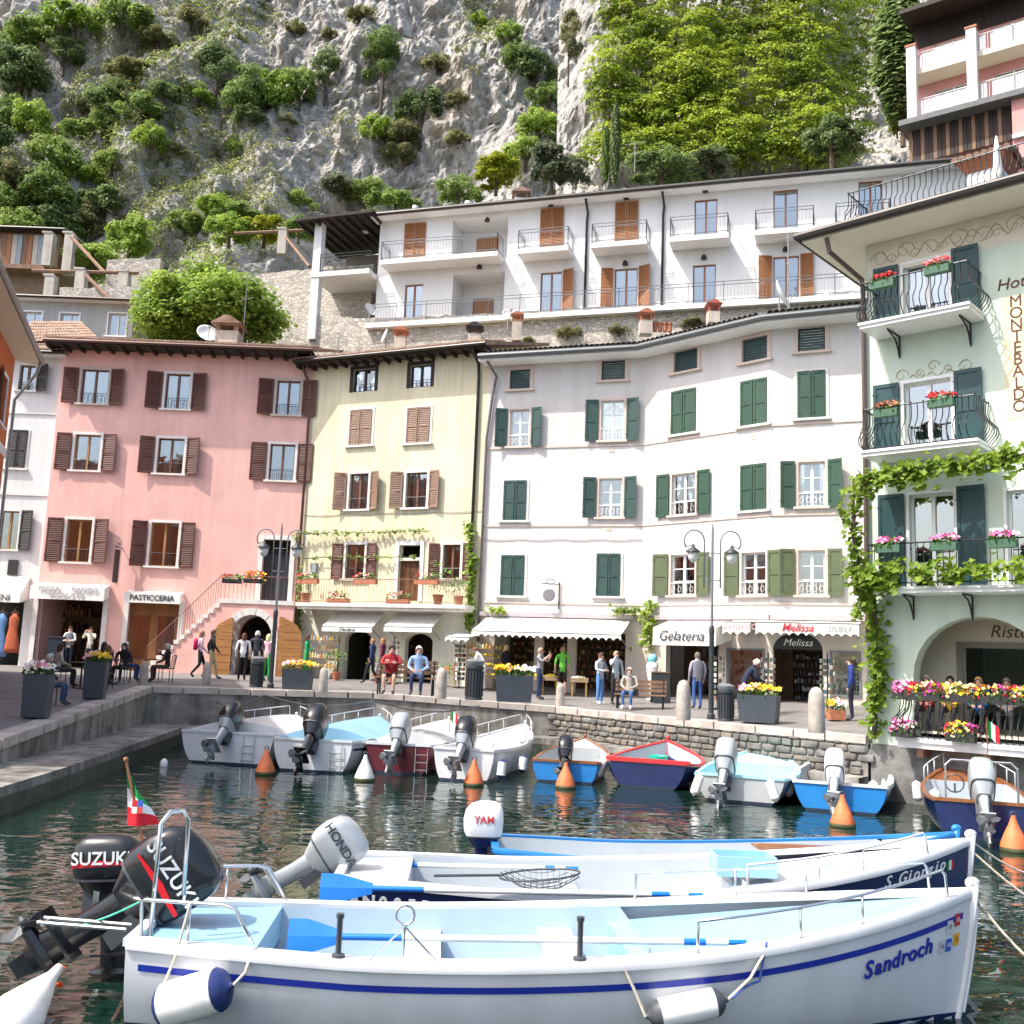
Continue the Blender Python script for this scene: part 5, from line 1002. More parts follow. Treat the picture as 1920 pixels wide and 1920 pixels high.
b = MB(); FT.box(b, 0, FT.L, zA + 2.02, zC + .55, .0, .03); b.hexa([FT.P(-.35, zC + .05, 2.0), FT.P(FT.L, zC + .05, 2.0), FT.P(FT.L, zC + 1.2, -5), FT.P(-.35, zC + 1.2, -5)], [FT.P(-.35, zC + .3, 2.0), FT.P(FT.L, zC + .3, 2.0), FT.P(FT.L, zC + 1.45, -5), FT.P(-.35, zC + 1.45, -5)]); b.build('roof', DARKWOOD, tp)
b = MB(); FT.box(b, -.5, FT.L, zB - .62, zB - .305, .0, 1.9); b.build('lower_eave', TILED, tp)
for k in range(24): b = MB(); FT.box(b, -.2 + k * .22, k * .22 - .005, zB - 2.6, zB - .63, .9, .96 + .012 * (k % 2)); b.build('cladding_plank', DARKWOOD if k % 3 else TIMBER, tp)
b = MB(); FT.box(b, 5.2, 5.9, zB - 4, zB - .63, 1.0, 1.5); b.build('lower_pillar', MATS['plaster_pink_hotel'], tp); b = MB(); FT.box(b, 5.2, FT.L, zB - 2.9, zB - 2.7, .5, 1.7); FT.box(b, 5.9, FT.L, zB - 2.7, zB - 1.8, 1.55, 1.6); b.build('lower_balcony', AW, tp)
# ---------------------------------------------------------------- boats
BW = mk('boat_white', (.64, .655, .67), .28, var=.035, scale=2.5, coat=.2, obj=True, streak=.09); BLB = mk('boat_pale_blue', (.24, .45, .6), .35, var=.05, scale=3, obj=True)
NAVY = mk('boat_navy', (.012, .022, .09), .25, var=.2, scale=3, coat=.4, obj=True); BLU = mk('boat_blue', (.02, .2, .52), .3, var=.12, scale=3, coat=.3, obj=True); RED = mk('boat_red', (.55, .04, .045), .35, var=.12, scale=4, obj=True)
MAR = mk('boat_maroon', (.11, .012, .02), .3, var=.15, scale=3, coat=.3, obj=True); TURQ = mk('boat_turquoise', (.36, .66, .72), .4, var=.06, scale=3, obj=True); BGREY = mk('boat_grey', (.42, .44, .45), .45, var=.1, scale=3, obj=True); STRIPE = mk('stripe_blue', (.015, .03, .3), .3, var=.05, obj=True)
BWI = mk('boat_inside_white', (.38, .42, .45), .5, var=.06, scale=4, obj=True); VARN = mk('varnished_wood', (.27, .1, .035), .3, var=.3, scale=6, stretch=(.3, 2, 2), coat=.5, obj=True); BOTT = mk('antifoul', (.02, .03, .06), .6, var=.3, scale=5, obj=True)
BLK = mk('motor_black', (.012, .013, .016), .22, var=.2, scale=6, coat=.4); GRY = mk('motor_silver', (.36, .385, .4), .3, metal=.2, var=.08, scale=6, coat=.3); MWH = mk('motor_white', (.75, .76, .76), .35, var=.05); MDK = mk('motor_dark_grey', (.06, .065, .075), .45, var=.2, scale=8); STEEL = mk('stainless', (.62, .63, .64), .22, metal=.9, var=.05, scale=8)
ROPE = mk('rope_pale', (.55, .5, .4), .9, var=.3, scale=40); ROPEB = mk('rope_blue', (.06, .12, .4), .9, var=.3, scale=40); ROPEG = mk('rope_green', (.1, .5, .36), .9, var=.2, scale=40); WHT_RUB = mk('fender_white', (.74, .73, .7), .5, var=.12, scale=7); NAV_RUB = mk('fender_navy', (.02, .035, .13), .45, var=.1, scale=7); OAR = mk('oar_blue', (.01, .16, .56), .35, var=.08, scale=8); ORG = mk('buoy_orange', (.72, .19, .07), .55, var=.2, scale=6, streak=.2)
def sring(c, a, b_, n=20, e=.55):
    out = []
    for k in range(n):
        t = 2 * math.pi * k / n; x, y = math.cos(t), math.sin(t); out.append((c[0] + a * math.copysign(abs(x) ** e, x), c[1] + b_ * math.copysign(abs(y) ** e, y), c[2]))
    return out
def outboard(par, pos, tilt, s=1.0, cowl=BLK, leg=BLK, yaw=0, txt=None, tcol=None, red=False, name='outboard_motor', lower=None, txt_side=-1, zs=1.0):
    pos = V(pos); M_ = Matrix.Rotation(yaw, 3, 'Z') @ Matrix.Rotation(tilt, 3, 'Y'); T = lambda p: pos + M_ @ (V(p) * s)
    b = MB(); b.loft([[T(p) for p in sring(c, a, w_)] for c, a, w_ in (((-.12, 0, -.06), .15, .1), ((-.12, 0, .02), .2, .13), ((-.12, 0, .1), .25, .155))])
    b.loft([[T(p) for p in sring(c, a, w_, 12, .8)] for c, a, w_ in (((-.13, 0, -.05), .12, .08), ((-.15, 0, -.25), .1, .06), ((-.17, 0, -.45), .1, .05), ((-.19, 0, -.62), .12, .04), ((-.2, 0, -.78), .08, .03))])
    b.hexa([T(p) for p in ((-.42, -.1, -.53), (-.02, -.1, -.53), (-.02, .1, -.53), (-.42, .1, -.53))], [T(p) for p in ((-.42, -.1, -.51), (-.02, -.1, -.51), (-.02, .1, -.51), (-.42, .1, -.51))])
    b.loft([[T((x, r * math.cos(k * math.pi / 4), -.68 + r * math.sin(k * math.pi / 4))) for k in range(8)] for x, r in ((.02, .015), (-.05, .05), (-.2, .062), (-.36, .05), (-.4, .03))])
    b.hexa([T(p) for p in ((-.26, -.012, -.9), (-.14, -.012, -.9), (-.14, .012, -.9), (-.26, .012, -.9))], [T(p) for p in ((-.26, -.015, -.7), (-.08, -.015, -.7), (-.08, .015, -.7), (-.26, .015, -.7))])
    mo = b.build(name, lower or leg, par, smooth=40, world=False)
    b = MB(); rr = [((-.12, 0, .1), .262, .16), ((-.13, 0, .18), .29, .178), ((-.13, 0, .34), .3, .18), ((-.12, 0, .48), .28, .17), ((-.1, 0, .57), .22, .14), ((-.08, 0, .605), .13, .085), ((-.08, 0, .615), .05, .03)]
    rr = [((c[0], c[1], .1 + (c[2] - .1) * zs), a, w_) for c, a, w_ in rr]
    b.loft([[T(p) for p in sring(*q)] for q in rr]); b.build('cowl', cowl, mo, smooth=50, world=False)
    b = MB(); b.loft([[T(p) for p in sring(c, a, w_)] for c, a, w_ in (((-.12, 0, .095), .27, .166), ((-.12, 0, .115), .272, .168))]); b.build('cowl_seal', MDK, mo, world=False)
    b = MB(); b.hexa([T(p) for p in ((-.05, -.11, -.26), (.07, -.11, -.26), (.07, .11, -.26), (-.05, .11, -.26))], [T(p) for p in ((-.06, -.11, .03), (.05, -.11, .03), (.05, .11, .03), (-.06, .11, .03))]); b.build('bracket', MDK, mo, world=False)
    b = MB()
    for k in range(3):
        a = k * 2.094 + .4; d = V((0, math.cos(a), math.sin(a))); e_ = V((0, -math.sin(a), math.cos(a))); c = V((-.4, 0, -.68)); q = [c + d * .03 - e_ * .03 + V((.03, 0, 0)), c + d * .1 - e_ * .07 + V((.035, 0, 0)), c + d * .165 - e_ * .03, c + d * .17 + e_ * .03 - V((.03, 0, 0)), c + d * .1 + e_ * .06 - V((.04, 0, 0)), c + d * .03 + e_ * .03 - V((.03, 0, 0))]
        q2 = [p + V((.008, 0, 0)) for p in q]; b.add([T(p) for p in q + q2], [(0, 1, 2, 3, 4, 5), (11, 10, 9, 8, 7, 6)] + [(i, (i + 1) % 6, (i + 1) % 6 + 6, i + 6) for i in range(6)])
    b.lathe([(.035, -.05), (.035, .03), (.01, .07)], T((-.42, 0, -.68)), 8, M_ @ Matrix.Rotation(-math.pi / 2, 3, 'Y')); b.build('propeller', MDK, mo, world=False)
    if txt:
        U = M_ @ V((1, 0, 0)) * (1 if txt_side < 0 else -1); W = M_ @ V((0, 0, 1)); text(txt, .15 * s, T((-.12, .184 * txt_side, .1 + .26 * zs)), U, W, tcol or MWH, mo, bold=.002, world=False)
    if red:
        b = MB(); y = .1815 * txt_side; b.add([T(p) for p in ((-.36, y, .235), (.13, y, .215), (.13, y, .245), (-.1, y, .275), (-.36, y, .25), (-.36, y - .003 * txt_side, .235), (.13, y - .003 * txt_side, .215))], [(0, 1, 2, 3, 4)]); b.build('stripe', flat('d0202c', .4), mo, world=False)
    return mo
class Hull:
    def __init__(s, L, B, fb, bow, draft=.22, ws=.72, e1=.5, pw=2.3, full=.42, dbl=False):
        s.L, s.B, s.fb, s.bow, s.draft, s.ws, s.e1, s.pw, s.full, s.dbl = L, B, fb, bow, draft, ws, e1, pw, full, dbl
    def b(s, t):
        f = s.full
        if t < f: q = 1 - t / f; return s.B / 2 * (1 - (1 - s.ws) * q * q)
        return s.B / 2 * max(.012, 1 - ((t - f) / (1 - f)) ** s.pw)
    def sh(s, t): return s.fb + s.bow * max(0, (t - .25) / .75) ** 2.2 + .06 * max(0, .25 - t) / .25
    def kl(s, t): return -s.draft * (1 - max(0, (t - .75) / .25) ** 2 * .6) + .0
    def yz(s, t, w):
        th = w * math.pi / 2; k = min(1, max(0, (t - .6) / .4)); e = s.e1 * (1 - k) + 1.0 * k; return s.b(t) * max(0, math.cos(th)) ** e * (1 - .1 * w * (1 - k)), s.sh(t) - (s.sh(t) - s.kl(t)) * math.sin(th)
    def X(s, t, z): return s.L * t - (.0 if t < .7 else .22 * (t - .7) / .3 * max(0, 1 - (z + .2) / (s.sh(1) + .2)) ** 1.5)
    def P(s, t, w, sd): y, z = s.yz(t, w); return V((s.X(t, z), y * sd, z))
    def atz(s, t, z, sd, o=0):
        sn = min(1, max(0, (s.sh(t) - z) / (s.sh(t) - s.kl(t)))); y, _ = s.yz(t, math.asin(sn) * 2 / math.pi); return V((s.X(t, z), (y + o) * sd, z))
def boat(label, S, head, H, hullm=BW, inm=BWI, gunm=BW, deckm=BW, td=.7, ddrop=.03, aft=0, thw=(), cat='boat', floor=.1, stripe=None, stz=.16, sth=.05, boot=None, cover=None, gw=.07, name='moored_boat', group=None, thm=None):
    r = thing(name, label, cat, (S[0], S[1], 0), group, head); NT_ = 26; ts = [i / NT_ for i in range(NT_)] + [.985, 1.0]
    b = MB(); rings = []
    for t in ts: rings.append([H.P(t, w / 9, 1) for w in range(10)] + [H.P(t, w / 9, -1) for w in range(8, -1, -1)])
    b.loft(rings, cap=False, closed=False); n = 19; b.add(rings[0], [tuple(range(n))])
    hull = b.build('hull', hullm, r, smooth=45, world=False)
    b = MB(); rg = []
    for t in ts[:-1]:
        if t > td + .02 and deckm and not cover: break
        bi = max(.01, H.b(t) - gw); fl = max(floor, H.kl(t) + .08); z = H.sh(t) - .012; rg.append([V((max(H.L * t, .045), bi * q, zz)) for q, zz in ((1, z), (.93, z - (z - fl) * .5), (.8, fl), (0, fl - .02), (-.8, fl), (-.93, z - (z - fl) * .5), (-1, z))])
    b.loft(rg, cap=False, closed=False); b.add(rg[0], [tuple(range(7))[::-1]]); b.add(rg[-1], [tuple(range(7))]); b.build('liner', inm, r, smooth=40, world=False)
    b = MB()
    for sd in (1, -1):
        rg = []
        for t in ts: o, i_, z = H.b(t) + .018, max(.003, H.b(t) - gw), H.sh(t); x = H.X(t, z); rg.append([V((x, o * sd, z - .05)), V((x, (o + .004) * sd, z - .005)), V((x, (o - .01) * sd, z + .022)), V((x, i_ * sd, z + .02)), V((x, i_ * sd, z - .02))])
        b.loft(rg)
    w_ = H.b(0); b.box((.02, 0, H.sh(0) - .005), (.09, 2 * w_, .055)); b.build('gunwale', gunm, r, smooth=35, world=False)
    b = MB(); b.tube([V((H.X(1, z) + .015, 0, z)) for z in (-.2, 0, .25, H.sh(1) * .7, H.sh(1) + .06)], [.025, .03, .03, .035, .05], 8); b.ball((H.L + .01, 0, H.sh(1) + .06), (.07, .05, .05), 8); b.build('stem', gunm, r, smooth=True, world=False)
    if deckm and not cover:
        b = MB(); rg = []
        for t in [td + (1 - td) * k / 12 for k in range(13)]: bi = max(.004, H.b(t) - gw + .004); z = H.sh(t) - ddrop * (1 - (t - td) / (1 - td)) - .004; rg.append([V((H.L * t - .001, bi * q, z + .05 * (1 - q * q) * H.b(t) / H.B)) for q in (1, .5, 0, -.5, -1)])
        b.loft(rg, cap=False, closed=False); p = rg[0]; b.add(p + [V((q.x, q.y * .8, floor + .01)) for q in p], [(k, k + 1, k + 6, k + 5) for k in range(4)]); b.build('foredeck', deckm, r, smooth=40, world=False)
    if cover:
        b = MB(); rg = []
        for t in [.16 + .84 * k / 14 for k in range(15)]: bi = max(.004, H.b(t) + .01); z = H.sh(t) + .03; rg.append([V((H.L * t, bi * q, z + (.26 * (1 - abs(q) ** 1.6) * min(1, H.b(t) / H.B * 2.2)) + .012 * math.sin(t * 31 + q * 5))) for q in (1, .75, .5, .25, 0, -.25, -.5, -.75, -1)])
        b.loft(rg, cap=False, closed=False); p = rg[0]; b.add(p + [V((q.x - .02, q.y, H.sh(.16) - .1)) for q in p], [(k, k + 1, k + 10, k + 9) for k in range(8)]); b.build('cover', cover, r, smooth=40, world=False)
    if aft: b = MB(); w0, w1 = H.b(0) - gw, H.b(aft / H.L) - gw; z = H.sh(0) - .045; b.hexa([V((.05, -w0, z - .25)), V((aft, -w1, z - .25)), V((aft, w1, z - .25)), V((.05, w0, z - .25))], [V((.05, -w0, z)), V((aft, -w1, z)), V((aft, w1, z)), V((.05, w0, z))]); b.build('aft_deck', deckm or inm, r, world=False)
    for t in thw: b = MB(); w0 = H.b(t) - gw - .005; b.box((H.L * t, 0, H.sh(t) - .2), (.3, 2 * w0, .05)); b.box((H.L * t, 0, (H.sh(t) - .22 + floor) / 2), (.22, 2 * w0 * .84, max(.05, H.sh(t) - .24 - floor))); b.build('thwart', thm or BLB, r, world=False)
    def band(z_of, h, mat, nm, t0=.015, t1=.985):
        b = MB()
        for sd in (1, -1):
            rg = []
            for k in range(31): t = t0 + (t1 - t0) * k / 30; z = z_of(t); rg.append([H.atz(t, z, sd, .005), H.atz(t, z + h, sd, .005)])
            b.loft(rg, cap=False, closed=False)
        b.build(nm, mat, r, smooth=True, world=False)
    if stripe: band(lambda t: H.sh(t) - stz, sth, stripe, 'stripe')
    if boot:
        band(lambda t: -.1, .15, boot, 'boot_stripe', 0, 1); bb = MB(); pr = [H.atz(0, z, 1, .0) for z in (-.1, .05)]; bb.add([V((-.004, pr[0].y, -.1)), V((-.004, -pr[0].y, -.1)), V((-.004, -pr[1].y, .05)), V((-.004, pr[1].y, .05))], [(0, 1, 2, 3)]); bb.build('boot_stripe', boot, r, world=False)
    return r
def brail(r, H, t0, t1, h=.25, sides=(1, -1), n=4, inset=.04, mat=STEEL, rad=.013, close=False, name='rail'):
    for sd in sides:
        b = MB(); pts = [V((H.L * t, (H.b(t) - inset) * sd, H.sh(t) + .02)) for t in [t0 + (t1 - t0) * k / 8 for k in range(9)]]; top = [p + ZUP * h for p in pts]; b.tube([pts[0]] + [pts[0].lerp(top[0], .9) + V((.01, 0, 0))] + [p for p in top[0:]] + [top[-1] + V((.03, 0, -.04)), pts[-1] + V((.05, 0, 0))], rad, 6)
        for k in range(1, n): i = round(8 * k / n); b.tube([pts[i], top[i]], rad * .9, 6)
        b.build(name, mat, r, world=False, smooth=True)
def fender(p0, p1, r_, label, ends=NAV_RUB, rope=None, group=None):
    p0, p1 = V(p0), V(p1); d = (p1 - p0); L = d.length; q = d.to_track_quat('Z', 'Y').to_matrix(); o = thing('fender', label, 'fender', p0, group); b = MB()
    b.lathe([(r_, L * .17), (r_ * 1.02, L * .5), (r_, L * .83)], p0, 18, q); b.build('body', WHT_RUB, o, smooth=60)
    for f, g_ in ((lambda x: x * L, 1), (lambda x: L - x * L, -1)):
        b = MB(); prof = [(r_ * .16, f(0)), (r_ * .2, f(.03)), (r_ * .55, f(.06)), (r_ * .85, f(.11)), (r_ * 1.004, f(.175))]; b.lathe(prof if g_ > 0 else prof, p0, 18, q); b.build('end_cap', ends, o, smooth=60)
    if rope:
        for a, c in rope: b = MB(); a, c = V(a), V(c); b.tube([a, a.lerp(c, .5) + V((.02, 0, -.03)), c], .012, 6); b.build('rope', ROPE, o)
    return o
# ---- foreground boat with the blue line
HS = Hull(6.9, 1.92, .6, .44, .2, .7, pw=2.5, full=.45); SS = V((-2.8, 8.6, 0)); hs_ = math.atan2(.44, 6.7)
sb = boat('white open rowing boat with a blue side line, pale blue decks and black motors', SS, hs_, HS, BW, mk('boat_inside_pale', (.31, .41, .49), .5, var=.06, scale=4, obj=True), BW, BLB, td=.56, ddrop=.14, aft=.95, thw=(.32, .49), stripe=STRIPE, stz=.2, sth=.05, boot=NAVY, gw=.13, floor=.16, thm=BW)
MS = Matrix.Rotation(hs_, 3, 'Z'); LS = lambda p: MS.transposed() @ (V(p) - SS); WS = lambda p: SS + MS @ V(p)
outboard(sb, (-.08, .05, .68), .92, 1.18, BLK, BLK, 0, 'SUZUKI', MWH, True, lower=BLK)
outboard(sb, (-.66, .6, .74), .06, 1.0, BLK, BLK, math.pi * .98, 'SUZUKI', MWH, True, name='auxiliary_motor', txt_side=1, zs=.72)
b = MB(); b.box((-.3, .6, .66), (.6, .1, .04)); b.box((-.3, .6, .5), (.6, .1, .04)); b.box((-.6, .6, .6), (.05, .26, .34)); b.build('motor_bracket', STEEL, sb, world=False)
brail(sb, HS, .62, .95, .23, (-1,), 3); brail(sb, HS, .6, .95, .23, (1,), 3)
w0 = HS.b(0)
for sd in (-1, 1):
    b = MB(); z = HS.sh(0) + .02; b.tube([V((.95, (HS.b(.14) - .06) * sd, z)), V((.8, (HS.b(.12) - .06) * sd, z + .25)), V((.7, (HS.b(.1) - .06) * sd, z + .27)), V((.1, (w0 - .06) * sd, z + .27)), V((.06, (w0 - .1) * sd, z + .25)), V((.08, (w0 - .1) * sd, z))], .015, 8); b.tube([V((.45, (HS.b(.06) - .06) * sd, z)), V((.45, (HS.b(.06) - .06) * sd, z + .27))], .013, 6); b.build('stern_rail', STEEL, sb, smooth=True, world=False)
b = MB(); y0 = -w0 + .12; z = HS.sh(0) + .02; b.tube([V((.14, y0, z)), V((.15, y0, z + .82)), V((.2, y0 + .05, z + .9)), V((.27, y0 + .16, z + .9)), V((.31, y0 + .2, z + .82)), V((.32, y0 + .2, z + .25))], .018, 8); b.build('flag_hoop', STEEL, sb, smooth=True, world=False)
for t in (.23, .49):
    b = MB(); p = V((HS.L * t, -(HS.b(t) - .06), HS.sh(t) + .02)); b.lathe([(.05, 0), (.05, .02), (.022, .03), (.022, .27), (.03, .28), (.03, .31), (.018, .31)], p, 10); b.build('rowlock_post', MDK, sb, smooth=40, world=False)
b = MB(); p = V((HS.L * .3, -(HS.b(.3) - .06), HS.sh(.3) + .02))
for a in (-.5, 0, .5): b.tube([p + V((a * .5, -.02 if a else 0, 0)), p + V((0, 0, .24))], .008, 5)
b.tube([p + V((.07 * math.cos(k * .52 - 1.57), 0, .32 + .07 * math.sin(k * .52 - 1.57))) for k in range(13)], .01, 6); b.build('fishing_rowlock', STEEL, sb, world=False)
# name and tax stickers on the bow
tA, tB = HS.atz(.83, .6, -1, .007), HS.atz(.93, .66, -1, .007); U = (tB - tA).normalized(); W = (HS.atz(.88, .75, -1) - HS.atz(.88, .5, -1)).normalized()
for k, ch in enumerate('Sandroch'):
    t = .838 + .0128 * k + (.0012 if k else 0); p = HS.atz(t, HS.sh(t) - .34 + .004 * k, -1, .008); text(ch, .2 if k == 0 else .185, p, U, (W + U * .06).normalized(), STRIPE, sb, bold=.004, world=False, name='name_letter')
for k, (t, dz, h) in enumerate(((.962, -.22, 'c8c8c8'), (.975, -.19, 'b82a2f'), (.951, -.36, 'b9bcc0'), (.963, -.37, '1f56b8'), (.976, -.35, 'e2a021'))):
    z = HS.sh(t) + dz; p = HS.atz(t, z, -1, .006); q = HS.atz(t + .01, z + .004, -1, .006); u_ = (q - p).normalized(); w_ = (HS.atz(t, z + .1, -1, .006) - p).normalized(); b = MB(); b.prism([(-.035, -.05), (.035, -.05), (.035, .05), (-.035, .05)], p, u_, w_, u_.cross(w_), .003); st_ = b.build('sticker', flat(h, .5, var=.02), sb, world=False); text('13', .05, p + u_.cross(w_) * .0045, u_, w_, MWH if k in (1, 3) else flat('333333', .5), st_, depth=.001, world=False)
b = MB(); b.tube([V((HS.X(1, zz) + .05, 0, zz)) for zz in (.05, .3, .6, .9)], .022, 6); b.build('bow_guard', BW, sb, world=False)
# second boat, navy with white inside
H2 = Hull(6.7, 1.9, .62, .5, .2, .7, pw=2.5, full=.45); S2 = V((-1.62, 10.95, 0)); h2 = math.atan2(.3, 6.7)
s2 = boat('navy rowing boat with white deck and its name in white script on the bow', S2, h2, H2, NAVY, BWI, BW, BW, td=.6, ddrop=.1, aft=.7, thw=(.35,), gw=.1, floor=.14, thm=BWI)
outboard(s2, (-.22, .0, .62), .95, .9, GRY, GRY, 0, 'HONDA', flat('30343a', .5), lower=GRY); brail(s2, H2, .6, .9, .22, (-1,), 3, mat=BW)
def hulltext(r, H, s_, t0, dt, dz, size, mat, shear=0, bold=.003):
    for k, ch in enumerate(s_):
        if ch == ' ': continue
        t = t0 + dt * k; z = H.sh(t) + dz; p = H.atz(t, z, -1, .007); u_ = (H.atz(t + .01, H.sh(t + .01) + dz, -1, .007) - p).normalized(); w_ = (H.atz(t, z + .08, -1) - H.atz(t, z - .08, -1)).normalized(); text(ch, size, p, u_, w_, mat, r, shear=shear, bold=bold, world=False, name='hull_letter')
hulltext(s2, H2, 'S.Giorgio', .83, .0135, -.14, .17, MWH, .25, .001); hulltext(s2, H2, '4N005BSP', .03, .021, -.2, .17, MWH, 0, .006)
t = .955; p = H2.atz(t, H2.sh(t) - .17, -1, .006); u_ = (H2.atz(t + .01, H2.sh(t) - .165, -1, .006) - p).normalized(); w_ = (H2.atz(t, H2.sh(t) - .07, -1, .006) - p).normalized()
for k, h in enumerate(('1f7a3c', 'e8e8e4', 'c22a2f')): b = MB(); b.prism([(-.06 + .04 * k, -.05), (-.02 + .04 * k, -.05), (-.02 + .04 * k, .05), (-.06 + .04 * k, .05)], p, u_, w_, u_.cross(w_), .003); b.build('flag_sticker', flat(h, .5, var=.02), s2, world=False)
# third boat with a slatted bench
H3 = Hull(5.9, 1.5, .52, .36, .18, .68, pw=2.3, full=.45); S3 = V((-.08, 13.15, 0)); h3 = math.atan2(.15, 5.9)
s3 = boat('slim navy boat with white lining and a wooden slatted bench', S3, h3, H3, NAVY, BWI, BLU, BW, td=.86, thw=(.3,), gw=.05, thm=BWI, stripe=MWH, stz=.12, sth=.05)
outboard(s3, (-.02, 0, .56), .0, .84, MWH, NAVY, 0, 'YAM', flat('c94a52', .5), lower=NAVY)
for k in range(6): b = MB(); b.box((H3.L * .68, -.32 + .125 * k, H3.sh(.68) - .02), (1.3, .1, .025)); bench = b.build('bench_slat', VARN, s3, world=False)
for x in (-.5, 0, .5): b = MB(); b.box((H3.L * .68 + x, 0, H3.sh(.68) - .047), (.06, .8, .028)); b.build('bench_bearer', VARN, s3, world=False)
# ---- row of boats at the quay
def rowboat(label, sl, sr, bow, zb, fb, hullm, inm, gunm, deckm, motor=None, ws=.86, td=.6, cover=None, stripe=None, thw=(), rail=None, mtilt=.8, ms=1.25, boot=BOTT, draft=.18, e1=.42, ladder=False, my=0, **k):
    a, c, t = onz(*sl, 0), onz(*sr, 0), onz(*bow, zb); S = (a + c) / 2; d = t - S; d.z = 0; L = d.length; head = math.atan2(d.y, d.x); wid = (c - a).length * abs(math.cos(math.atan2(c.y - a.y, c.x - a.x) - (head - math.pi / 2))); H = Hull(L, wid / ws * 1.02, fb, zb - fb, draft, ws, e1, pw=2.2, full=.4)
    r = boat(label, S, head, H, hullm, inm, gunm, deckm, td=td, cover=cover, stripe=stripe, thw=thw, boot=boot, thm=inm, **k)
    if motor: outboard(r, (-.02, my, fb + .05), mtilt, ms, motor[0], motor[1])
    if rail: brail(r, H, rail, .96, .3, (1, -1), 4, mat=BW, rad=.014)
    if ladder:
        b = MB()
        for y in (-.45, -.75): b.tube([V((-.04, y, fb)), V((-.07, y, .05))], .014, 5)
        for z in (.12, .3, .48): b.tube([V((-.06, -.45, z)), V((-.06, -.75, z))], .014, 5)
        b.build('ladder', STEEL, r, world=False)
    return r, H, S, head
ra = rowboat('white motorboat under a white cover with navy side band and boarding ladder', (347, 1426), (500, 1440), (556, 1342), 1.0, .72, BW, BW, BW, BW, (BLK, GRY), cover=BW, stripe=NAVY, stz=.2, sth=.1, ladder=True, rail=.6)
rb = rowboat('white motorboat with pale blue cover and big black motor', (512, 1443), (655, 1452), (712, 1345), 1.0, .7, BW, BLB, BW, BLB, (BLK, BLK), cover=BLB, stripe=NAVY, stz=.22, sth=.05, ladder=True, rail=.6, ms=1.4)
rc = rowboat('maroon hulled motorboat with white deck and silver motor', (684, 1448), (805, 1454), (842, 1350), 1.0, .65, MAR, BW, BW, BW, (GRY, GRY), cover=BW, rail=.6, ladder=True)
rd = rowboat('white motorboat with tall rails and navy tipped fenders on its side', (810, 1462), (925, 1468), (985, 1357), 1.0, .68, BW, BW, BW, BW, (BLK, GRY), td=.45, rail=.45)
re_ = rowboat('small blue boat with varnished wooden gunwales and black motor', (996, 1466), (1120, 1470), (1097, 1383), .75, .45, BLU, BGREY, VARN, BGREY, (BLK, BLK), td=.75, ms=1.0, thw=(.4,))
rf = rowboat('navy boat with bright red gunwales and no motor', (1126, 1480), (1296, 1476), (1252, 1388), .95, .55, NAVY, BWI, RED, None, None, ws=.78, thw=(.4,), e1=.75, draft=.2)
rg_ = rowboat('turquoise boat with varnished seat back and silver motor', (1292, 1507), (1476, 1504), (1435, 1400), .85, .5, BGREY, TURQ, TURQ, TURQ, (GRY, GRY), td=.62, ms=1.3, e1=.7, my=.3)
rh = rowboat('bright blue boat with white inside and white motor', (1486, 1524), (1662, 1524), (1588, 1405), .9, .52, BLU, BWI, BW, BW, (MWH, MWH), td=.7, thw=(.35,), ms=1.15, e1=.6, my=.1)
ri = rowboat('navy boat with varnished mahogany deck and steel rails by the hotel', (1756, 1570), (1935, 1580), (1800, 1425), 1.0, .6, NAVY, BWI, VARN, VARN, (GRY, GRY), td=.66, rail=.55, thw=(.3,), thm=None) if False else rowboat('navy boat with varnished mahogany deck and steel rails by the hotel', (1756, 1570), (1935, 1580), (1800, 1425), 1.0, .6, NAVY, BWI, VARN, VARN, (GRY, GRY), td=.66, rail=.55, thw=(.3,))
r, H, S, hd_ = rg_; b = MB(); b.box((H.L * .62, 0, H.sh(.62) - .16), (.04, 2 * H.b(.62) - .16, .3)); b.build('seat_back', VARN, r, world=False)
r, H, S, hd_ = rf; b = MB(); b.lathe([(.04, 0), (.18, .02), (.24, .12), (.25, .18), (.22, .18), (.16, .06), (.03, .05)], (H.L * .72, .1, H.sh(.7) - .25), 16); b.build('bucket_tub', flat('2fb59a', .4), r, world=False); b = MB(); b.box((.06, 0, H.sh(0) + .03), (.1, 2 * H.b(0) + .2, .06)); b.build('stern_board', RED, r, world=False)
r, H, S, hd_ = ri; b = MB(); b.tube([(.2, -.6, .6), (.2, -.6, 1.25), (.2, -.5, 1.35), (.2, .5, 1.35), (.2, .6, 1.25), (.2, .6, .6)], .02, 6); b.build('arch_rail', STEEL, r, world=False); b = MB(); b.tube([(1.6 + .02 * math.cos(k), .35 + .17 * math.cos(k * .52), .8 + .17 * math.sin(k * .52)) for k in range(13)], .015, 6); b.tube([(1.6, .35, .62), (1.6, .35, .8)], .02, 6); b.build('steering_wheel', MDK, r, world=False)
# fenders between the boats
FG = 'fenders hung between the row boats'
for k, (px, py, ang) in enumerate(((650, 1412, .2), (938, 1447, .1), (978, 1436, .1), (1118, 1444, .5), (1295, 1449, -.1), (1300, 1478, .4), (1456, 1490, -.3), (1478, 1480, .2), (1640, 1490, 0), (1662, 1476, 0), (1722, 1490, 0), (1750, 1508, .2))):
    p = onz(px, py + 14, .12); fender(p, p + V((math.sin(ang) * .45, .1, .45)), .1, 'small white fender hanging between boats in the quay row', NAV_RUB if k in (1, 2, 9) else WHT_RUB, group=FG)
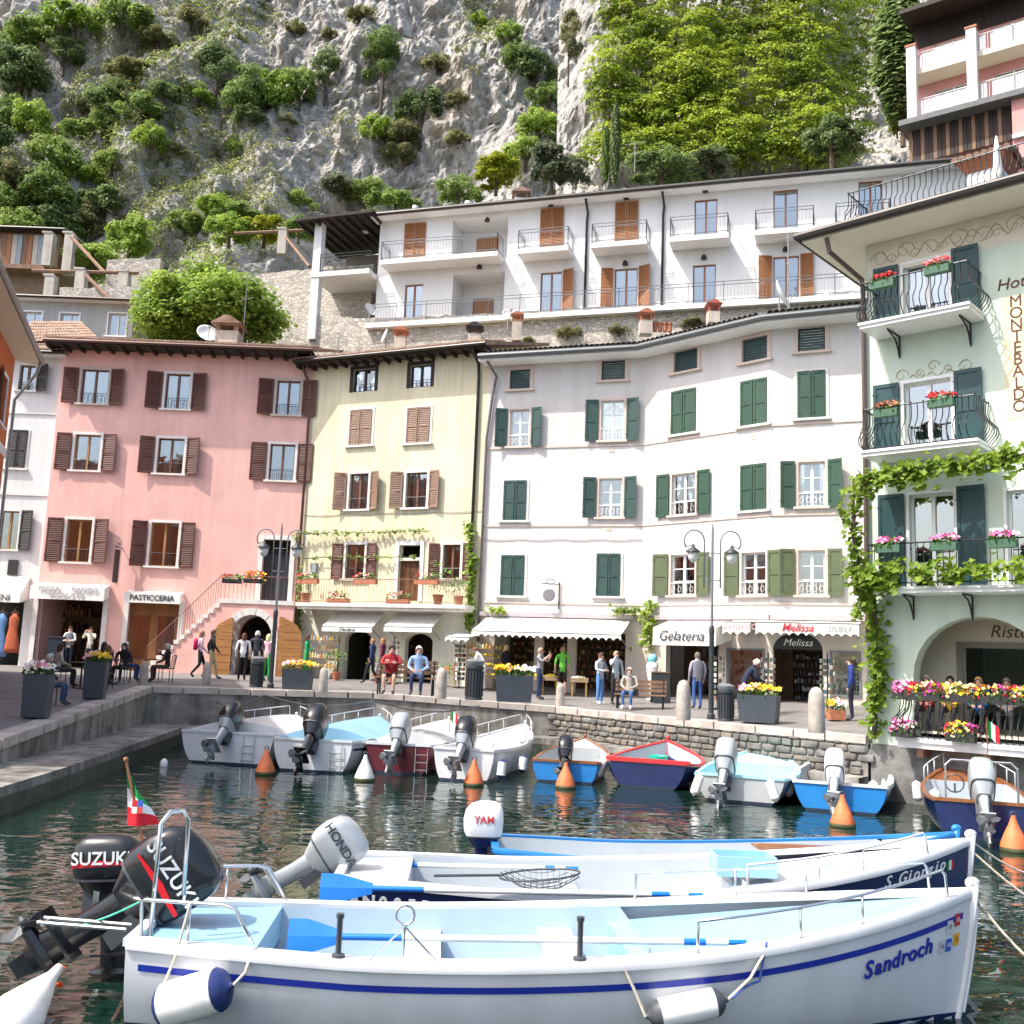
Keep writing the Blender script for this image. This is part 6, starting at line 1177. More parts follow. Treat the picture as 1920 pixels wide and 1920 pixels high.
# fenders of the blue line boat
pa, pb = WS(HS.atz(.04, .24, -1, .17)), WS(HS.atz(.125, .46, -1, .19)); fender(pa, pb, .155, 'large white fender with navy ends near the stern of the blue lined boat', rope=((pa, WS(V((.45, -(HS.b(.06) - .06), .95)))), (pb, WS(V((.95, -(HS.b(.14) - .04), .64))))))
pa, pb = WS(HS.atz(.56, .3, -1, .13)), WS(HS.atz(.65, .42, -1, .14)); fender(pa, pb, .105, 'white fender with black ends amidships on the blue lined boat', MDK, rope=((pa, WS(V((HS.L * .535, -(HS.b(.535)), HS.sh(.535))))), (pb, WS(V((HS.L * .7, -(HS.b(.7)), HS.sh(.7)))))))
# oars
def oar(p0, p1, label, bl=.62, bw=.11):
    p0, p1 = V(p0), V(p1); d = (p1 - p0); L = d.length; d.normalize(); sd = V((0, .35, .94)); sd = (sd - d * sd.dot(d)).normalized(); n_ = d.cross(sd); o = thing('oar', label, 'oar', p0)
    b = MB(); rg = [];
    for k in range(7): t = k / 6; wd = bw * (1 - .62 * max(0, t - .35) / .65); c = p0 + d * (bl * t); rg.append([c + sd * wd + n_ * .004, c + n_ * .016, c - sd * wd + n_ * .004, c - sd * wd - n_ * .004, c - n_ * .016, c + sd * wd - n_ * .004])
    b.loft(rg); b.build('blade', OAR, o)
    for a, c, m in ((bl, bl + L * .14, OAR), (bl + L * .14, L * .9, MWH), (L * .9, L * .95, OAR), (L * .95, L, MWH)): b = MB(); b.tube([p0 + d * a, p0 + d * c], .026, 10); b.build('shaft', m, o, smooth=40)
    b = MB(); b.tube([p1, p1 + d * .14], [.02, .022], 8); b.build('grip', OAR, o); return o
oar(at(540, 1755, 8.35), at(1365, 1767, 8.25), 'blue bladed oar lying along the near side of the blue lined boat', .42, .13); oar(at(600, 1664, 10.05), at(1290, 1678, 10.1), 'blue bladed oar on the near side of the navy boat', .5, .13); oar(at(680, 1620, 11.6), at(1060, 1628, 11.5), 'blue bladed oar on the far side of the navy boat', .3, .06)
# crate, landing net
p = at(1392, 1655, 11.0); cr_ = thing('fish_crate', 'pale blue plastic crate on the foredeck of the navy boat', 'crate', (p.x, p.y, .72)); b = MB()
for x, y, sx, sy in ((0, -.2, .62, .02), (0, .2, .62, .02), (-.3, 0, .02, .38), (.3, 0, .02, .38)): b.box((p.x + x, p.y + y, .83), (sx, sy, .2))
b.box((p.x, p.y, .735), (.6, .38, .02)); b.build('tub', mk('crate_blue', (.3, .55, .72), .5), cr_)
p = at(1012, 1640, 11.0); ln = thing('landing_net', 'oval landing net lying across the stern of the navy boat', 'net', p); b = MB(); ring = [p + V((.42 * math.cos(k * .3), .28 * math.sin(k * .3), .04 * math.cos(k * .3))) for k in range(22)]; b.tube(ring, .012, 6); b.tube([p + V((-.42, 0, -.02)), p + V((-1.1, -.1, -.03))], .016, 6); b.build('hoop', MDK, ln); b = MB()
for k in range(14): x = -.4 + .8 * k / 13; w_ = .28 * math.sqrt(max(0, 1 - (x / .42) ** 2)); b.tube([p + V((x, w_ * q, -.16 * (1 - q * q) * (1 - (x / .42) ** 2))) for q in (-1, -.5, 0, .5, 1)], .004, 3)
for k in range(9): y = -.25 + .5 * k / 8; w_ = .42 * math.sqrt(max(0, 1 - (y / .28) ** 2)); b.tube([p + V((w_ * q, y, -.16 * (1 - q * q) * (1 - (y / .28) ** 2))) for q in (-1, -.5, 0, .5, 1)], .004, 3)
b.build('netting', MDK, ln, kind='stuff')
# flag on the blue lined boat
p0 = at(236, 1424, 8.35); p1 = at(266, 1575, 8.35); fl = thing('boat_flag', 'Italian merchant flag hanging from a wooden staff at the stern', 'flag', p1); b = MB(); b.tube([p1, p0], [.014, .011], 8); b.ball(p0, .022, 8); b.build('staff', VARN, fl)
cols = ('1b9a4a', 'ececec', 'd6202e'); tl, bl_, br = at(237, 1442, 8.34), at(236, 1549, 8.3), at(300, 1546, 8.45)
def fpt(i, j): # i across fly, j along hoist 0..1
    top = tl.lerp(at(270, 1500, 8.4), i); bot = bl_.lerp(br, i); p = top.lerp(bot, j); p.y += .03 * math.sin(i * 7 + j * 2) ; return p
for k in range(3):
    b = MB(); b.loft([[fpt(i / 8, (k + j / 6) / 3) for i in range(9)] for j in range(7)], cap=False, closed=False); b.build('flag_band', flat(cols[k], .8, var=.05), fl, smooth=True)
cc = fpt(.55, .5) + V((0, -.04, 0))
for dx, dz, h in ((-1, 1, 'c8302f'), (1, 1, '3a5fb0'), (-1, -1, 'e9e4da'), (1, -1, 'd04a3c')): b = MB(); b.box(cc + V((dx * .022, -.0, dz * .026)), (.042, .004, .05)); b.build('flag_crest', flat(h, .8), fl)
def miniflag(px, py, Y, lab):
    p = at(px, py, Y); o = thing('boat_flag', lab, 'flag', p); b = MB(); b.tube([p, p + ZUP * .62], .01, 5); b.build('staff', VARN, o)
    for k, h in enumerate(cols): b = MB(); b.loft([[p + V((.02 + .06 * k + .03 * i, .02 * math.sin(k + i), .6 - .28 * j - .04 * (k + i))) for i in range(3)] for j in range(2)], cap=False, closed=False); b.build('flag_band', flat(h, .8), o)
miniflag(843, 1372, 28, 'small Italian flag on the maroon hulled boat'); miniflag(1852, 1415, 17.5, 'small Italian flag on the mahogany decked boat')
# buoys
def buoy(px, py, s, mat, lab, group=None):
    p = onz(px, py, 0); o = thing('mooring_buoy', lab, 'buoy', p, group); b = MB(); b.lathe([(.05, -.15), (.2 * s, -.1), (.24 * s, .02), (.235 * s, .1), (.16 * s, .28), (.09 * s, .42), (.05 * s, .52), (.04 * s, .58)], p, 16); b.build('float', mat, o, smooth=50); b = MB(); b.lathe([(.243 * s, -.02), (.246 * s, .02), (.243 * s, .07)], p, 16); b.build('algae_band', mk('algae', (.05, .055, .02), .7, var=.5, scale=9), o, smooth=True); b = MB(); b.tube([p + V((.05 * s * math.cos(k * .6), 0, .6 * s ** .2 + .05 * s * math.sin(k * .6))) for k in range(12)], .012, 5); b.build('ring', MDK, o)
for px, py, wh in ((497, 1452, 'between the navy banded boat and the pale blue covered boat'), (888, 1473, 'behind the white boat with tall rails'), (1060, 1478, 'behind the small blue boat with wooden gunwales'), (1580, 1550, 'behind the bright blue boat with white motor'), (1902, 1596, 'behind the mahogany decked boat')): buoy(px, py, .95, ORG, 'orange cone buoy ' + wh, 'orange mooring buoys')
buoy(683, 1464, .95, WHT_RUB, 'white cone mooring buoy behind the maroon boat'); 
p = onz(307, 1437, 0); o = tag(MB().ball(p + ZUP * .05, (.1, .1, .14), 10).build('float_marker', WHT_RUB, smooth=True), 'small white float near the ledge in the corner of the harbour', 'float')
p = onz(30, 1925, 0); q = onz(105, 1890, .0); o = thing('mooring_buoy', 'big white pear buoy below the tilted black propeller', 'buoy', p); b = MB(); d = (V((q.x, q.y, .3)) - V((p.x, p.y, .05))).normalized(); A = d.to_track_quat('Z', 'Y').to_matrix(); b.lathe([(.03, -.32), (.16, -.28), (.21, -.12), (.2, .04), (.12, .24), (.05, .4), (.035, .5)], V((p.x, p.y, .06)), 18, A); b.build('float', WHT_RUB, o, smooth=True); b = MB(); e = V((p.x, p.y, .06)) + d * .48; b.tube([e + V((.04 * math.cos(k), .02, .04 * math.sin(k) - .02 * k)) for k in range(10)], .012, 5); b.build('lashing', flat('c8502a', .8), o)
# chain at the stern
b = MB(); c0, c1 = WS((-.02, -.3, .35)), onz(190, 1915, 0) - ZUP * .05; n = 26; ch = thing('mooring_chain', 'rusty chain sagging from the stern of the blue lined boat', 'chain', c1)
for k in range(n):
    t = (k + .5) / n; p = c0.lerp(c1, t) - ZUP * .12 * math.sin(math.pi * t); d = (c1 - c0).normalized(); sd = d.cross(ZUP if k % 2 else V((.3, 1, .2))).normalized(); b = MB(); b.tube([p + d * (.028 * math.cos(a)) + sd * (.015 * math.sin(a)) for a in [i * .785 for i in range(9)]], .006, 5); b.build('link', mk('chain_rust', (.09, .06, .045), .7, metal=.4), ch)
def rope(pts, r_, mat, label, sag=.1):
    P = []
    for a, c in zip(pts, pts[1:]):
        a, c = V(a), V(c); P += [a.lerp(c, k / 10) - ZUP * sag * math.sin(math.pi * k / 10) for k in range(10)]
    P.append(V(pts[-1])); b = MB(); b.tube(P, r_, 6); tag(b.build('mooring_rope', mat), label, 'rope')
bt = WS((HS.L, 0, HS.sh(1) + .05)); rope([bt, at(1850, 1712, 9.3), at(1990, 1840, 9.0)], .012, ROPE, 'pale rope from the bow of the blue lined boat', .06); b2 = S2 + Matrix.Rotation(h2, 3, 'Z') @ V((H2.L, 0, H2.sh(1))); rope([b2, at(1990, 1650, 11.5)], .011, ROPE, 'pale upper rope from the bow of the navy script boat', .1); rope([b2 + V((0, 0, -.1)), at(1990, 1720, 11)], .011, ROPE, 'pale lower rope from the bow of the navy script boat', .05)
rope([WS((.1, -.55, .95)), WS((-.55, -.15, .62))], .008, ROPEG, 'thin green line from stern rail to the tilted motor', .02); rope([WS((HS.L * .7, -HS.b(.7), HS.sh(.7) + .05)), WS(HS.atz(.69, .52, -1, .05)), WS(HS.atz(.655, .43, -1, .14))], .009, ROPEB, 'short blue rope tied to the amidships fender', -.02)
b = MB(); q = WS((-.12, 0, .66))
for dy in (-.12, .02): b.tube([WS((-.08, dy - .3, .68)), WS((-.75, dy - .3, .72))], .016, 6)
b.tube([WS((-.7, -.45, .71)), WS((-.7, -.25, .71))], .016, 6); b.build('stern_ladder', STEEL, None); bpy.data.objects['stern_ladder'].parent = None
tag(bpy.data.objects['stern_ladder'], 'folded steel bathing ladder on the stern of the blue lined boat', 'ladder')
# ---------------------------------------------------------------- quay furniture
FRONTS += [FP, FY] + FW
LGREY = mk('lamp_grey', (.2, .21, .22), .45, var=.1, metal=.3); LDARK = mk('lamp_dark', (.035, .04, .045), .5, var=.15); PLANT = mk('planter_anthracite', (.05, .06, .075), .45, var=.15, scale=3); BOLL = mk('bollard_stone', (.42, .37, .32), .85, var=.3, scale=5, col2=(.55, .5, .44), streak=.2)
FLG = leafmat('flower_leaf', (.03, .09, .015), (.13, .24, .04))
def street_lamp(px, py, H_, label):
    p = gpix(px, py); o = thing('street_lamp', label, 'street lamp', p, 'twin lantern lamps on the quay'); b = MB(); b.lathe([(.11, 0), (.11, .12), (.075, .16), (.07, H_ * .42), (.08, H_ * .43), (.08, H_ * .46), (.045, H_ * .47)], p, 12); b.build('base', LDARK, o, smooth=40)
    b = MB(); b.lathe([(.04, H_ * .47), (.035, H_ * .96), (.01, H_)], p, 10); b.build('pole', LGREY, o, smooth=40)
    for sd in (-1, 1):
        b = MB(); pts = [p + V((sd * .23, 0, H_ * .66)), p + V((sd * .23, 0, H_ * .9))] + [p + V((sd * (.52 - .29 * math.cos(a)), 0, H_ * .9 + .32 * math.sin(a))) for a in [k * .42 for k in range(1, 10)]]; b.tube(pts, .022, 6); e = pts[-1]
        for zz in (.7, .84): b.tube([p + V((0, 0, H_ * zz)), p + V((sd * .23, 0, H_ * zz))], .014, 5)
        b.build('arm', LGREY, o, smooth=True); c = p + V((sd * .55, 0, H_ * .9 - .5)); b = MB(); b.lathe([(.02, .42), (.05, .36), (.06, .32), (.2, .22), (.21, .18), (.17, .17)], c, 10); b.tube([c + ZUP * .4, e], .012, 5); la = b.build('lantern', LDARK, o, smooth=40); b = MB(); b.lathe([(.16, .17), (.13, -.02), (.07, -.1), (.02, -.12)], c, 10); b.build('globe', mk('lamp_glass', (.55, .56, .55), .15, var=.05), la, smooth=True)
street_lamp(507, 1290, 5.5, 'twin lantern lamp post in front of the pink house stair'); street_lamp(1333, 1348, 5.5, 'twin lantern lamp post by the ice cream shop')
for px, py, wh in ((268, 1285, 'in front of the pastry shop tables'), (386, 1284, 'beside the walking couple'), (605, 1298, 'in front of the bottle stall'), (826, 1310, 'between the occupied bench and the litter bin'), (1050, 1325, 'in front of the lime shirted man'), (1281, 1350, 'in front of the ice cream shop'), (1531, 1374, 'in front of the jewellery shop door')):
    p = gpix(px, py); b = MB(); b.lathe([(.14, 0), (.145, .05), (.135, .5), (.12, .64), (.08, .72), (.02, .75)], p, 14); tag(b.build('stone_bollard', BOLL, smooth=50), 'stone bollard ' + wh, 'bollard', 'stone bollards along the quay')
def chain_run(a, c, label):
    b = MB(); P = [a.lerp(c, k / 20) - ZUP * .22 * math.sin(math.pi * k / 20) for k in range(21)]; b.tube(P, .018, 5); tag(b.build('slack_chain', MDK), label, 'chain')
chain_run(gpix(407, 1300) + V((0, -.1, -.25)), gpix(498, 1296) + V((0, -.12, -.1)), 'chain looped on the quay wall behind the covered boat'); chain_run(gpix(498, 1296) + V((0, -.12, -.1)), gpix(705, 1302) + V((0, -.12, -.15)), 'chain looped on the quay wall behind the pale blue covered boat'); chain_run(gpix(705, 1302) + V((0, -.12, -.15)), gpix(900, 1312) + V((0, -.12, -.15)), 'chain looped on the quay wall behind the maroon boat')
def flowers(par, c, sx, sy, h, cols, n, seed, leafy=.5, rz=0, hang=0):
    rr = random.Random(seed); A = Matrix.Rotation(rz, 3, 'Z'); b = MB(); tints = []
    for k in range(int(n * 1.6)):
        x, y = rr.uniform(-1, 1), rr.uniform(-1, 1); z = h * (1 - .45 * (x * x + y * y) / 2) * rr.uniform(.15, .85) - (hang * rr.random() if y < 0 else 0); p = c + A @ V((x * sx, y * sy, z)); d = V((rr.uniform(-1, 1), rr.uniform(-1.2, .6), rr.uniform(.1, 1))).normalized(); s = rr.uniform(.05, .09); u = d.orthogonal().normalized(); v_ = d.cross(u); b.add([p, p + u * s * .5 + v_ * s * .4, p + u * s * 1.4, p + u * s * .5 - v_ * s * .4], [(0, 1, 2, 3)]); tints.append(rr.random())
    o = b.build('foliage', FLG, par, kind='stuff'); at_ = o.data.attributes.new('tint', 'FLOAT', 'FACE'); at_.data.foreach_set('value', tints)
    b = MB()
    for k in range(n):
        x, y = rr.uniform(-1, 1), rr.uniform(-1, 1); z = h * (1.05 - .45 * (x * x + y * y) / 2) * rr.uniform(.65, 1.05) - (hang * rr.random() if y < 0 else 0); p = c + A @ V((x * sx * 1.08, y * sy * 1.1, z)); d = V((rr.uniform(-.8, .8), rr.uniform(-1.3, .1), rr.uniform(.2, 1))).normalized(); s = rr.uniform(.035, .06); u = d.orthogonal().normalized(); v_ = d.cross(u); b.mi = min(len(cols) - 1, int((x * .5 + .5 + rr.uniform(-.3, .3)) * len(cols))) if leafy else rr.randrange(len(cols)); b.mi = max(0, b.mi)
        ring = [p + (u * math.cos(a) + v_ * math.sin(a)) * s * (1 if i % 2 else .72) for i, a in enumerate([j * .7854 for j in range(8)])]; b.add([p + d * s * -.3] + ring, [(0, i + 1, (i + 1) % 8 + 1) for i in range(8)])
    b.build('blossoms', [flat(h_, .7, var=.12) for h_ in cols], par, kind='stuff')
FLP = FLY = FLM = None
C1 = ['f3d7dc', 'f6efe2', 'e9869c', 'f5e9c4', 'ffffff']; C2 = ['f2a6b6', 'f7ead6', 'f4d03c', 'f5b81f', 'f7d24a']; C3 = ['f5b21a', 'f08a1c', 'f6c62e', 'f3e6d8', 'ffffff']
def planter(px, py, w_, d_, h, cols, label, seed, fh=.34, rz=0, mat=PLANT, n=110):
    p = gpix(px, py); o = thing('flower_planter', label, 'planter', p); A = Matrix.Rotation(rz, 3, 'Z'); b = MB(); t = .03; k0, k1 = .9, 1.0
    q = lambda s, z, e=0: [p + A @ V((x * (w_ / 2 - e) * s, y * (d_ / 2 - e) * s, z)) for x, y in ((-1, -1), (1, -1), (1, 1), (-1, 1))]
    b.loft([q(k0, .03), q(k1, h), q(k1, h, t), q(k1, h - .06, t)]); b.build('pot', mat, o); flowers(o, p + ZUP * (h - .06), w_ / 2, d_ / 2, fh, cols, n, seed, rz=rz); return o
planter(66, 1347, .56, .56, .98, C1, 'tall dark planter of pink and white flowers by the seated grey haired man', 1, rz=.2); planter(176, 1311, .56, .56, .98, C2, 'tall dark planter of pink and yellow flowers by the cafe tables', 2, rz=.2)
planter(557, 1294, .98, .5, .68, C2, 'low dark planter of white and yellow flowers by the green dressed woman', 3); planter(963, 1318, 1.0, .5, .72, C3, 'low dark planter of orange and white flowers by the lemon stall', 4); planter(1423, 1357, 1.05, .5, .74, C2[:2] + C2[2:], 'low dark planter of pink and yellow flowers by the jewellery shop', 5, rz=-.5); planter(1567, 1352, .42, .42, .3, ['f3c52c', 'e9869c', 'ffffff'], 'terracotta pot of mixed flowers by the jewellery window', 6, mat=TERRA, n=60)
def bin_(px, py, label):
    p = gpix(px, py); o = thing('litter_bin', label, 'litter bin', p); b = MB(); b.lathe([(.22, 0), (.22, .05), (.2, .08), (.2, .72), (.23, .75), (.23, .8), (.2, .82)], p, 18); b.build('drum', LDARK, o, smooth=40)
    for k in range(18): a = k * math.pi / 9; b = MB(); b.box(p + V((.215 * math.cos(a), .215 * math.sin(a), .4)), (.02, .045, .62), Matrix.Rotation(a, 3, 'Z')); b.build('stave', LDARK, o)
    b = MB(); b.lathe([(.2, .82), (.24, .9), (.24, .94), (.1, 1.0), (.02, 1.0)], p, 18); b.build('lid', LGREY, o, smooth=40)
bin_(480, 1288, 'dark slatted litter bin beside the lamp post at the pink house'); bin_(888, 1312, 'dark slatted litter bin in front of the lemon stall'); bin_(1361, 1352, 'dark slatted litter bin beside the ice cream shop lamp post')
p = gpix(104, 1252); o = thing('waste_container', 'dark cabinet shaped waste container at the pizza shop door', 'container', p); b = MB(); b.box(p + V((0, 0, .6)), (.6, .5, 1.2)); b.build('body', flat('1c2836', .5), o); b = MB(); b.box(p + V((0, 0, 1.23)), (.65, .55, .06)); b.build('lid', LDARK, o)
def bench(px, py, rz, label):
    p = gpix(px, py); o = thing('park_bench', label, 'bench', p); A = Matrix.Rotation(rz, 3, 'Z')
    for k in range(4): b = MB(); b.box(p + A @ V((0, -.2 + .13 * k, .44)), (1.6, .1, .035), A); b.build('seat_slat', TIMBER, o)
    for k in range(3): b = MB(); b.box(p + A @ V((0, .26 + .03 * k, .58 + .13 * k)), (1.6, .03, .1), A); b.build('back_slat', TIMBER, o)
    for x in (-.7, .7): b = MB(); b.tube([p + A @ V((x, -.22, 0)), p + A @ V((x, -.2, .42)), p + A @ V((x, .22, .42)), p + A @ V((x, .33, .9))], .025, 6); b.tube([p + A @ V((x, .26, 0)), p + A @ V((x, .2, .42))], .025, 6); b.build('leg', IRON, o)
    return p
BN1 = bench(760, 1303, .0, 'slatted bench where the red vested man sits by the quay'); BN2 = bench(1200, 1330, -.2, 'slatted bench where a woman sits by the wide awning shop')
def cafe_chair(p, rz, label, grp='cafe chairs at the pastry shop'):
    o = thing('cafe_chair', label, 'chair', p, grp, rz); b = MB(); b.box((0, 0, .45), (.42, .42, .03)); b.build('seat', flat('5a4636', .7), o, world=False)
    for x in (-.18, .18):
        for y in (-.18, .18): b = MB(); b.tube([(x, y, 0), (x * .95, y * .95, .44)], .014, 5); b.build('leg', IRON, o, world=False)
    b = MB(); b.tube([(-.19, -.19, .45), (-.19, -.25, .86), (-.1, -.27, .9), (.1, -.27, .9), (.19, -.25, .86), (.19, -.19, .45)], .014, 5)
    for x in (-.08, 0, .08): b.tube([(x, -.2, .46), (x, -.27, .89)], .008, 4)
    b.build('backrest', IRON, o, world=False); return o
def cafe_table(p, label):
    o = thing('cafe_table', label, 'table', p, 'cafe tables at the pastry shop'); b = MB(); b.lathe([(.35, .72), (.36, .74), (.35, .755), (.02, .756)], p, 18); b.build('tabletop', flat('4a3a2e', .5), o); b = MB(); b.lathe([(.24, 0), (.24, .02), (.03, .05), (.025, .71)], p, 10); b.build('pedestal', IRON, o)
TB = [gpix(150, 1290), gpix(270, 1278), gpix(205, 1282)]
for k, t in enumerate(TB): cafe_table(t, ('round dark table by the tall planters', 'round dark table in front of the pastry shop window', 'round dark table between the other two cafe tables')[k]); 
for k, (i, dx, dy) in enumerate(((0, -.7, 0), (0, .7, 0), (1, -.7, 0), (1, .7, 0), (2, 0, -.7), (2, .1, .7))): cafe_chair(TB[i] + V((dx, dy, 0)), math.atan2(-dy, -dx) - math.pi / 2, 'dark metal cafe chair drawn up to a round table')
# signs and racks
p = gpix(1222, 1312); o = thing('ice_cream_sign', 'giant ice cream cone figure beside the ice cream shop', 'sign', p); b = MB(); b.lathe([(.2, 0), (.2, .04), (.05, .06), (.07, .3), (.2, .95), (.21, 1.0)], p, 14); b.build('cone', flat('e8e4dc', .5), o, smooth=40); b = MB(); b.ball(p + ZUP * 1.12, (.22, .22, .2), 12); b.build('scoop', flat('f2f2f4', .5), o, smooth=True); b = MB(); b.ball(p + ZUP * 1.4, (.17, .17, .17), 12); b.build('scoop', flat('7fd0d8', .5), o, smooth=True)
for k, (px, py, lab) in enumerate(((1440, 1338, 'postcard rack left of the jewellery shop door'), (1552, 1345, 'postcard rack right of the jewellery shop door'), (1345, 1330, 'narrow postcard rack beside the ice cream shop doorway'), (735, 1282, 'postcard rack between the yellow house shop doors'), (860, 1290, 'postcard rack beside the lemon stall'))):
    p = gpix(px, py); o = thing('postcard_rack', lab, 'rack', p); b = MB(); b.lathe([(.22, 0), (.22, .03), (.02, .05), (.02, 1.75), (.01, 1.78)], p, 10); b.build('stand', IRON, o); rr = random.Random(k); b = MB()
    for z in range(8):
        for a in range(8): b.mi = rr.randrange(5); t = a * math.pi / 4 + .2; b.box(p + V((.2 * math.cos(t), .2 * math.sin(t), .35 + z * .17)), (.01, .085, .115), Matrix.Rotation(t, 3, 'Z'))
    b.build('postcards', [flat(h, .5) for h in ('4a5a70', 'cfcabd', '8a6456', '6f7d68', '34363c')], o, kind='stuff')
for k, (px, py, lab) in enumerate(((1238, 1318, 'blackboard menu stand left of the ice cream shop doorway'),)):
    p = gpix(px, py); o = thing('menu_board', lab, 'menu board', p); b = MB()
    for s_ in (-1, 1): b.hexa([p + V((x * .3, s_ * .25 + y, 0)) for x, y in ((-1, -.015), (1, -.015), (1, .015), (-1, .015))], [p + V((x * .3, s_ * .03 + y, 1.0)) for x, y in ((-1, -.015), (1, -.015), (1, .015), (-1, .015))])
    b.build('panels', flat('24282a', .7), o); b = MB(); b.box(p + V((0, -.02, 1.0)), (.64, .1, .04)); b.build('frame', TIMBER, o)
# stalls
def crate(par, c, sx, sy, h, mat=None):
    b = MB()
    for y in (-sy / 2, sy / 2):
        for k in range(2): b.box(c + V((0, y, h * (.28 + .46 * k))), (sx, .015, h * .38))
    for x in (-sx / 2, sx / 2): b.box(c + V((x, 0, h * .5)), (.015, sy, h * .9))
    b.box(c + V((0, 0, .01)), (sx, sy, .015)); return b.build('crate', mat or mk('crate_wood', (.42, .3, .17), .8, var=.2, scale=6), par)
def heap(par, c, sx, sy, n, cols, seed, r_=.035, name='lemons'):
    rr = random.Random(seed); b = MB()
    for k in range(n): b.mi = rr.randrange(len(cols)); x, y = rr.uniform(-1, 1), rr.uniform(-1, 1); b.ball(c + V((x * sx, y * sy, .06 * (1 - x * x) + rr.uniform(0, .05))), (r_ * 1.2, r_, r_), 6)
    b.build(name, [flat(h, .5) for h in cols], par, smooth=True, kind='stuff')
def stall(px, py, label, kind, seed):
    p = gpix(px, py); o = thing('market_stall', label, 'stall', p); rr = random.Random(seed)
    for x in (-.62, .62):
        b = MB()
        for y in (-.3, .3): b.box(p + V((x, y, .55)), (.05, .05, 1.1))
        b.box(p + V((x, .3, .95)), (.05, .05, 1.5)); b.build('leg', mk('stall_wood', (.4, .26, .13), .8, var=.2, scale=5), o)
    for k, (z, y) in enumerate(((.45, -.15), (.8, .05), (1.15, .25), (1.5, .3))):
        b = MB(); b.box(p + V((0, y, z)), (1.4, .42, .03)); sh_ = b.build('shelf', MATS['stall_wood'], o)
        if kind == 'lemon' and k < 3: heap(sh_, p + V((0, y, z + .05)), .6, .16, 46, ['f0cf2e', 'e8b91f', 'f4dd5a', '7f9a34'], seed + k)
        else:
            b = MB(); u = -.6
            while u < .6: b.mi = rr.randrange(5); w_ = rr.uniform(.06, .11); h = rr.uniform(.1, .24); b.lathe([(w_ / 2, 0), (w_ / 2, h * .6), (w_ / 5, h * .75), (w_ / 5, h)], p + V((u, y, z + .017)), 7); u += w_ + .03
            b.build('bottles', [flat(h_, .25) for h_ in ('e9dca8', 'd9b24a', 'f2efe6', '8fb0c0', 'c98f6a')], sh_, kind='stuff')
stall(600, 1270, 'wooden stall of bottles beside the woman in green', 'b', 1); stall(905, 1290, 'wooden stall with shelves of lemons beside the litter bin', 'lemon', 5)
for px, py, n, cols, lab, sd in ((1000, 1302, 40, ['f0cf2e', 'e8b91f'], 'crate of lemons on a stand by the photographing man', 3), (1085, 1305, 40, ['f4efe0', 'e6e2c8', 'd8e0a8'], 'crate of pale produce on a yellow stand by the wide shop', 4), (840, 1288, 30, ['c23a2a', 'd86a3a'], 'crate of small red pots by the right yellow house shop', 6), (1030, 1300, 30, ['f0cf2e', 'f4dd5a'], 'crate of lemons beside the man in lime green', 7)):
    p = gpix(px, py); o = thing('produce_crate', lab, 'crate', p); b = MB()
    for x in (-.25, .25):
        for y in (-.16, .16): b.box(p + V((x, y, .25)), (.04, .04, .5))
    b.build('stand', mk('stand_yellow', (.5, .33, .1), .7), o); crate(o, p + ZUP * .5, .62, .4, .18); heap(o, p + ZUP * .6, .27, .17, n, cols, sd, .04, 'produce')
def potplant(p, h, label, seed, pot=TERRA, r_=.16, spread=.35, n=160, cols=None):
    o = thing('potted_plant', label, 'potted plant', p); b = MB(); b.lathe([(r_ * .7, 0), (r_, r_ * 1.7), (r_ * 1.1, r_ * 1.75), (r_ * 1.1, r_ * 2), (r_ * .9, r_ * 2), (r_ * .85, r_ * 1.8)], p, 12); b.build('pot', pot, o, smooth=40); flowers(o, p + ZUP * r_ * 1.9, spread, spread, h, cols or ['4f7a2a', '6b9438'], n if cols else 30, seed)
for k, (px, py, h, lab) in enumerate(((630, 1276, .9, 'bushy potted plant left of the left yellow house shop door'), (705, 1278, .7, 'potted plant between the yellow house shop doors'), (735, 1280, .8, 'potted plant beside the right yellow house shop door'), (828, 1284, .6, 'potted plant right of the right yellow house shop door'))): potplant(gpix(px, py), h, lab, 20 + k)
# balcony and railing flower boxes
def fbox(F, u, z, d, w_, cols, label, seed, mat=None, hang=.05, n=46, fh=.22):
    p = F.P(u, z, d); o = thing('flower_box', label, 'flower box', p); b = MB(); F.box(b, u - w_ / 2, u + w_ / 2, z, z + .17, d - .09, d + .09); b.build('trough', mat or mk('trough_green', (.05, .12, .07), .6), o); flowers(o, p + ZUP * .15, w_ / 2, .1, fh, cols, n, seed, rz=math.atan2(F.U.y, F.U.x), hang=hang)
PK = ['d86aa0', 'e79ac0', 'c84a8a', 'f0d0e0']; RD = ['c8202e', 'd8403a', 'a81828']; TT = mk('trough_black', (.025, .025, .025), .6)
for k, (px, py, z, d, cols, lab) in enumerate(((1656, 560, zs3 + .72, 1.15, RD, 'green box of red flowers on the top hotel balcony'), (1758, 535, zs3 + .78, 1.15, ['e06a6a', 'f0a0a0', 'c8404a'], 'green box of salmon flowers on the top hotel balcony'), (1662, 785, zs2 + .72, 1.15, ['8a4a3a', 'a86a4a'], 'green box of withered flowers on the middle hotel balcony'), (1765, 772, zs2 + .78, 1.15, RD, 'green box of red flowers on the middle hotel balcony'), (1666, 1022, zs1 + .78, .98, PK, 'green box of pink flowers at the corner of the lowest hotel balcony'), (1770, 1018, zs1 + .78, .98, PK, 'green box of pink flowers before the open hotel window'), (1880, 1012, zs1 + .78, .98, PK, 'green box of pink flowers before the blue hotel window'))): fbox(FH, FH.uv(px, py, d)[0], z, d, .55, cols, lab, 40 + k)
MX = ['c8202e', 'f2c62e', 'e9dca0', 'b83a8a', '8a2050']
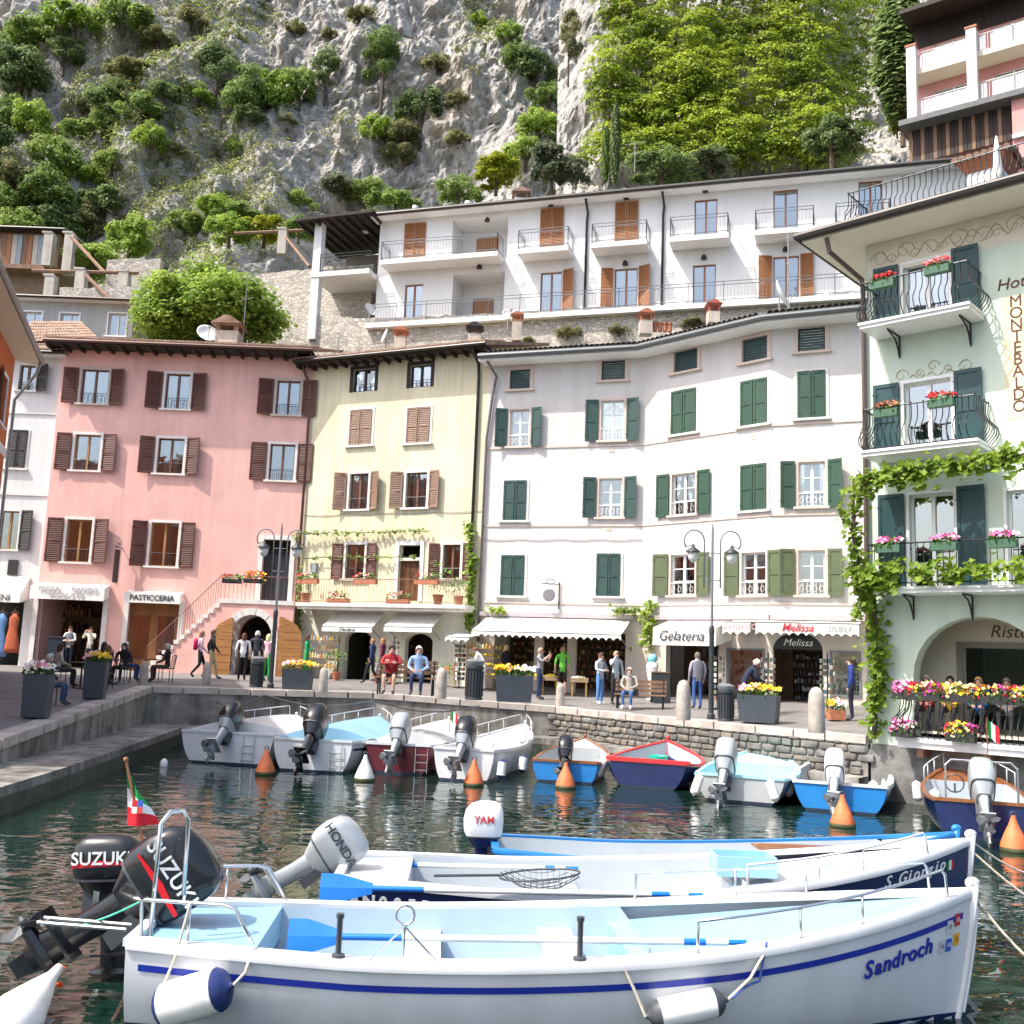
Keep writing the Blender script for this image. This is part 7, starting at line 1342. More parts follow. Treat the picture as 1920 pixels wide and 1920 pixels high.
for k, (px, dz, d, w_, lab) in enumerate(((1692, .85, .55, .4, 'dark box of purple flowers at the terrace rail corner'), (1738, .85, .62, .7, 'dark box of red and yellow flowers on the terrace rail beside the corner box'), (1800, .85, .62, .8, 'dark box of yellow flowers hanging mid terrace rail'), (1862, .85, .62, .7, 'dark box of crimson flowers on the terrace rail under the arch'), (1915, .85, .62, .6, 'dark box of mixed flowers on the terrace rail at the arch end'), (1692, .03, .72, .5, 'dark box of magenta flowers on the terrace slab corner'), (1800, .03, .78, .6, 'dark box of magenta and orange flowers on the terrace slab'))): fbox(FH, FH.uv(px, 1300, d)[0], zt_ + dz, d, w_, PK if k in (0, 5) else MX if k != 2 else ['f2c62e', 'f0dca0', 'e0a020'], lab, 60 + k, TT, hang=.2, n=70, fh=.26)
for k in range(5): u = ub0 + .5 + k * 1.35; fbox(FY, u, zf + (.75 if k % 2 == 0 else .02), 1.1 if k % 2 == 0 else .85, 1.0, ['c83a3a', 'e8a0a0', '6b9438', '5a8230'], ('terracotta trough on the yellow balcony rail left end', 'terracotta trough on the yellow balcony floor left part', 'terracotta trough on the yellow balcony rail by the door', 'terracotta trough on the yellow balcony floor right part', 'terracotta trough on the yellow balcony rail right end')[k], 80 + k, TERRA, n=40, fh=.3)
potplant(FY.P(FY.uv(823, 1130, .5)[0], zf, .6), 1.3, 'tall leafy potted shrub on the yellow balcony by the right window', 91, r_=.2, spread=.4); potplant(FY.P(FY.uv(862, 1130, .5)[0], zf, .6), .7, 'potted plant at the right end of the yellow balcony', 92, r_=.18); potplant(FY.P(ub0 + .15, zf, .7), .8, 'potted plant at the left end of the yellow balcony', 93, r_=.2)
fbox(FP, ULAND + .45, ZLAND + .62, SDL + .06, .75, ['b83a2a', '6b9438'], 'dark flower trough on the pink house landing rail', 94, TT); fbox(FP, ULAND + 1.35, ZLAND + .66, SDL + .06, .85, ['f08a1c', 'e8402a', 'f6c62e'], 'bright orange and red flower trough on the pink house landing rail', 95, TT, hang=.3, n=90, fh=.35)
# ---------------------------------------------------------------- people
SKIN = mk('skin', (.55, .33, .24), .6, var=.08, scale=12, obj=True); SHOE = mk('shoe_dark', (.035, .033, .035), .6, var=.1); EYE = mk('eye_dark', (.015, .012, .01), .3, var=0)
def skeleton(pose, lean=0):
    J = dict(pel=(0, 0, .95), spi=(0, .0, 1.12), che=(0, .0, 1.32), nck=(0, 0, 1.47), hed=(0, .02, 1.58), top=(0, .015, 1.69))
    for s, n in ((-1, 'l'), (1, 'r')):
        J['hip' + n] = (s * .09, 0, .92); J['kne' + n] = (s * .1, .02, .5); J['ank' + n] = (s * .1, -.02, .09); J['toe' + n] = (s * .12, .15, .035)
        J['sho' + n] = (s * .18, 0, 1.42); J['elb' + n] = (s * .25, -.02, 1.14); J['wri' + n] = (s * .24, .07, .92); J['han' + n] = (s * .23, .1, .82)
    def st(n, *pts):
        for k, p in zip(('elb', 'wri', 'han'), pts): J[k + n] = p
    if pose == 'walk':
        J['knel'] = (-.1, .16, .52); J['ankl'] = (-.1, .24, .1); J['toel'] = (-.11, .4, .06); J['kner'] = (.1, .0, .5); J['ankr'] = (.1, -.28, .16); J['toer'] = (.11, -.16, .04); st('l', (-.26, -.12, 1.16), (-.24, -.06, .93), (-.23, -.02, .84)); st('r', (.26, .06, 1.15), (.23, .2, .98), (.22, .27, .92))
    if pose in ('sit', 'sitfold', 'sittalk'):
        for k in ('pel', 'spi', 'che', 'nck', 'hed', 'top'): x, y, z = J[k]; J[k] = (x, y - .05 + (.03 if z > 1.2 else 0), z - .42)
        for s, n in ((-1, 'l'), (1, 'r')):
            J['hip' + n] = (s * .1, -.03, .5); J['kne' + n] = (s * .13, .42, .52); J['ank' + n] = (s * .12, .4, .1); J['toe' + n] = (s * .14, .57, .035); x, y, z = J['sho' + n]; J['sho' + n] = (x, -.04, z - .42); st(n, (s * .26, .0, .74), (s * .14, .22, .66), (s * .08, .3, .64))
        if pose == 'sitfold': st('l', (-.26, .04, .8), (.0, .2, .86), (.1, .2, .88)); st('r', (.26, .04, .8), (.0, .22, .82), (-.1, .22, .83))
        if pose == 'sittalk': st('r', (.27, .1, .82), (.2, .3, .95), (.17, .34, 1.04))
    if pose == 'photo': st('l', (-.24, .18, 1.25), (-.08, .36, 1.46), (-.04, .38, 1.54)); st('r', (.24, .18, 1.25), (.08, .36, 1.46), (.04, .38, 1.54))
    if pose == 'face': st('r', (.25, .16, 1.26), (.12, .2, 1.5), (.09, .17, 1.59))
    if pose == 'hold': st('l', (-.25, .04, 1.15), (-.12, .26, 1.12), (-.04, .3, 1.13)); st('r', (.25, .04, 1.15), (.12, .26, 1.12), (.04, .3, 1.13))
    if pose == 'bend':
        for k, (y, z) in dict(spi=(.06, 1.1), che=(.18, 1.27), nck=(.28, 1.39), hed=(.36, 1.47), top=(.42, 1.57)).items(): J[k] = (0, y, z)
        for s, n in ((-1, 'l'), (1, 'r')): J['sho' + n] = (s * .18, .24, 1.34); st(n, (s * .24, .32, 1.08), (s * .18, .5, .98), (s * .15, .58, .96))
    return J
BONES = [('pel', 'spi', 1), ('spi', 'che', 1), ('che', 'nck', 1), ('nck', 'hed', 0), ('hed', 'top', 0)]
for n in 'lr': BONES += [('pel', 'hip' + n, 2), ('hip' + n, 'kne' + n, 2), ('kne' + n, 'ank' + n, 3), ('ank' + n, 'toe' + n, 5), ('che', 'sho' + n, 1), ('sho' + n, 'elb' + n, 1), ('elb' + n, 'wri' + n, 4), ('wri' + n, 'han' + n, 0)]
RADS = dict(pel=(.15, .115), spi=(.135, .1), che=(.16, .11), nck=(.058, .058), hed=(.078, .095), top=(.05, .06), hip=(.095, .095), kne=(.062, .062), ank=(.045, .045), toe=(.04, .03), sho=(.065, .065), elb=(.047, .047), wri=(.033, .033), han=(.038, .024))
PEND = []
def person(px, py, pose, face, top, bot, label, hair='5a4030', hairlen=.5, h=1.7, short=False, shorts=False, skirt=False, p=None, seat=None, extra=None, shoes=None):
    p = V(p) if p is not None else gpix(px, py); sc_ = h / 1.73; J = skeleton(pose); names = list(J); me = bpy.data.meshes.new('body'); me.from_pydata([V(J[n]) * sc_ for n in names], [(names.index(a), names.index(c)) for a, c, _ in BONES], [])
    o = bpy.data.objects.new('body', me); COL.objects.link(o); mod = o.modifiers.new('skin', 'SKIN'); mod.use_smooth_shade = True; mod.branch_smoothing = .6; sub = o.modifiers.new('sub', 'SUBSURF'); sub.levels = 1; sub.render_levels = 1
    for i, n in enumerate(names):
        r_ = RADS.get(n) or RADS[n[:3]]; sv = me.skin_vertices[0].data[i]; sv.radius = (r_[0] * sc_, r_[1] * sc_); sv.use_root = (n == 'pel')
    PEND.append((o, p, J, sc_, face, top, bot, label, hair, hairlen, short, shorts, extra, shoes))
def seg_d(q, a, c):
    d = c - a; t = max(0, min(1, (q - a).dot(d) / max(1e-9, d.length_squared))); return (q - a - d * t).length
def finish_people():
    dg = bpy.context.evaluated_depsgraph_get()
    for o, p, J, sc_, face, top, bot, label, hair, hairlen, short, shorts, extra, shoes in PEND:
        me = bpy.data.meshes.new_from_object(o.evaluated_get(dg)); r_ = thing('person', label, 'person', p, None, face); vs = [v.co.copy() for v in me.vertices]; fs = [tuple(q.vertices) for q in me.polygons]; b = MB(); JV = {k: V(v) * sc_ for k, v in J.items()}
        mid = {0: 0, 1: 1, 2: 2, 3: 0 if shorts else 2, 4: 0 if short else 1, 5: 3}; segs = [(JV[a], JV[c], mid[m]) for a, c, m in BONES]
        b.v = [tuple(v) for v in vs]; b.f = fs; b.m = []
        for f in fs:
            c = sum((vs[i] for i in f), V()) / len(f); best = min(segs, key=lambda s_: seg_d(c, s_[0], s_[1]) - (.03 if s_[2] == 1 else 0)); b.m.append(best[2])
        hd = JV['hed']; up = (JV['top'] - JV['nck']).normalized(); fw = V((0, 1, 0)); fw = (fw - up * fw.dot(up)).normalized(); rt = fw.cross(up)
        b.mi = 0; b.ball(hd + fw * .105 * sc_ - up * .0, (.014, .02, .022), 6)
        for s in (-1, 1): b.mi = 0; b.ball(hd + rt * s * .083 * sc_, (.01, .018, .028), 6); b.mi = 4; b.ball(hd + fw * .092 * sc_ + rt * s * .032 + up * .022, (.011, .008, .008), 6)
        b.mi = 5; b.ball(hd + fw * .094 * sc_ - up * .05, (.024, .007, .006), 6)
        for n, s in (('l', -1), ('r', 1)):
            w_, h_ = JV['wri' + n], JV['han' + n]; d = (h_ - w_).normalized(); sd = d.cross(V((0, 1, .2))).normalized() if abs(d.y) < .9 else d.cross(V((0, 0, 1))).normalized(); nn = d.cross(sd); b.mi = 0
            for k, (o_, L_) in enumerate(((-.028, .06), (-.01, .07), (.009, .067), (.027, .055))): q0 = h_ - d * .01 + sd * o_; b.tube([q0, q0 + d * L_ * .55 + nn * .006, q0 + d * L_ * .9 + nn * .022], [.009, .0085, .007], 5)
            q0 = h_ - d * .045 - sd * .03; b.tube([q0, q0 - sd * .025 + d * .02, q0 - sd * .03 + d * .05], [.011, .01, .008], 5)
        b.build('body', [SKIN, flat(top, .85, var=.15), flat(bot, .85, var=.15), flat(shoes, .6) if shoes else SHOE, EYE, mk('lips', (.4, .16, .14), .6, var=0)], r_, smooth=True, world=False)
        hb = MB(); A = Matrix((rt, fw, up)).transposed(); rg = []
        for i in range(7):
            th = math.pi * .62 * i / 6; ring = []
            for k in range(14):
                a = 2 * math.pi * k / 14; fr_ = max(0, math.sin(a)); t_ = min(th, math.pi * (.62 - .34 * fr_)); x, y, z = .094 * math.sin(t_) * math.cos(a), .112 * math.sin(t_) * math.sin(a), .125 * math.cos(t_)
                if hairlen > .6 and i == 6 and math.sin(a) < .3: z -= .13 * hairlen; x *= 1.1
                ring.append(hd + up * .02 + A @ V((x, y - .008, z)) * sc_)
            rg.append(ring)
        hb.loft(rg, cap=False); hb.add(rg[0], [tuple(range(14))]); hb.build('hair', flat(hair, .8, var=.3, scale=30), r_, smooth=True, world=False)
        if extra == 'backpack': e = MB(); c = (JV['che'] + JV['spi']) / 2 + V((0, -.19, 0)); e.loft([sring(c + V((0, 0, z)), a, b_, 14) for z, a, b_ in ((-.2, .12, .06), (-.17, .15, .08), (.1, .15, .08), (.2, .11, .06), (.22, .05, .03))]); e.build('backpack', flat('c2185b', .7), r_, smooth=True, world=False)
        if extra == 'bag': e = MB(); c = JV['hipl'] + V((-.12, .05, .02)); e.box(c, (.09, .26, .2)); e.tube([c + V((0, 0, .1)), JV['che'] + V((-.1, .12, .1)), JV['shor'] + V((0, .02, .06))], .012, 5); e.build('shoulder_bag', flat('2a2a2e', .6), r_, world=False)
        if extra == 'phone': e = MB(); e.box((JV['hanl'] + JV['hanr']) / 2 + V((0, .02, .03)), (.14, .012, .075)); e.build('phone', BLK, r_, world=False)
        if extra == 'vest': e = MB(); e.loft([sring(JV['pel'].lerp(JV['nck'], t) , a * sc_, b_ * sc_, 18, .8) for t, a, b_ in ((.0, .17, .14), (.3, .165, .135), (.7, .19, .14), (.95, .14, .1))], cap=False); e.build('vest', flat('6e6f78', .9) if top != 'a8383e' else flat('8e2028', .9), r_, smooth=True, world=False)
        bpy.data.objects.remove(o); bpy.data.meshes.remove(me)
PI = math.pi
# facing: 0 looks away from the camera (+Y), PI looks at the camera
GM = gpix(86, 1322); cafe_chair(GM + V((0, -.02, 0)), -1.5, 'dark metal chair of the grey haired man by the pink flowered planter'); person(0, 0, 'sit', -1.45, '2a3350', '3a4a68', 'grey haired man in navy jacket seated beside the pink flowered planter', 'b9b4ac', .4, p=GM)
person(0, 0, 'sit', -.9, 'b8aea0', '3a3a40', 'seated person in beige coat at the cafe table near the tall planters', '4a3428', .8, p=TB[0] + V((-.68, .05, 0))); person(0, 0, 'sit', 1.5, '232a48', '2a2a30', 'seated person in navy leaning to the cafe table near the tall planters', '6a4a34', .8, p=TB[0] + V((.7, 0, 0)))
person(0, 0, 'sit', 3.1, '1c1c1e', '2c2c30', 'seated person in black on the far side of the middle cafe table', '201a18', .8, p=TB[2] + V((.1, .68, 0))); person(0, 0, 'sittalk', .1, '26262a', '30303a', 'seated person in dark clothes with back turned at the middle cafe table', '2a201c', .9, p=TB[2] + V((0, -.68, 0)))
person(0, 0, 'sit', -1.55, '1f2a4a', '2d4a78', 'white haired woman in navy seated at the pastry shop window table', 'd8d2c6', .8, p=TB[1] + V((-.68, 0, 0))); person(0, 0, 'sittalk', 1.55, '1e1e20', '4a4238', 'grey haired man in black seated at the pastry shop window table', 'a8a098', .4, p=TB[1] + V((.68, 0, 0)))
person(127, 1236, 'hold', PI, 'e8e6e2', '2a3a50', 'waiter in white shirt and red waistcoat standing in the pizza shop doorway', '3a2a20', .3, extra='vest'); person(166, 1234, 'photo', PI, 'd8d2c4', '3a3a3e', 'person with raised hands standing inside the pizza shop doorway', '2a1e18', .6)
person(372, 1272, 'walk', -1.3, 'e8c6d8', '26262a', 'woman in pale pink with magenta rucksack walking by the pastry shop', '7a5a40', .7, extra='backpack'); person(393, 1275, 'walk', -1.2, '1e2226', 'b0a080', 'man in black jacket and tan trousers walking by the pastry shop', '4a3a30', .3, h=1.78)
person(452, 1276, 'stand', .2, 'e6e2e4', '1e1e22', 'woman in white top and black trousers at the arched door', '5a3a28', .9); person(477, 1276, 'stand', .1, '3a3a44', 'c0b8aa', 'grey haired man in dark shirt at the arched door', 'c8c4be', .3, h=1.8, short=True, shorts=True); person(498, 1277, 'hold', -.3, 'e8b8c4', '2f9a4a', 'blonde woman in pink top and green trousers at the arched door', 'e0cfa0', .7)
person(572, 1272, 'hold', -1.6, '1f9a62', '1f8a5a', 'woman in green dress serving at the bottle stall', '4a2a1e', 1.0)
person(695, 1283, 'walk', 1.2, '2a3058', '20222c', 'person in navy jacket walking past the yellow house shops', '8a6a4c', .6); person(714, 1278, 'walk', 1.2, '6a2a44', '9a98a0', 'person in burgundy top walking past the yellow house shops', '9a7048', .7)
person(0, 0, 'sitfold', PI, 'a8383e', '2a2428', 'man in red vest and shorts sitting with folded arms on the quay bench', '3a2a22', .3, p=BN1 + V((-.4, -.02, 0)), shorts=True, extra='vest'); person(0, 0, 'sit', PI, '8fa8cc', '2a3656', 'woman in pale blue shirt and jeans sitting on the quay bench', 'e2dccf', .7, p=BN1 + V((.3, -.02, 0)))
person(906, 1296, 'bend', 1.4, 'f0f0f0', 'e0e0e0', 'person all in white bending at the lemon stall', '6a4a34', .4); person(946, 1294, 'stand', -2.2, '1c1c24', '22222a', 'blonde woman in black blazer at the wide awning shop', 'd8b880', .8)
person(1010, 1312, 'photo', -2.0, '8a8a90', '2c3a5a', 'bald man in grey vest and jeans taking a photograph by the orange flowers', 'a08a78', .1, h=1.78, short=True, extra='phone'); person(1053, 1306, 'stand', .1, '5fae3c', '18181c', 'man in lime green shirt and black shorts facing the wide shop', '9a7a64', .1, h=1.78, short=True, shorts=True)
person(1124, 1321, 'hold', -2.4, 'b8c2c8', '5a86bc', 'woman in pale grey sweater and jeans with a shoulder bag', '5a3a2a', .6, extra='bag', shoes='e0e0e0'); person(1153, 1322, 'face', PI + .4, 'a4aeb8', '26262e', 'man in grey shirt with red collar touching his face beside the sweater woman', 'b09080', .15, h=1.76)
person(0, 0, 'sit', PI - .3, 'a8a49c', '3d5f96', 'grey haired woman in jeans sitting on the bench by the awning shop', 'b8b0a6', .6, p=BN2 + V((-.35, -.05, 0)), extra='bag', shoes='e0e0e0')
person(1307, 1330, 'stand', .2, 'a098a8', '3a5a9a', 'person in grey padded vest and jeans entering the ice cream shop', '6a6058', .4, h=1.75, extra='vest'); person(1394, 1345, 'bend', -1.5, '232a40', '1c1e26', 'white haired man in navy jacket leaning over the pink flowered planter', 'dcd8d0', .3, h=1.76)
person(1597, 1352, 'stand', 1.2, '20387c', '1e2638', 'person in bright blue padded jacket behind the grape vine', '3a2a20', .4)
for k, (px, d, c_, hr, lab) in enumerate(((1737, -.5, 'c8404a', 'b8b0a8', 'grey haired diner in red behind the terrace rail'), (1782, -.6, 'e0b82a', '2a1e18', 'dark haired diner in yellow behind the terrace rail'), (1835, -.55, '2a5a9a', 'c8a060', 'blonde diner in blue behind the terrace rail'), (1888, -.9, 'b8bcc4', '8a8078', 'diner in grey shirt inside the arch'))): person(0, 0, 'sit', PI - .6, c_, '2a2a30', lab, hr, .6, p=FH.P(FH.uv(px, 1300, d)[0], 1.6, d))
finish_people()
# ---------------------------------------------------------------- vegetation
LM = dict(bright=leafmat('leaf_bright', (.13, .25, .035), (.42, .53, .09)), mid=leafmat('leaf_mid', (.11, .19, .05), (.34, .44, .11)), dark=leafmat('leaf_dark', (.085, .135, .05), (.25, .33, .12)), yellow=leafmat('leaf_yellow', (.17, .23, .012), (.46, .46, .035)), olive=leafmat('leaf_olive', (.13, .15, .06), (.34, .33, .15)), grey=leafmat('leaf_grey', (.06, .09, .04), (.22, .25, .14)), vine=leafmat('leaf_vine', (.09, .18, .015), (.36, .47, .06)))
BARK = mk('bark', (.1, .075, .055), .9, var=.3, scale=6, stretch=(1, 1, .3))
def leafcloud(pts, nrm, size, tints, mat, name, parent=None, seed=0, world=True, lobed=False):
    rs = np.random.RandomState(seed); P = np.asarray(pts, float); n = len(P); N = np.asarray(nrm, float) + rs.normal(0, .45, (n, 3)); N /= np.linalg.norm(N, axis=1)[:, None] + 1e-9; T = rs.normal(0, 1, (n, 3)); T -= (T * N).sum(1)[:, None] * N; T /= np.linalg.norm(T, axis=1)[:, None] + 1e-9; B = np.cross(N, T); s = (size * rs.uniform(.45, 1.4, n))[:, None]
    if lobed:
        ang = np.linspace(0, 2 * np.pi, 11)[:-1]; rad = np.where(np.arange(10) % 2, .62, 1.0); rad[0] = .35; vs = [P - N * s * .12] + [P + (T * np.cos(a) + B * np.sin(a)) * s * r_ * .62 + N * s * .05 for a, r_ in zip(ang, rad)]; k = 11; loc = [(0, i + 1, (i + 1) % 10 + 1) for i in range(10)]
    else:
        vs = [P - T * s * .6, P + B * s * .45 + N * s * .1, P + T * s * .6, P - B * s * .45 + N * s * .1]; k = 4; loc = [(0, 1, 2, 3)]
    Vv = np.stack(vs, 1).reshape(-1, 3)
    if parent is not None and world: Vv = Vv - np.array(LOC.get(parent, V((0, 0, 0))))
    m = len(loc[0]); F_ = (np.arange(n)[:, None, None] * k + np.array(loc)[None]).reshape(-1, m); me = bpy.data.meshes.new(name); me.vertices.add(len(Vv)); me.vertices.foreach_set('co', Vv.ravel()); me.loops.add(F_.size); me.loops.foreach_set('vertex_index', F_.ravel().astype(np.int32)); me.polygons.add(len(F_)); me.polygons.foreach_set('loop_start', (np.arange(len(F_)) * m).astype(np.int32)); me.update(calc_edges=True)
    me.materials.append(mat); a_ = me.attributes.new('tint', 'FLOAT', 'FACE'); a_.data.foreach_set('value', np.repeat(np.asarray(tints, float), len(loc)).astype(np.float32))
    o = bpy.data.objects.new(name, me); COL.objects.link(o); o['kind'] = 'stuff'
    if parent is not None: o.parent = parent
    LOC[o] = LOC.get(parent, V((0, 0, 0))); return o
def crown_pts(kind, n, seed):
    rs = np.random.RandomState(seed); pts, nr, ti = [], [], []
    if kind == 'cypress':
        t = rs.uniform(0, 1, n) ** .8; a = rs.uniform(0, 2 * np.pi, n); r_ = .19 * (np.sin(np.pi * np.clip(t * .92 + .06, 0, 1)) ** .6) * rs.uniform(.6, 1.05, n) * (1 + .18 * np.sin(a * 5 + t * 14)); P = np.stack([r_ * np.cos(a), r_ * np.sin(a), t * 2], 1); return P, np.stack([np.cos(a), np.sin(a), np.full(n, .9)], 1), np.clip(rs.normal(.5, .2, n), 0, 1)
    m = dict(round=42, shrub=34, pine=22, wide=60)[kind]; per = n // m
    for i in range(m):
        if kind == 'shrub': a = rs.uniform(0, 6.28); rr = math.sqrt(rs.rand()) * .85; c = np.array([rr * math.cos(a), rr * math.sin(a), .1 + rs.rand() * 1.3 * (1 - .75 * rr)]); R_ = np.array([.3, .3, .28]) * rs.uniform(.35, 1.15)
        elif kind == 'pine': zc = .5 + 1.35 * rs.rand(); rr = (.75 if zc < 1.4 else .45) * rs.uniform(.3, 1); a = rs.uniform(0, 6.28); c = np.array([rr * math.cos(a), rr * math.sin(a), zc]); R_ = np.array([.33, .33, .17]) * rs.uniform(.6, 1.15)
        else: a = rs.uniform(0, 6.28); rr = math.sqrt(rs.rand()) * (.72 if kind != 'wide' else .8); zc = .2 + rs.rand() * (1.25 if kind == 'round' else .75 if kind == 'shrub' else 1.1) * (1 - .5 * rr); c = np.array([rr * math.cos(a), rr * math.sin(a), zc]); R_ = np.array([.3, .3, .25]) * rs.uniform(.45, 1.2)
        d = rs.normal(0, 1, (per, 3)); d /= np.linalg.norm(d, axis=1)[:, None]; d[:, 2] = np.abs(d[:, 2]) * np.where(rs.rand(per) < .8, 1, -1); p = c + d * R_ * (rs.uniform(.4, 1.25, per) ** .7)[:, None]; pts.append(p); nr.append(d + np.array([0, 0, .5])); ti.append(np.clip(rs.normal(.5, .16, per) + rs.uniform(-.2, .2), 0, 1))
    return np.concatenate(pts), np.concatenate(nr), np.concatenate(ti)
PROTO = {}
def proto(kind, col, v):
    key = (kind, col, v)
    if key not in PROTO:
        n = dict(round=7000, shrub=5200, pine=7000, cypress=6000, wide=26000)[kind]; P, N, T = crown_pts(kind, n, hash(kind) % 97 * 0 + len(PROTO) + 3); c = leafcloud(P, N, dict(round=.085, shrub=.085, pine=.06, cypress=.055, wide=.05)[kind], T, LM[col], 'crown', None, len(PROTO))
        b = MB(); rr = random.Random(len(PROTO)); top = V((rr.uniform(-.1, .1), 0, 1.0)); b.tube([(0, 0, -.4), (.03, 0, .3), tuple(top)], [.02, .018, .01] if kind == 'cypress' else [.075, .055, .02], 7)
        for k in range(0 if kind == 'cypress' else 6): a = rr.uniform(0, 6.28); z0 = rr.uniform(.1, .7); b.tube([(.02, 0, z0), (.3 * math.cos(a), .3 * math.sin(a), z0 + .25), (.6 * math.cos(a), .6 * math.sin(a), z0 + .4)], [.035, .022, .008], 5)
        t = b.build('trunk', BARK); PROTO[key] = (c.data, t.data); bpy.data.objects.remove(c); bpy.data.objects.remove(t)
    return PROTO[key]
LAB = dict(bright=('leafy_shrub', 'bright green leafy shrub growing on the rock slope', 'shrub'), mid=('leafy_shrub', 'mid green leafy shrub growing on the rock slope', 'shrub'), dark=('evergreen_shrub', 'dark evergreen shrub growing on the rock slope', 'shrub'), yellow=('leafy_shrub', 'yellow green leafy shrub growing at the cliff foot', 'shrub'), olive=('dry_shrub', 'olive brown dry shrub growing on the rock slope', 'shrub'), grey=('blossoming_shrub', 'pale grey green blossoming shrub on the rock slope', 'shrub'))
def plant(p, w_, h, kind, col, v=0, label=None, name=None, cat=None, group=None):
    cm, tm = proto(kind, col, v); nm, lb, ct = LAB[col]; o = thing(name or nm, label or lb, cat or ct, p, group or (None if label else lb.split(' growing')[0].replace('shrub', 'shrubs') + ' on the slope'), random.uniform(0, 6.28)); o.scale = (w_ / 2, w_ / 2, h / 2)
    for nme, m in (('crown', cm), ('trunk', tm)):
        c = bpy.data.objects.new(nme, m); COL.objects.link(c); c.parent = o
        if nme == 'crown': c['kind'] = 'stuff'
    return o
def cliffhit(px, py, y0=56):
    d = ray(px, py); Y = y0
    while Y < 140:
        p = CAM + d * (Y / d.y)
        if p.y >= clY(p.x, p.z): break
        Y += .4
    return p
def onpx(px, py, wpx, hpx, kind, col, v=0, Y=None, **k):   # py is the plant's middle
    p = cliffhit(px, py + hpx * .4) if Y is None else at(px, py + hpx / 2, Y); m = FPX / (p - CAM).dot(_F); w_, h = wpx / m, hpx / m
    if Y is None: p = p + V((0, -.15 * w_, -.15 * h))
    plant(p, w_, h, kind, col, v, **k)
random.seed(21)
for q in ((60, 55, 110, 90, 'round', 'mid'), (150, 25, 120, 80, 'shrub', 'bright'), (240, 20, 120, 80, 'shrub', 'mid'), (45, 120, 120, 130, 'round', 'dark'), (125, 100, 80, 70, 'pine', 'dark'), (25, 190, 90, 120, 'shrub', 'mid'), (62, 205, 80, 110, 'round', 'bright'), (110, 270, 110, 100, 'shrub', 'mid'), (30, 300, 90, 100, 'shrub', 'olive'), (90, 340, 120, 110, 'round', 'mid'), (165, 315, 90, 70, 'shrub', 'bright'), (200, 360, 110, 90, 'shrub', 'dark'), (110, 410, 120, 100, 'round', 'dark'), (50, 400, 90, 80, 'shrub', 'mid'), (165, 400, 90, 90, 'shrub', 'olive'), (20, 420, 80, 70, 'shrub', 'bright'), (230, 170, 120, 90, 'shrub', 'dark'), (200, 220, 90, 90, 'shrub', 'mid'), (270, 190, 100, 80, 'shrub', 'mid'), (285, 240, 70, 90, 'shrub', 'bright'), (255, 130, 100, 50, 'shrub', 'olive'), (310, 160, 70, 60, 'shrub', 'dark'), (410, 130, 100, 130, 'pine', 'dark'), (375, 170, 70, 60, 'shrub', 'bright'), (460, 150, 90, 120, 'round', 'mid'), (520, 150, 80, 120, 'round', 'bright'), (565, 140, 70, 110, 'round', 'mid'), (612, 130, 70, 100, 'pine', 'dark'), (470, 205, 60, 50, 'shrub', 'dark'), (440, 260, 40, 70, 'shrub', 'bright'), (365, 20, 60, 60, 'shrub', 'olive'), (555, 45, 50, 40, 'shrub', 'olive'), (790, 175, 100, 110, 'shrub', 'dark'), (715, 225, 80, 80, 'shrub', 'bright'), (755, 235, 80, 80, 'shrub', 'olive'), (745, 275, 70, 50, 'shrub', 'olive'), (820, 110, 70, 60, 'shrub', 'olive'), (895, 32, 50, 45, 'shrub', 'bright'), (955, 50, 55, 65, 'shrub', 'bright'), (1005, 110, 110, 100, 'shrub', 'dark'), (970, 90, 60, 60, 'shrub', 'mid'), (1030, 165, 90, 80, 'shrub', 'mid'), (1010, 215, 90, 100, 'shrub', 'bright'), (985, 270, 90, 80, 'shrub', 'bright'), (640, 340, 90, 60, 'shrub', 'grey'), (690, 350, 100, 70, 'shrub', 'mid'), (560, 365, 80, 60, 'shrub', 'mid'), (410, 375, 80, 60, 'shrub', 'bright'), (450, 395, 100, 50, 'shrub', 'mid'), (350, 400, 80, 70, 'shrub', 'mid'), (860, 255, 60, 40, 'shrub', 'olive'), (620, 60, 40, 30, 'shrub', 'olive'), (540, 220, 50, 40, 'shrub', 'olive'), (330, 270, 50, 50, 'shrub', 'olive'), (160, 180, 60, 70, 'shrub', 'olive'), (140, 230, 60, 60, 'shrub', 'mid'), (60, 460, 90, 70, 'shrub', 'mid'), (5, 90, 70, 120, 'round', 'mid'), (0, 250, 80, 120, 'round', 'dark'), (10, 350, 70, 80, 'shrub', 'mid'), (300, 60, 80, 60, 'shrub', 'olive'), (680, 20, 60, 40, 'shrub', 'olive'), (860, 180, 60, 40, 'shrub', 'olive'), (215, 290, 70, 60, 'shrub', 'mid')):
    onpx(*q[:6], v=random.randrange(2))
onpx(718, 105, 90, 160, 'pine', 'mid', label='tall dark umbrella pine standing out on the grey rock face', name='pine_tree', cat='tree'); onpx(1066, 60, 60, 150, 'pine', 'olive', label='olive green conifer at the edge of the ivy covered rock', name='conifer_tree', cat='tree', Y=66)
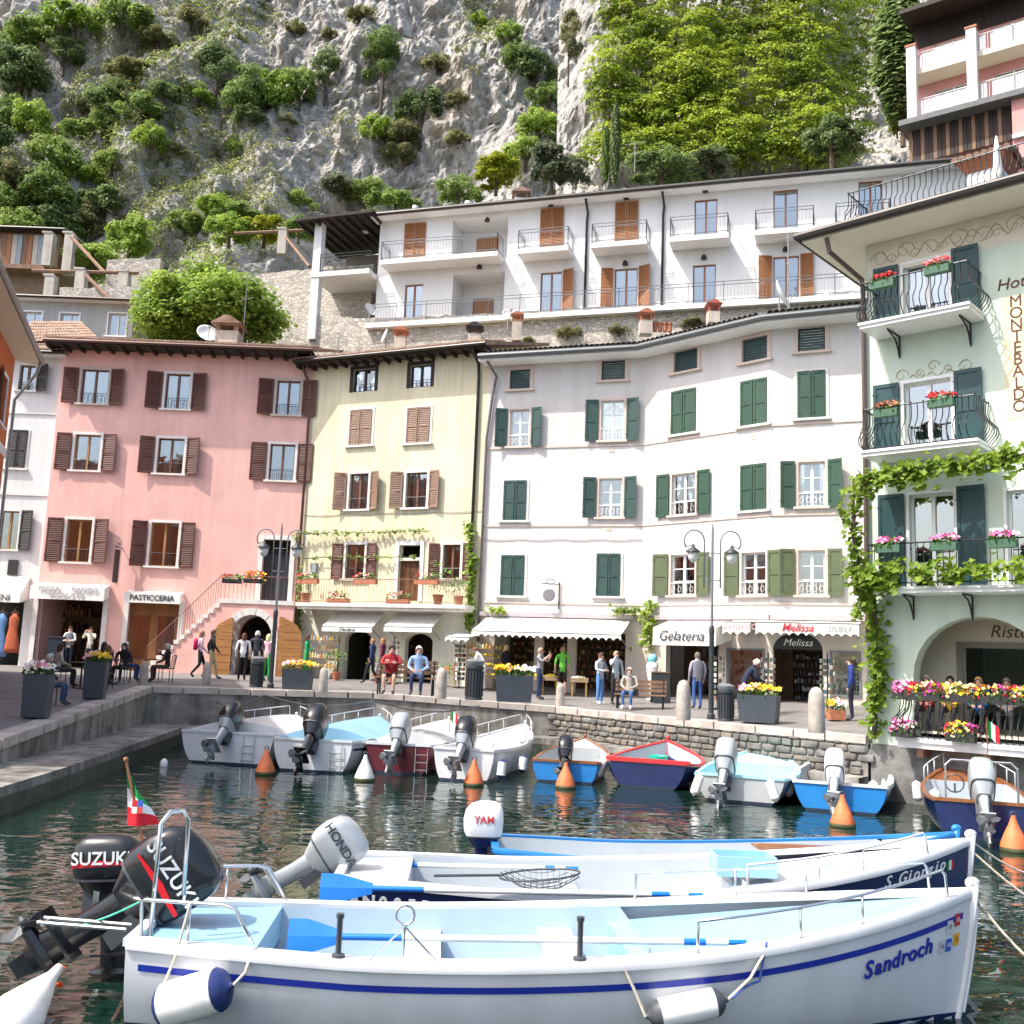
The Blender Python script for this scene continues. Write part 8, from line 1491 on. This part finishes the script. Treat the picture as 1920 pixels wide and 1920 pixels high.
# trees at the cliff foot, behind the houses
for q in ((240, 425, 100, 120, 'round', 'bright', 58, 'bright round tree at the cliff foot behind the lemon house'), (170, 470, 110, 90, 'round', 'bright', 55, 'bright bushy tree between the timber house and the garden wall'), (495, 410, 110, 80, 'shrub', 'yellow', 60, 'yellow green bush beside the apartment canopy'), (430, 410, 100, 80, 'shrub', 'bright', 59, 'bright bush on the terrace above the big tree'), (560, 415, 80, 60, 'shrub', 'mid', 60, 'green bush just behind the apartment canopy'), (930, 305, 100, 90, 'round', 'yellow', 61, 'yellow green tree behind the brick chimney of the apartments'), (860, 335, 90, 80, 'shrub', 'mid', 61, 'mid green bush behind the apartment vent pipes'), (740, 370, 120, 60, 'shrub', 'mid', 61, 'green bush at the left end of the apartment roof'), (1035, 290, 100, 110, 'round', 'grey', 62, 'pale blossoming tree behind the apartment roof'), (1240, 300, 150, 70, 'shrub', 'dark', 58, 'dark green bush behind the apartment roof aerial'), (1330, 290, 110, 60, 'shrub', 'grey', 58, 'grey green bush behind the apartment roof middle'), (1560, 240, 130, 120, 'round', 'dark', 57, 'glossy dark green bush behind the apartment roof right part'), (1682, 205, 50, 80, 'shrub', 'yellow', 58, 'yellowing bush beside the hillside hotel'), (1080, 300, 60, 80, 'shrub', 'grey', 61, 'pale bush left of the slim cypress')):
    onpx(*q[:6], Y=q[6], label=q[7], name='garden_tree' if q[4] == 'round' else 'garden_bush', cat='tree' if q[4] == 'round' else 'bush')
onpx(1152, 262, 100, 160, 'cypress', 'dark', Y=58.5, label='slim dark cypress in front of the ivy covered rock', name='cypress_tree', cat='tree'); onpx(1135, 285, 80, 110, 'cypress', 'mid', Y=59, label='short cypress beside the slim dark cypress', name='cypress_tree', cat='tree'); onpx(1692, 90, 500, 270, 'cypress', 'dark', Y=56.5, label='broad dark cypress beside the hillside hotel', name='cypress_tree', cat='tree')
# the big bright tree behind the pink roof
p = at(395, 655, 47.2); plant(p, 7.4, 6.0, 'wide', 'bright', 0, label='big bright green tree rising behind the pink roof', name='spreading_tree', cat='tree'); plant(at(320, 660, 46.5), 3.4, 2.4, 'wide', 'bright', 1, label='low ivy mound spilling over beside the satellite dish', name='ivy_mound', cat='ivy')
# ---- ivy covered rock
def ivyY(x, z): return 60.5 + .3 * max(0, z - 26) + mn.noise(V((x * .22, z * .22, 4))) * 1.1 + max(0, 5.2 - x) * .9 * (1 if x < 5.2 else 0) + max(0, x - 20) * .9
b = MB(); rows = []
for j in range(110):
    z = 22 + 32 * j / 109; row = []
    for i in range(130): x = 2.2 + 22 * i / 129; row.append((x, ivyY(x, z) + .35 + mn.hetero_terrain(V((x * .4, z * .35, 2)), .8, 2.1, 5, .6) * .7 - abs(mn.noise(V((x * 1.1, z * .6, 7)))) * .9 - abs(mn.noise(V((x * 2.3, z * 1.6, 3)))) * .4, z))
    rows.append(row)
b.loft(rows, cap=False, closed=False); struct(b.build('rock_outcrop', ROCK))
rs = np.random.RandomState(4); PP, NN, TT_ = [], [], []; iv = thing('climbing_ivy', 'huge yellow green creeper covering the rock above the apartments', 'creeper', at(1370, 310, 60))
lft = lambda y: 1118 - (y - 60) * .1 if y < 180 else 1106 - (y - 180) * .1 + (25 if 235 < y < 280 else 0)
for k in range(1500):
    px, py = rs.uniform(1075, 1672), rs.uniform(-30, 325)
    if px < lft(py) + rs.uniform(-12, 14) or px > 1655 - max(0, py - 60) * .18 + rs.uniform(-14, 14): continue
    p = at(px, py, 61)
    for _ in range(4): p = at(px, py, ivyY(p.x, p.z))
    big = rs.uniform(.4, 1.15); n = int(130 * big); d = rs.normal(0, 1, (n, 3)); d /= np.linalg.norm(d, axis=1)[:, None]; d[:, 1] = -np.abs(d[:, 1]); d[:, 2] = np.where(rs.rand(n) < .72, np.abs(d[:, 2]), d[:, 2]); o_ = np.array(p) + np.array([0, -rs.uniform(0, 1.7), 0]); PP.append(o_ + d * np.array([1.0, .85, .72]) * big * rs.uniform(.65, 1.05, n)[:, None]); NN.append(d + np.array([0, -.3, .7])); base = .5 + .35 * mn.noise(V((p.x * .35, p.z * .35, 8))); TT_.append(np.clip(rs.normal(base, .17, n) + rs.uniform(-.15, .15), 0, 1))
leafcloud(np.concatenate(PP), np.concatenate(NN), .17, np.concatenate(TT_), leafmat('leaf_creeper', (.1, .19, .015), (.54, .62, .06)), 'foliage', iv, 3)
b = MB()
for k in range(8): x = 1150 + k * 65; b.tube([V((q.x, ivyY(q.x, q.z) + .3, q.z)) for q in (at(x, 320 - k * 6, 60.5), at(x + 10, 200, 61), at(x - 8, 60, 62.5))], .06, 5)
b.build('stems', BARK, iv)
# ---- undergrowth on ledges of the cliff
rs = np.random.RandomState(9); PP, NN, TT_ = [], [], []
for k in range(15000):
    x, z = rs.uniform(-44, 22), rs.uniform(17, 74); y = clY(x, z); sl = clY(x, z + .8) - y; left = max(0, min(1, (-14 - x - (z - 30) * .25) / 12)); m_ = mn.noise(V((x * .09, z * .09, 21))) + .9 * left + max(-.3, min(.5, (sl - .5) * .35)) + max(0, (26 - z) / 14)
    if m_ < .42 + rs.uniform(-.2, .2): continue
    n = 13; r_ = rs.uniform(.2, .6) * (1 + .5 * left); d = rs.normal(0, 1, (n, 3)); d[:, 1] = -np.abs(d[:, 1]); d /= np.linalg.norm(d, axis=1)[:, None]; PP.append(np.array([x, y - .1, z]) + d * r_ * np.array([1, .7, .75])); NN.append(d + np.array([0, 0, .6])); TT_.append(np.clip(rs.normal(.5 + .3 * mn.noise(V((x * .3, z * .3, 2))), .2, n), 0, 1))
ug = leafcloud(np.concatenate(PP), np.concatenate(NN), .2, np.concatenate(TT_), leafmat('leaf_undergrowth', (.11, .14, .05), (.38, .42, .13)), 'undergrowth', None, 5); tag(ug, 'scrubby green undergrowth on the ledges of the cliff', 'undergrowth')
# ---- grape vine on the hotel and small vines on the houses
def vine(F, path, dens, size, spread, label, seed, mat='vine', stem=.02, name='climbing_vine', lobed=True, extra=()):
    rs = np.random.RandomState(seed); pts3 = [F.P(*F.uv(x, y, d), d) for x, y, d in path]; o = thing(name, label, 'vine', pts3[0]); P, N = [], []
    for a, c in list(zip(pts3, pts3[1:])) + [(F.P(*F.uv(*e[0]), e[0][2]), F.P(*F.uv(*e[1]), e[1][2])) for e in extra]:
        n = max(4, int((c - a).length * dens))
        for k in range(n): q = a.lerp(c, rs.rand()); clump = .5 + mn.noise(q * 2.3); P.append(np.array(q) + rs.normal(0, spread, 3) * np.array([1, .7, 1]) * (.7 + clump * .5)); N.append(np.array(F.N) * .7 + np.array([0, 0, .7]))
    leafcloud(P, N, size, np.clip(rs.normal(.55, .22, len(P)), 0, 1), LM[mat], 'foliage', o, seed, lobed=lobed); b = MB(); full = []
    for a, c in zip(pts3, pts3[1:]): full += [a.lerp(c, k / 6) + V((mn.noise(a + V((k, 0, 0))), mn.noise(a + V((0, k, 0))), mn.noise(a + V((0, 0, k))))) * .05 for k in range(6)]
    b.tube(full + [pts3[-1]], [stem * (1 - .5 * i / len(full)) for i in range(len(full) + 1)], 6); b.build('stem', BARK, o, smooth=True); return o
vine(FH, [(1640, 1375, .2), (1642, 1250, .22), (1638, 1120, .3), (1612, 1080, .95), (1600, 1000, 1.0), (1600, 930, 1.0), (1640, 895, 1.05), (1760, 878, 1.1), (1930, 852, 1.1)], 92, .155, .14, 'old grape vine climbing the hotel corner and along its balconies', 5, stem=.06, name='grape_vine', extra=(((1600, 1085, 1.05), (1690, 1060, 1.1)), ((1600, 1100, 1.05), (1680, 1090, 1.1)), ((1590, 1060, 1.05), (1660, 1100, 1.1)), ((1710, 1072, 1.05), (1930, 1066, 1.05)), ((1610, 905, 1.05), (1930, 858, 1.15)), ((1640, 1330, .3), (1650, 1210, .35)), ((1610, 1160, .9), (1625, 1090, .95))))
vine(FY, [(880, 1180, .3), (884, 1080, .25), (880, 980, .2)], 90, .16, .1, 'leafy vine at the corner of the yellow and white houses', 6, mat='bright'); vine(FY, [(560, 1180, .3), (562, 1080, .3), (556, 1000, .3), (600, 1000, .25), (700, 998, .2), (800, 996, .2)], 26, .13, .06, 'sparse vine trained across the yellow house above its balcony', 7, mat='mid', extra=(((556, 1180, .3), (560, 1100, .3)), ((556, 1190, .3), (565, 1120, .3)))); vine(FY, [(570, 1046, .2), (680, 1044, .2), (780, 1046, .2)], 18, .12, .05, 'thin vine along the yellow house windows', 8, mat='mid')
vine(FW[1], [(1212, 1215, .3), (1214, 1180, .3), (1216, 1130, .25)], 130, .16, .13, 'leafy vine between the awning shop and the ice cream shop', 9, mat='bright'); vine(FW[0], [(1195, 1145, .3), (1150, 1146, .3)], 110, .14, .08, 'vine tuft lying on the cornice above the wide awning', 10, mat='mid'); vine(FW[0], [(915, 1143, .3), (945, 1146, .3)], 80, .14, .08, 'vine tuft on the cornice beside the yellow house', 11, mat='bright')
# weeds on the retaining wall and quay
for px, py, w_, h, lab in ((1065, 612, 60, 36, 'grass tuft on the retaining wall by the narrow chimney'), (1160, 610, 50, 30, 'grass tuft on the retaining wall left of the hooded chimney'), (1300, 598, 50, 25, 'grass tuft on the retaining wall by the flue pots'), (990, 632, 30, 20, 'small weed on the retaining wall foot')):
    p = at(px, py + h / 2, FR.O.y + (px - 400) * -.0066 - .3); q = FR.uv(px, py + h / 2, .15); plant(FR.P(q[0], q[1], .15), w_ / 42, h / 42, 'shrub', 'olive', 0, label=lab, name='wall_weed', cat='weed')
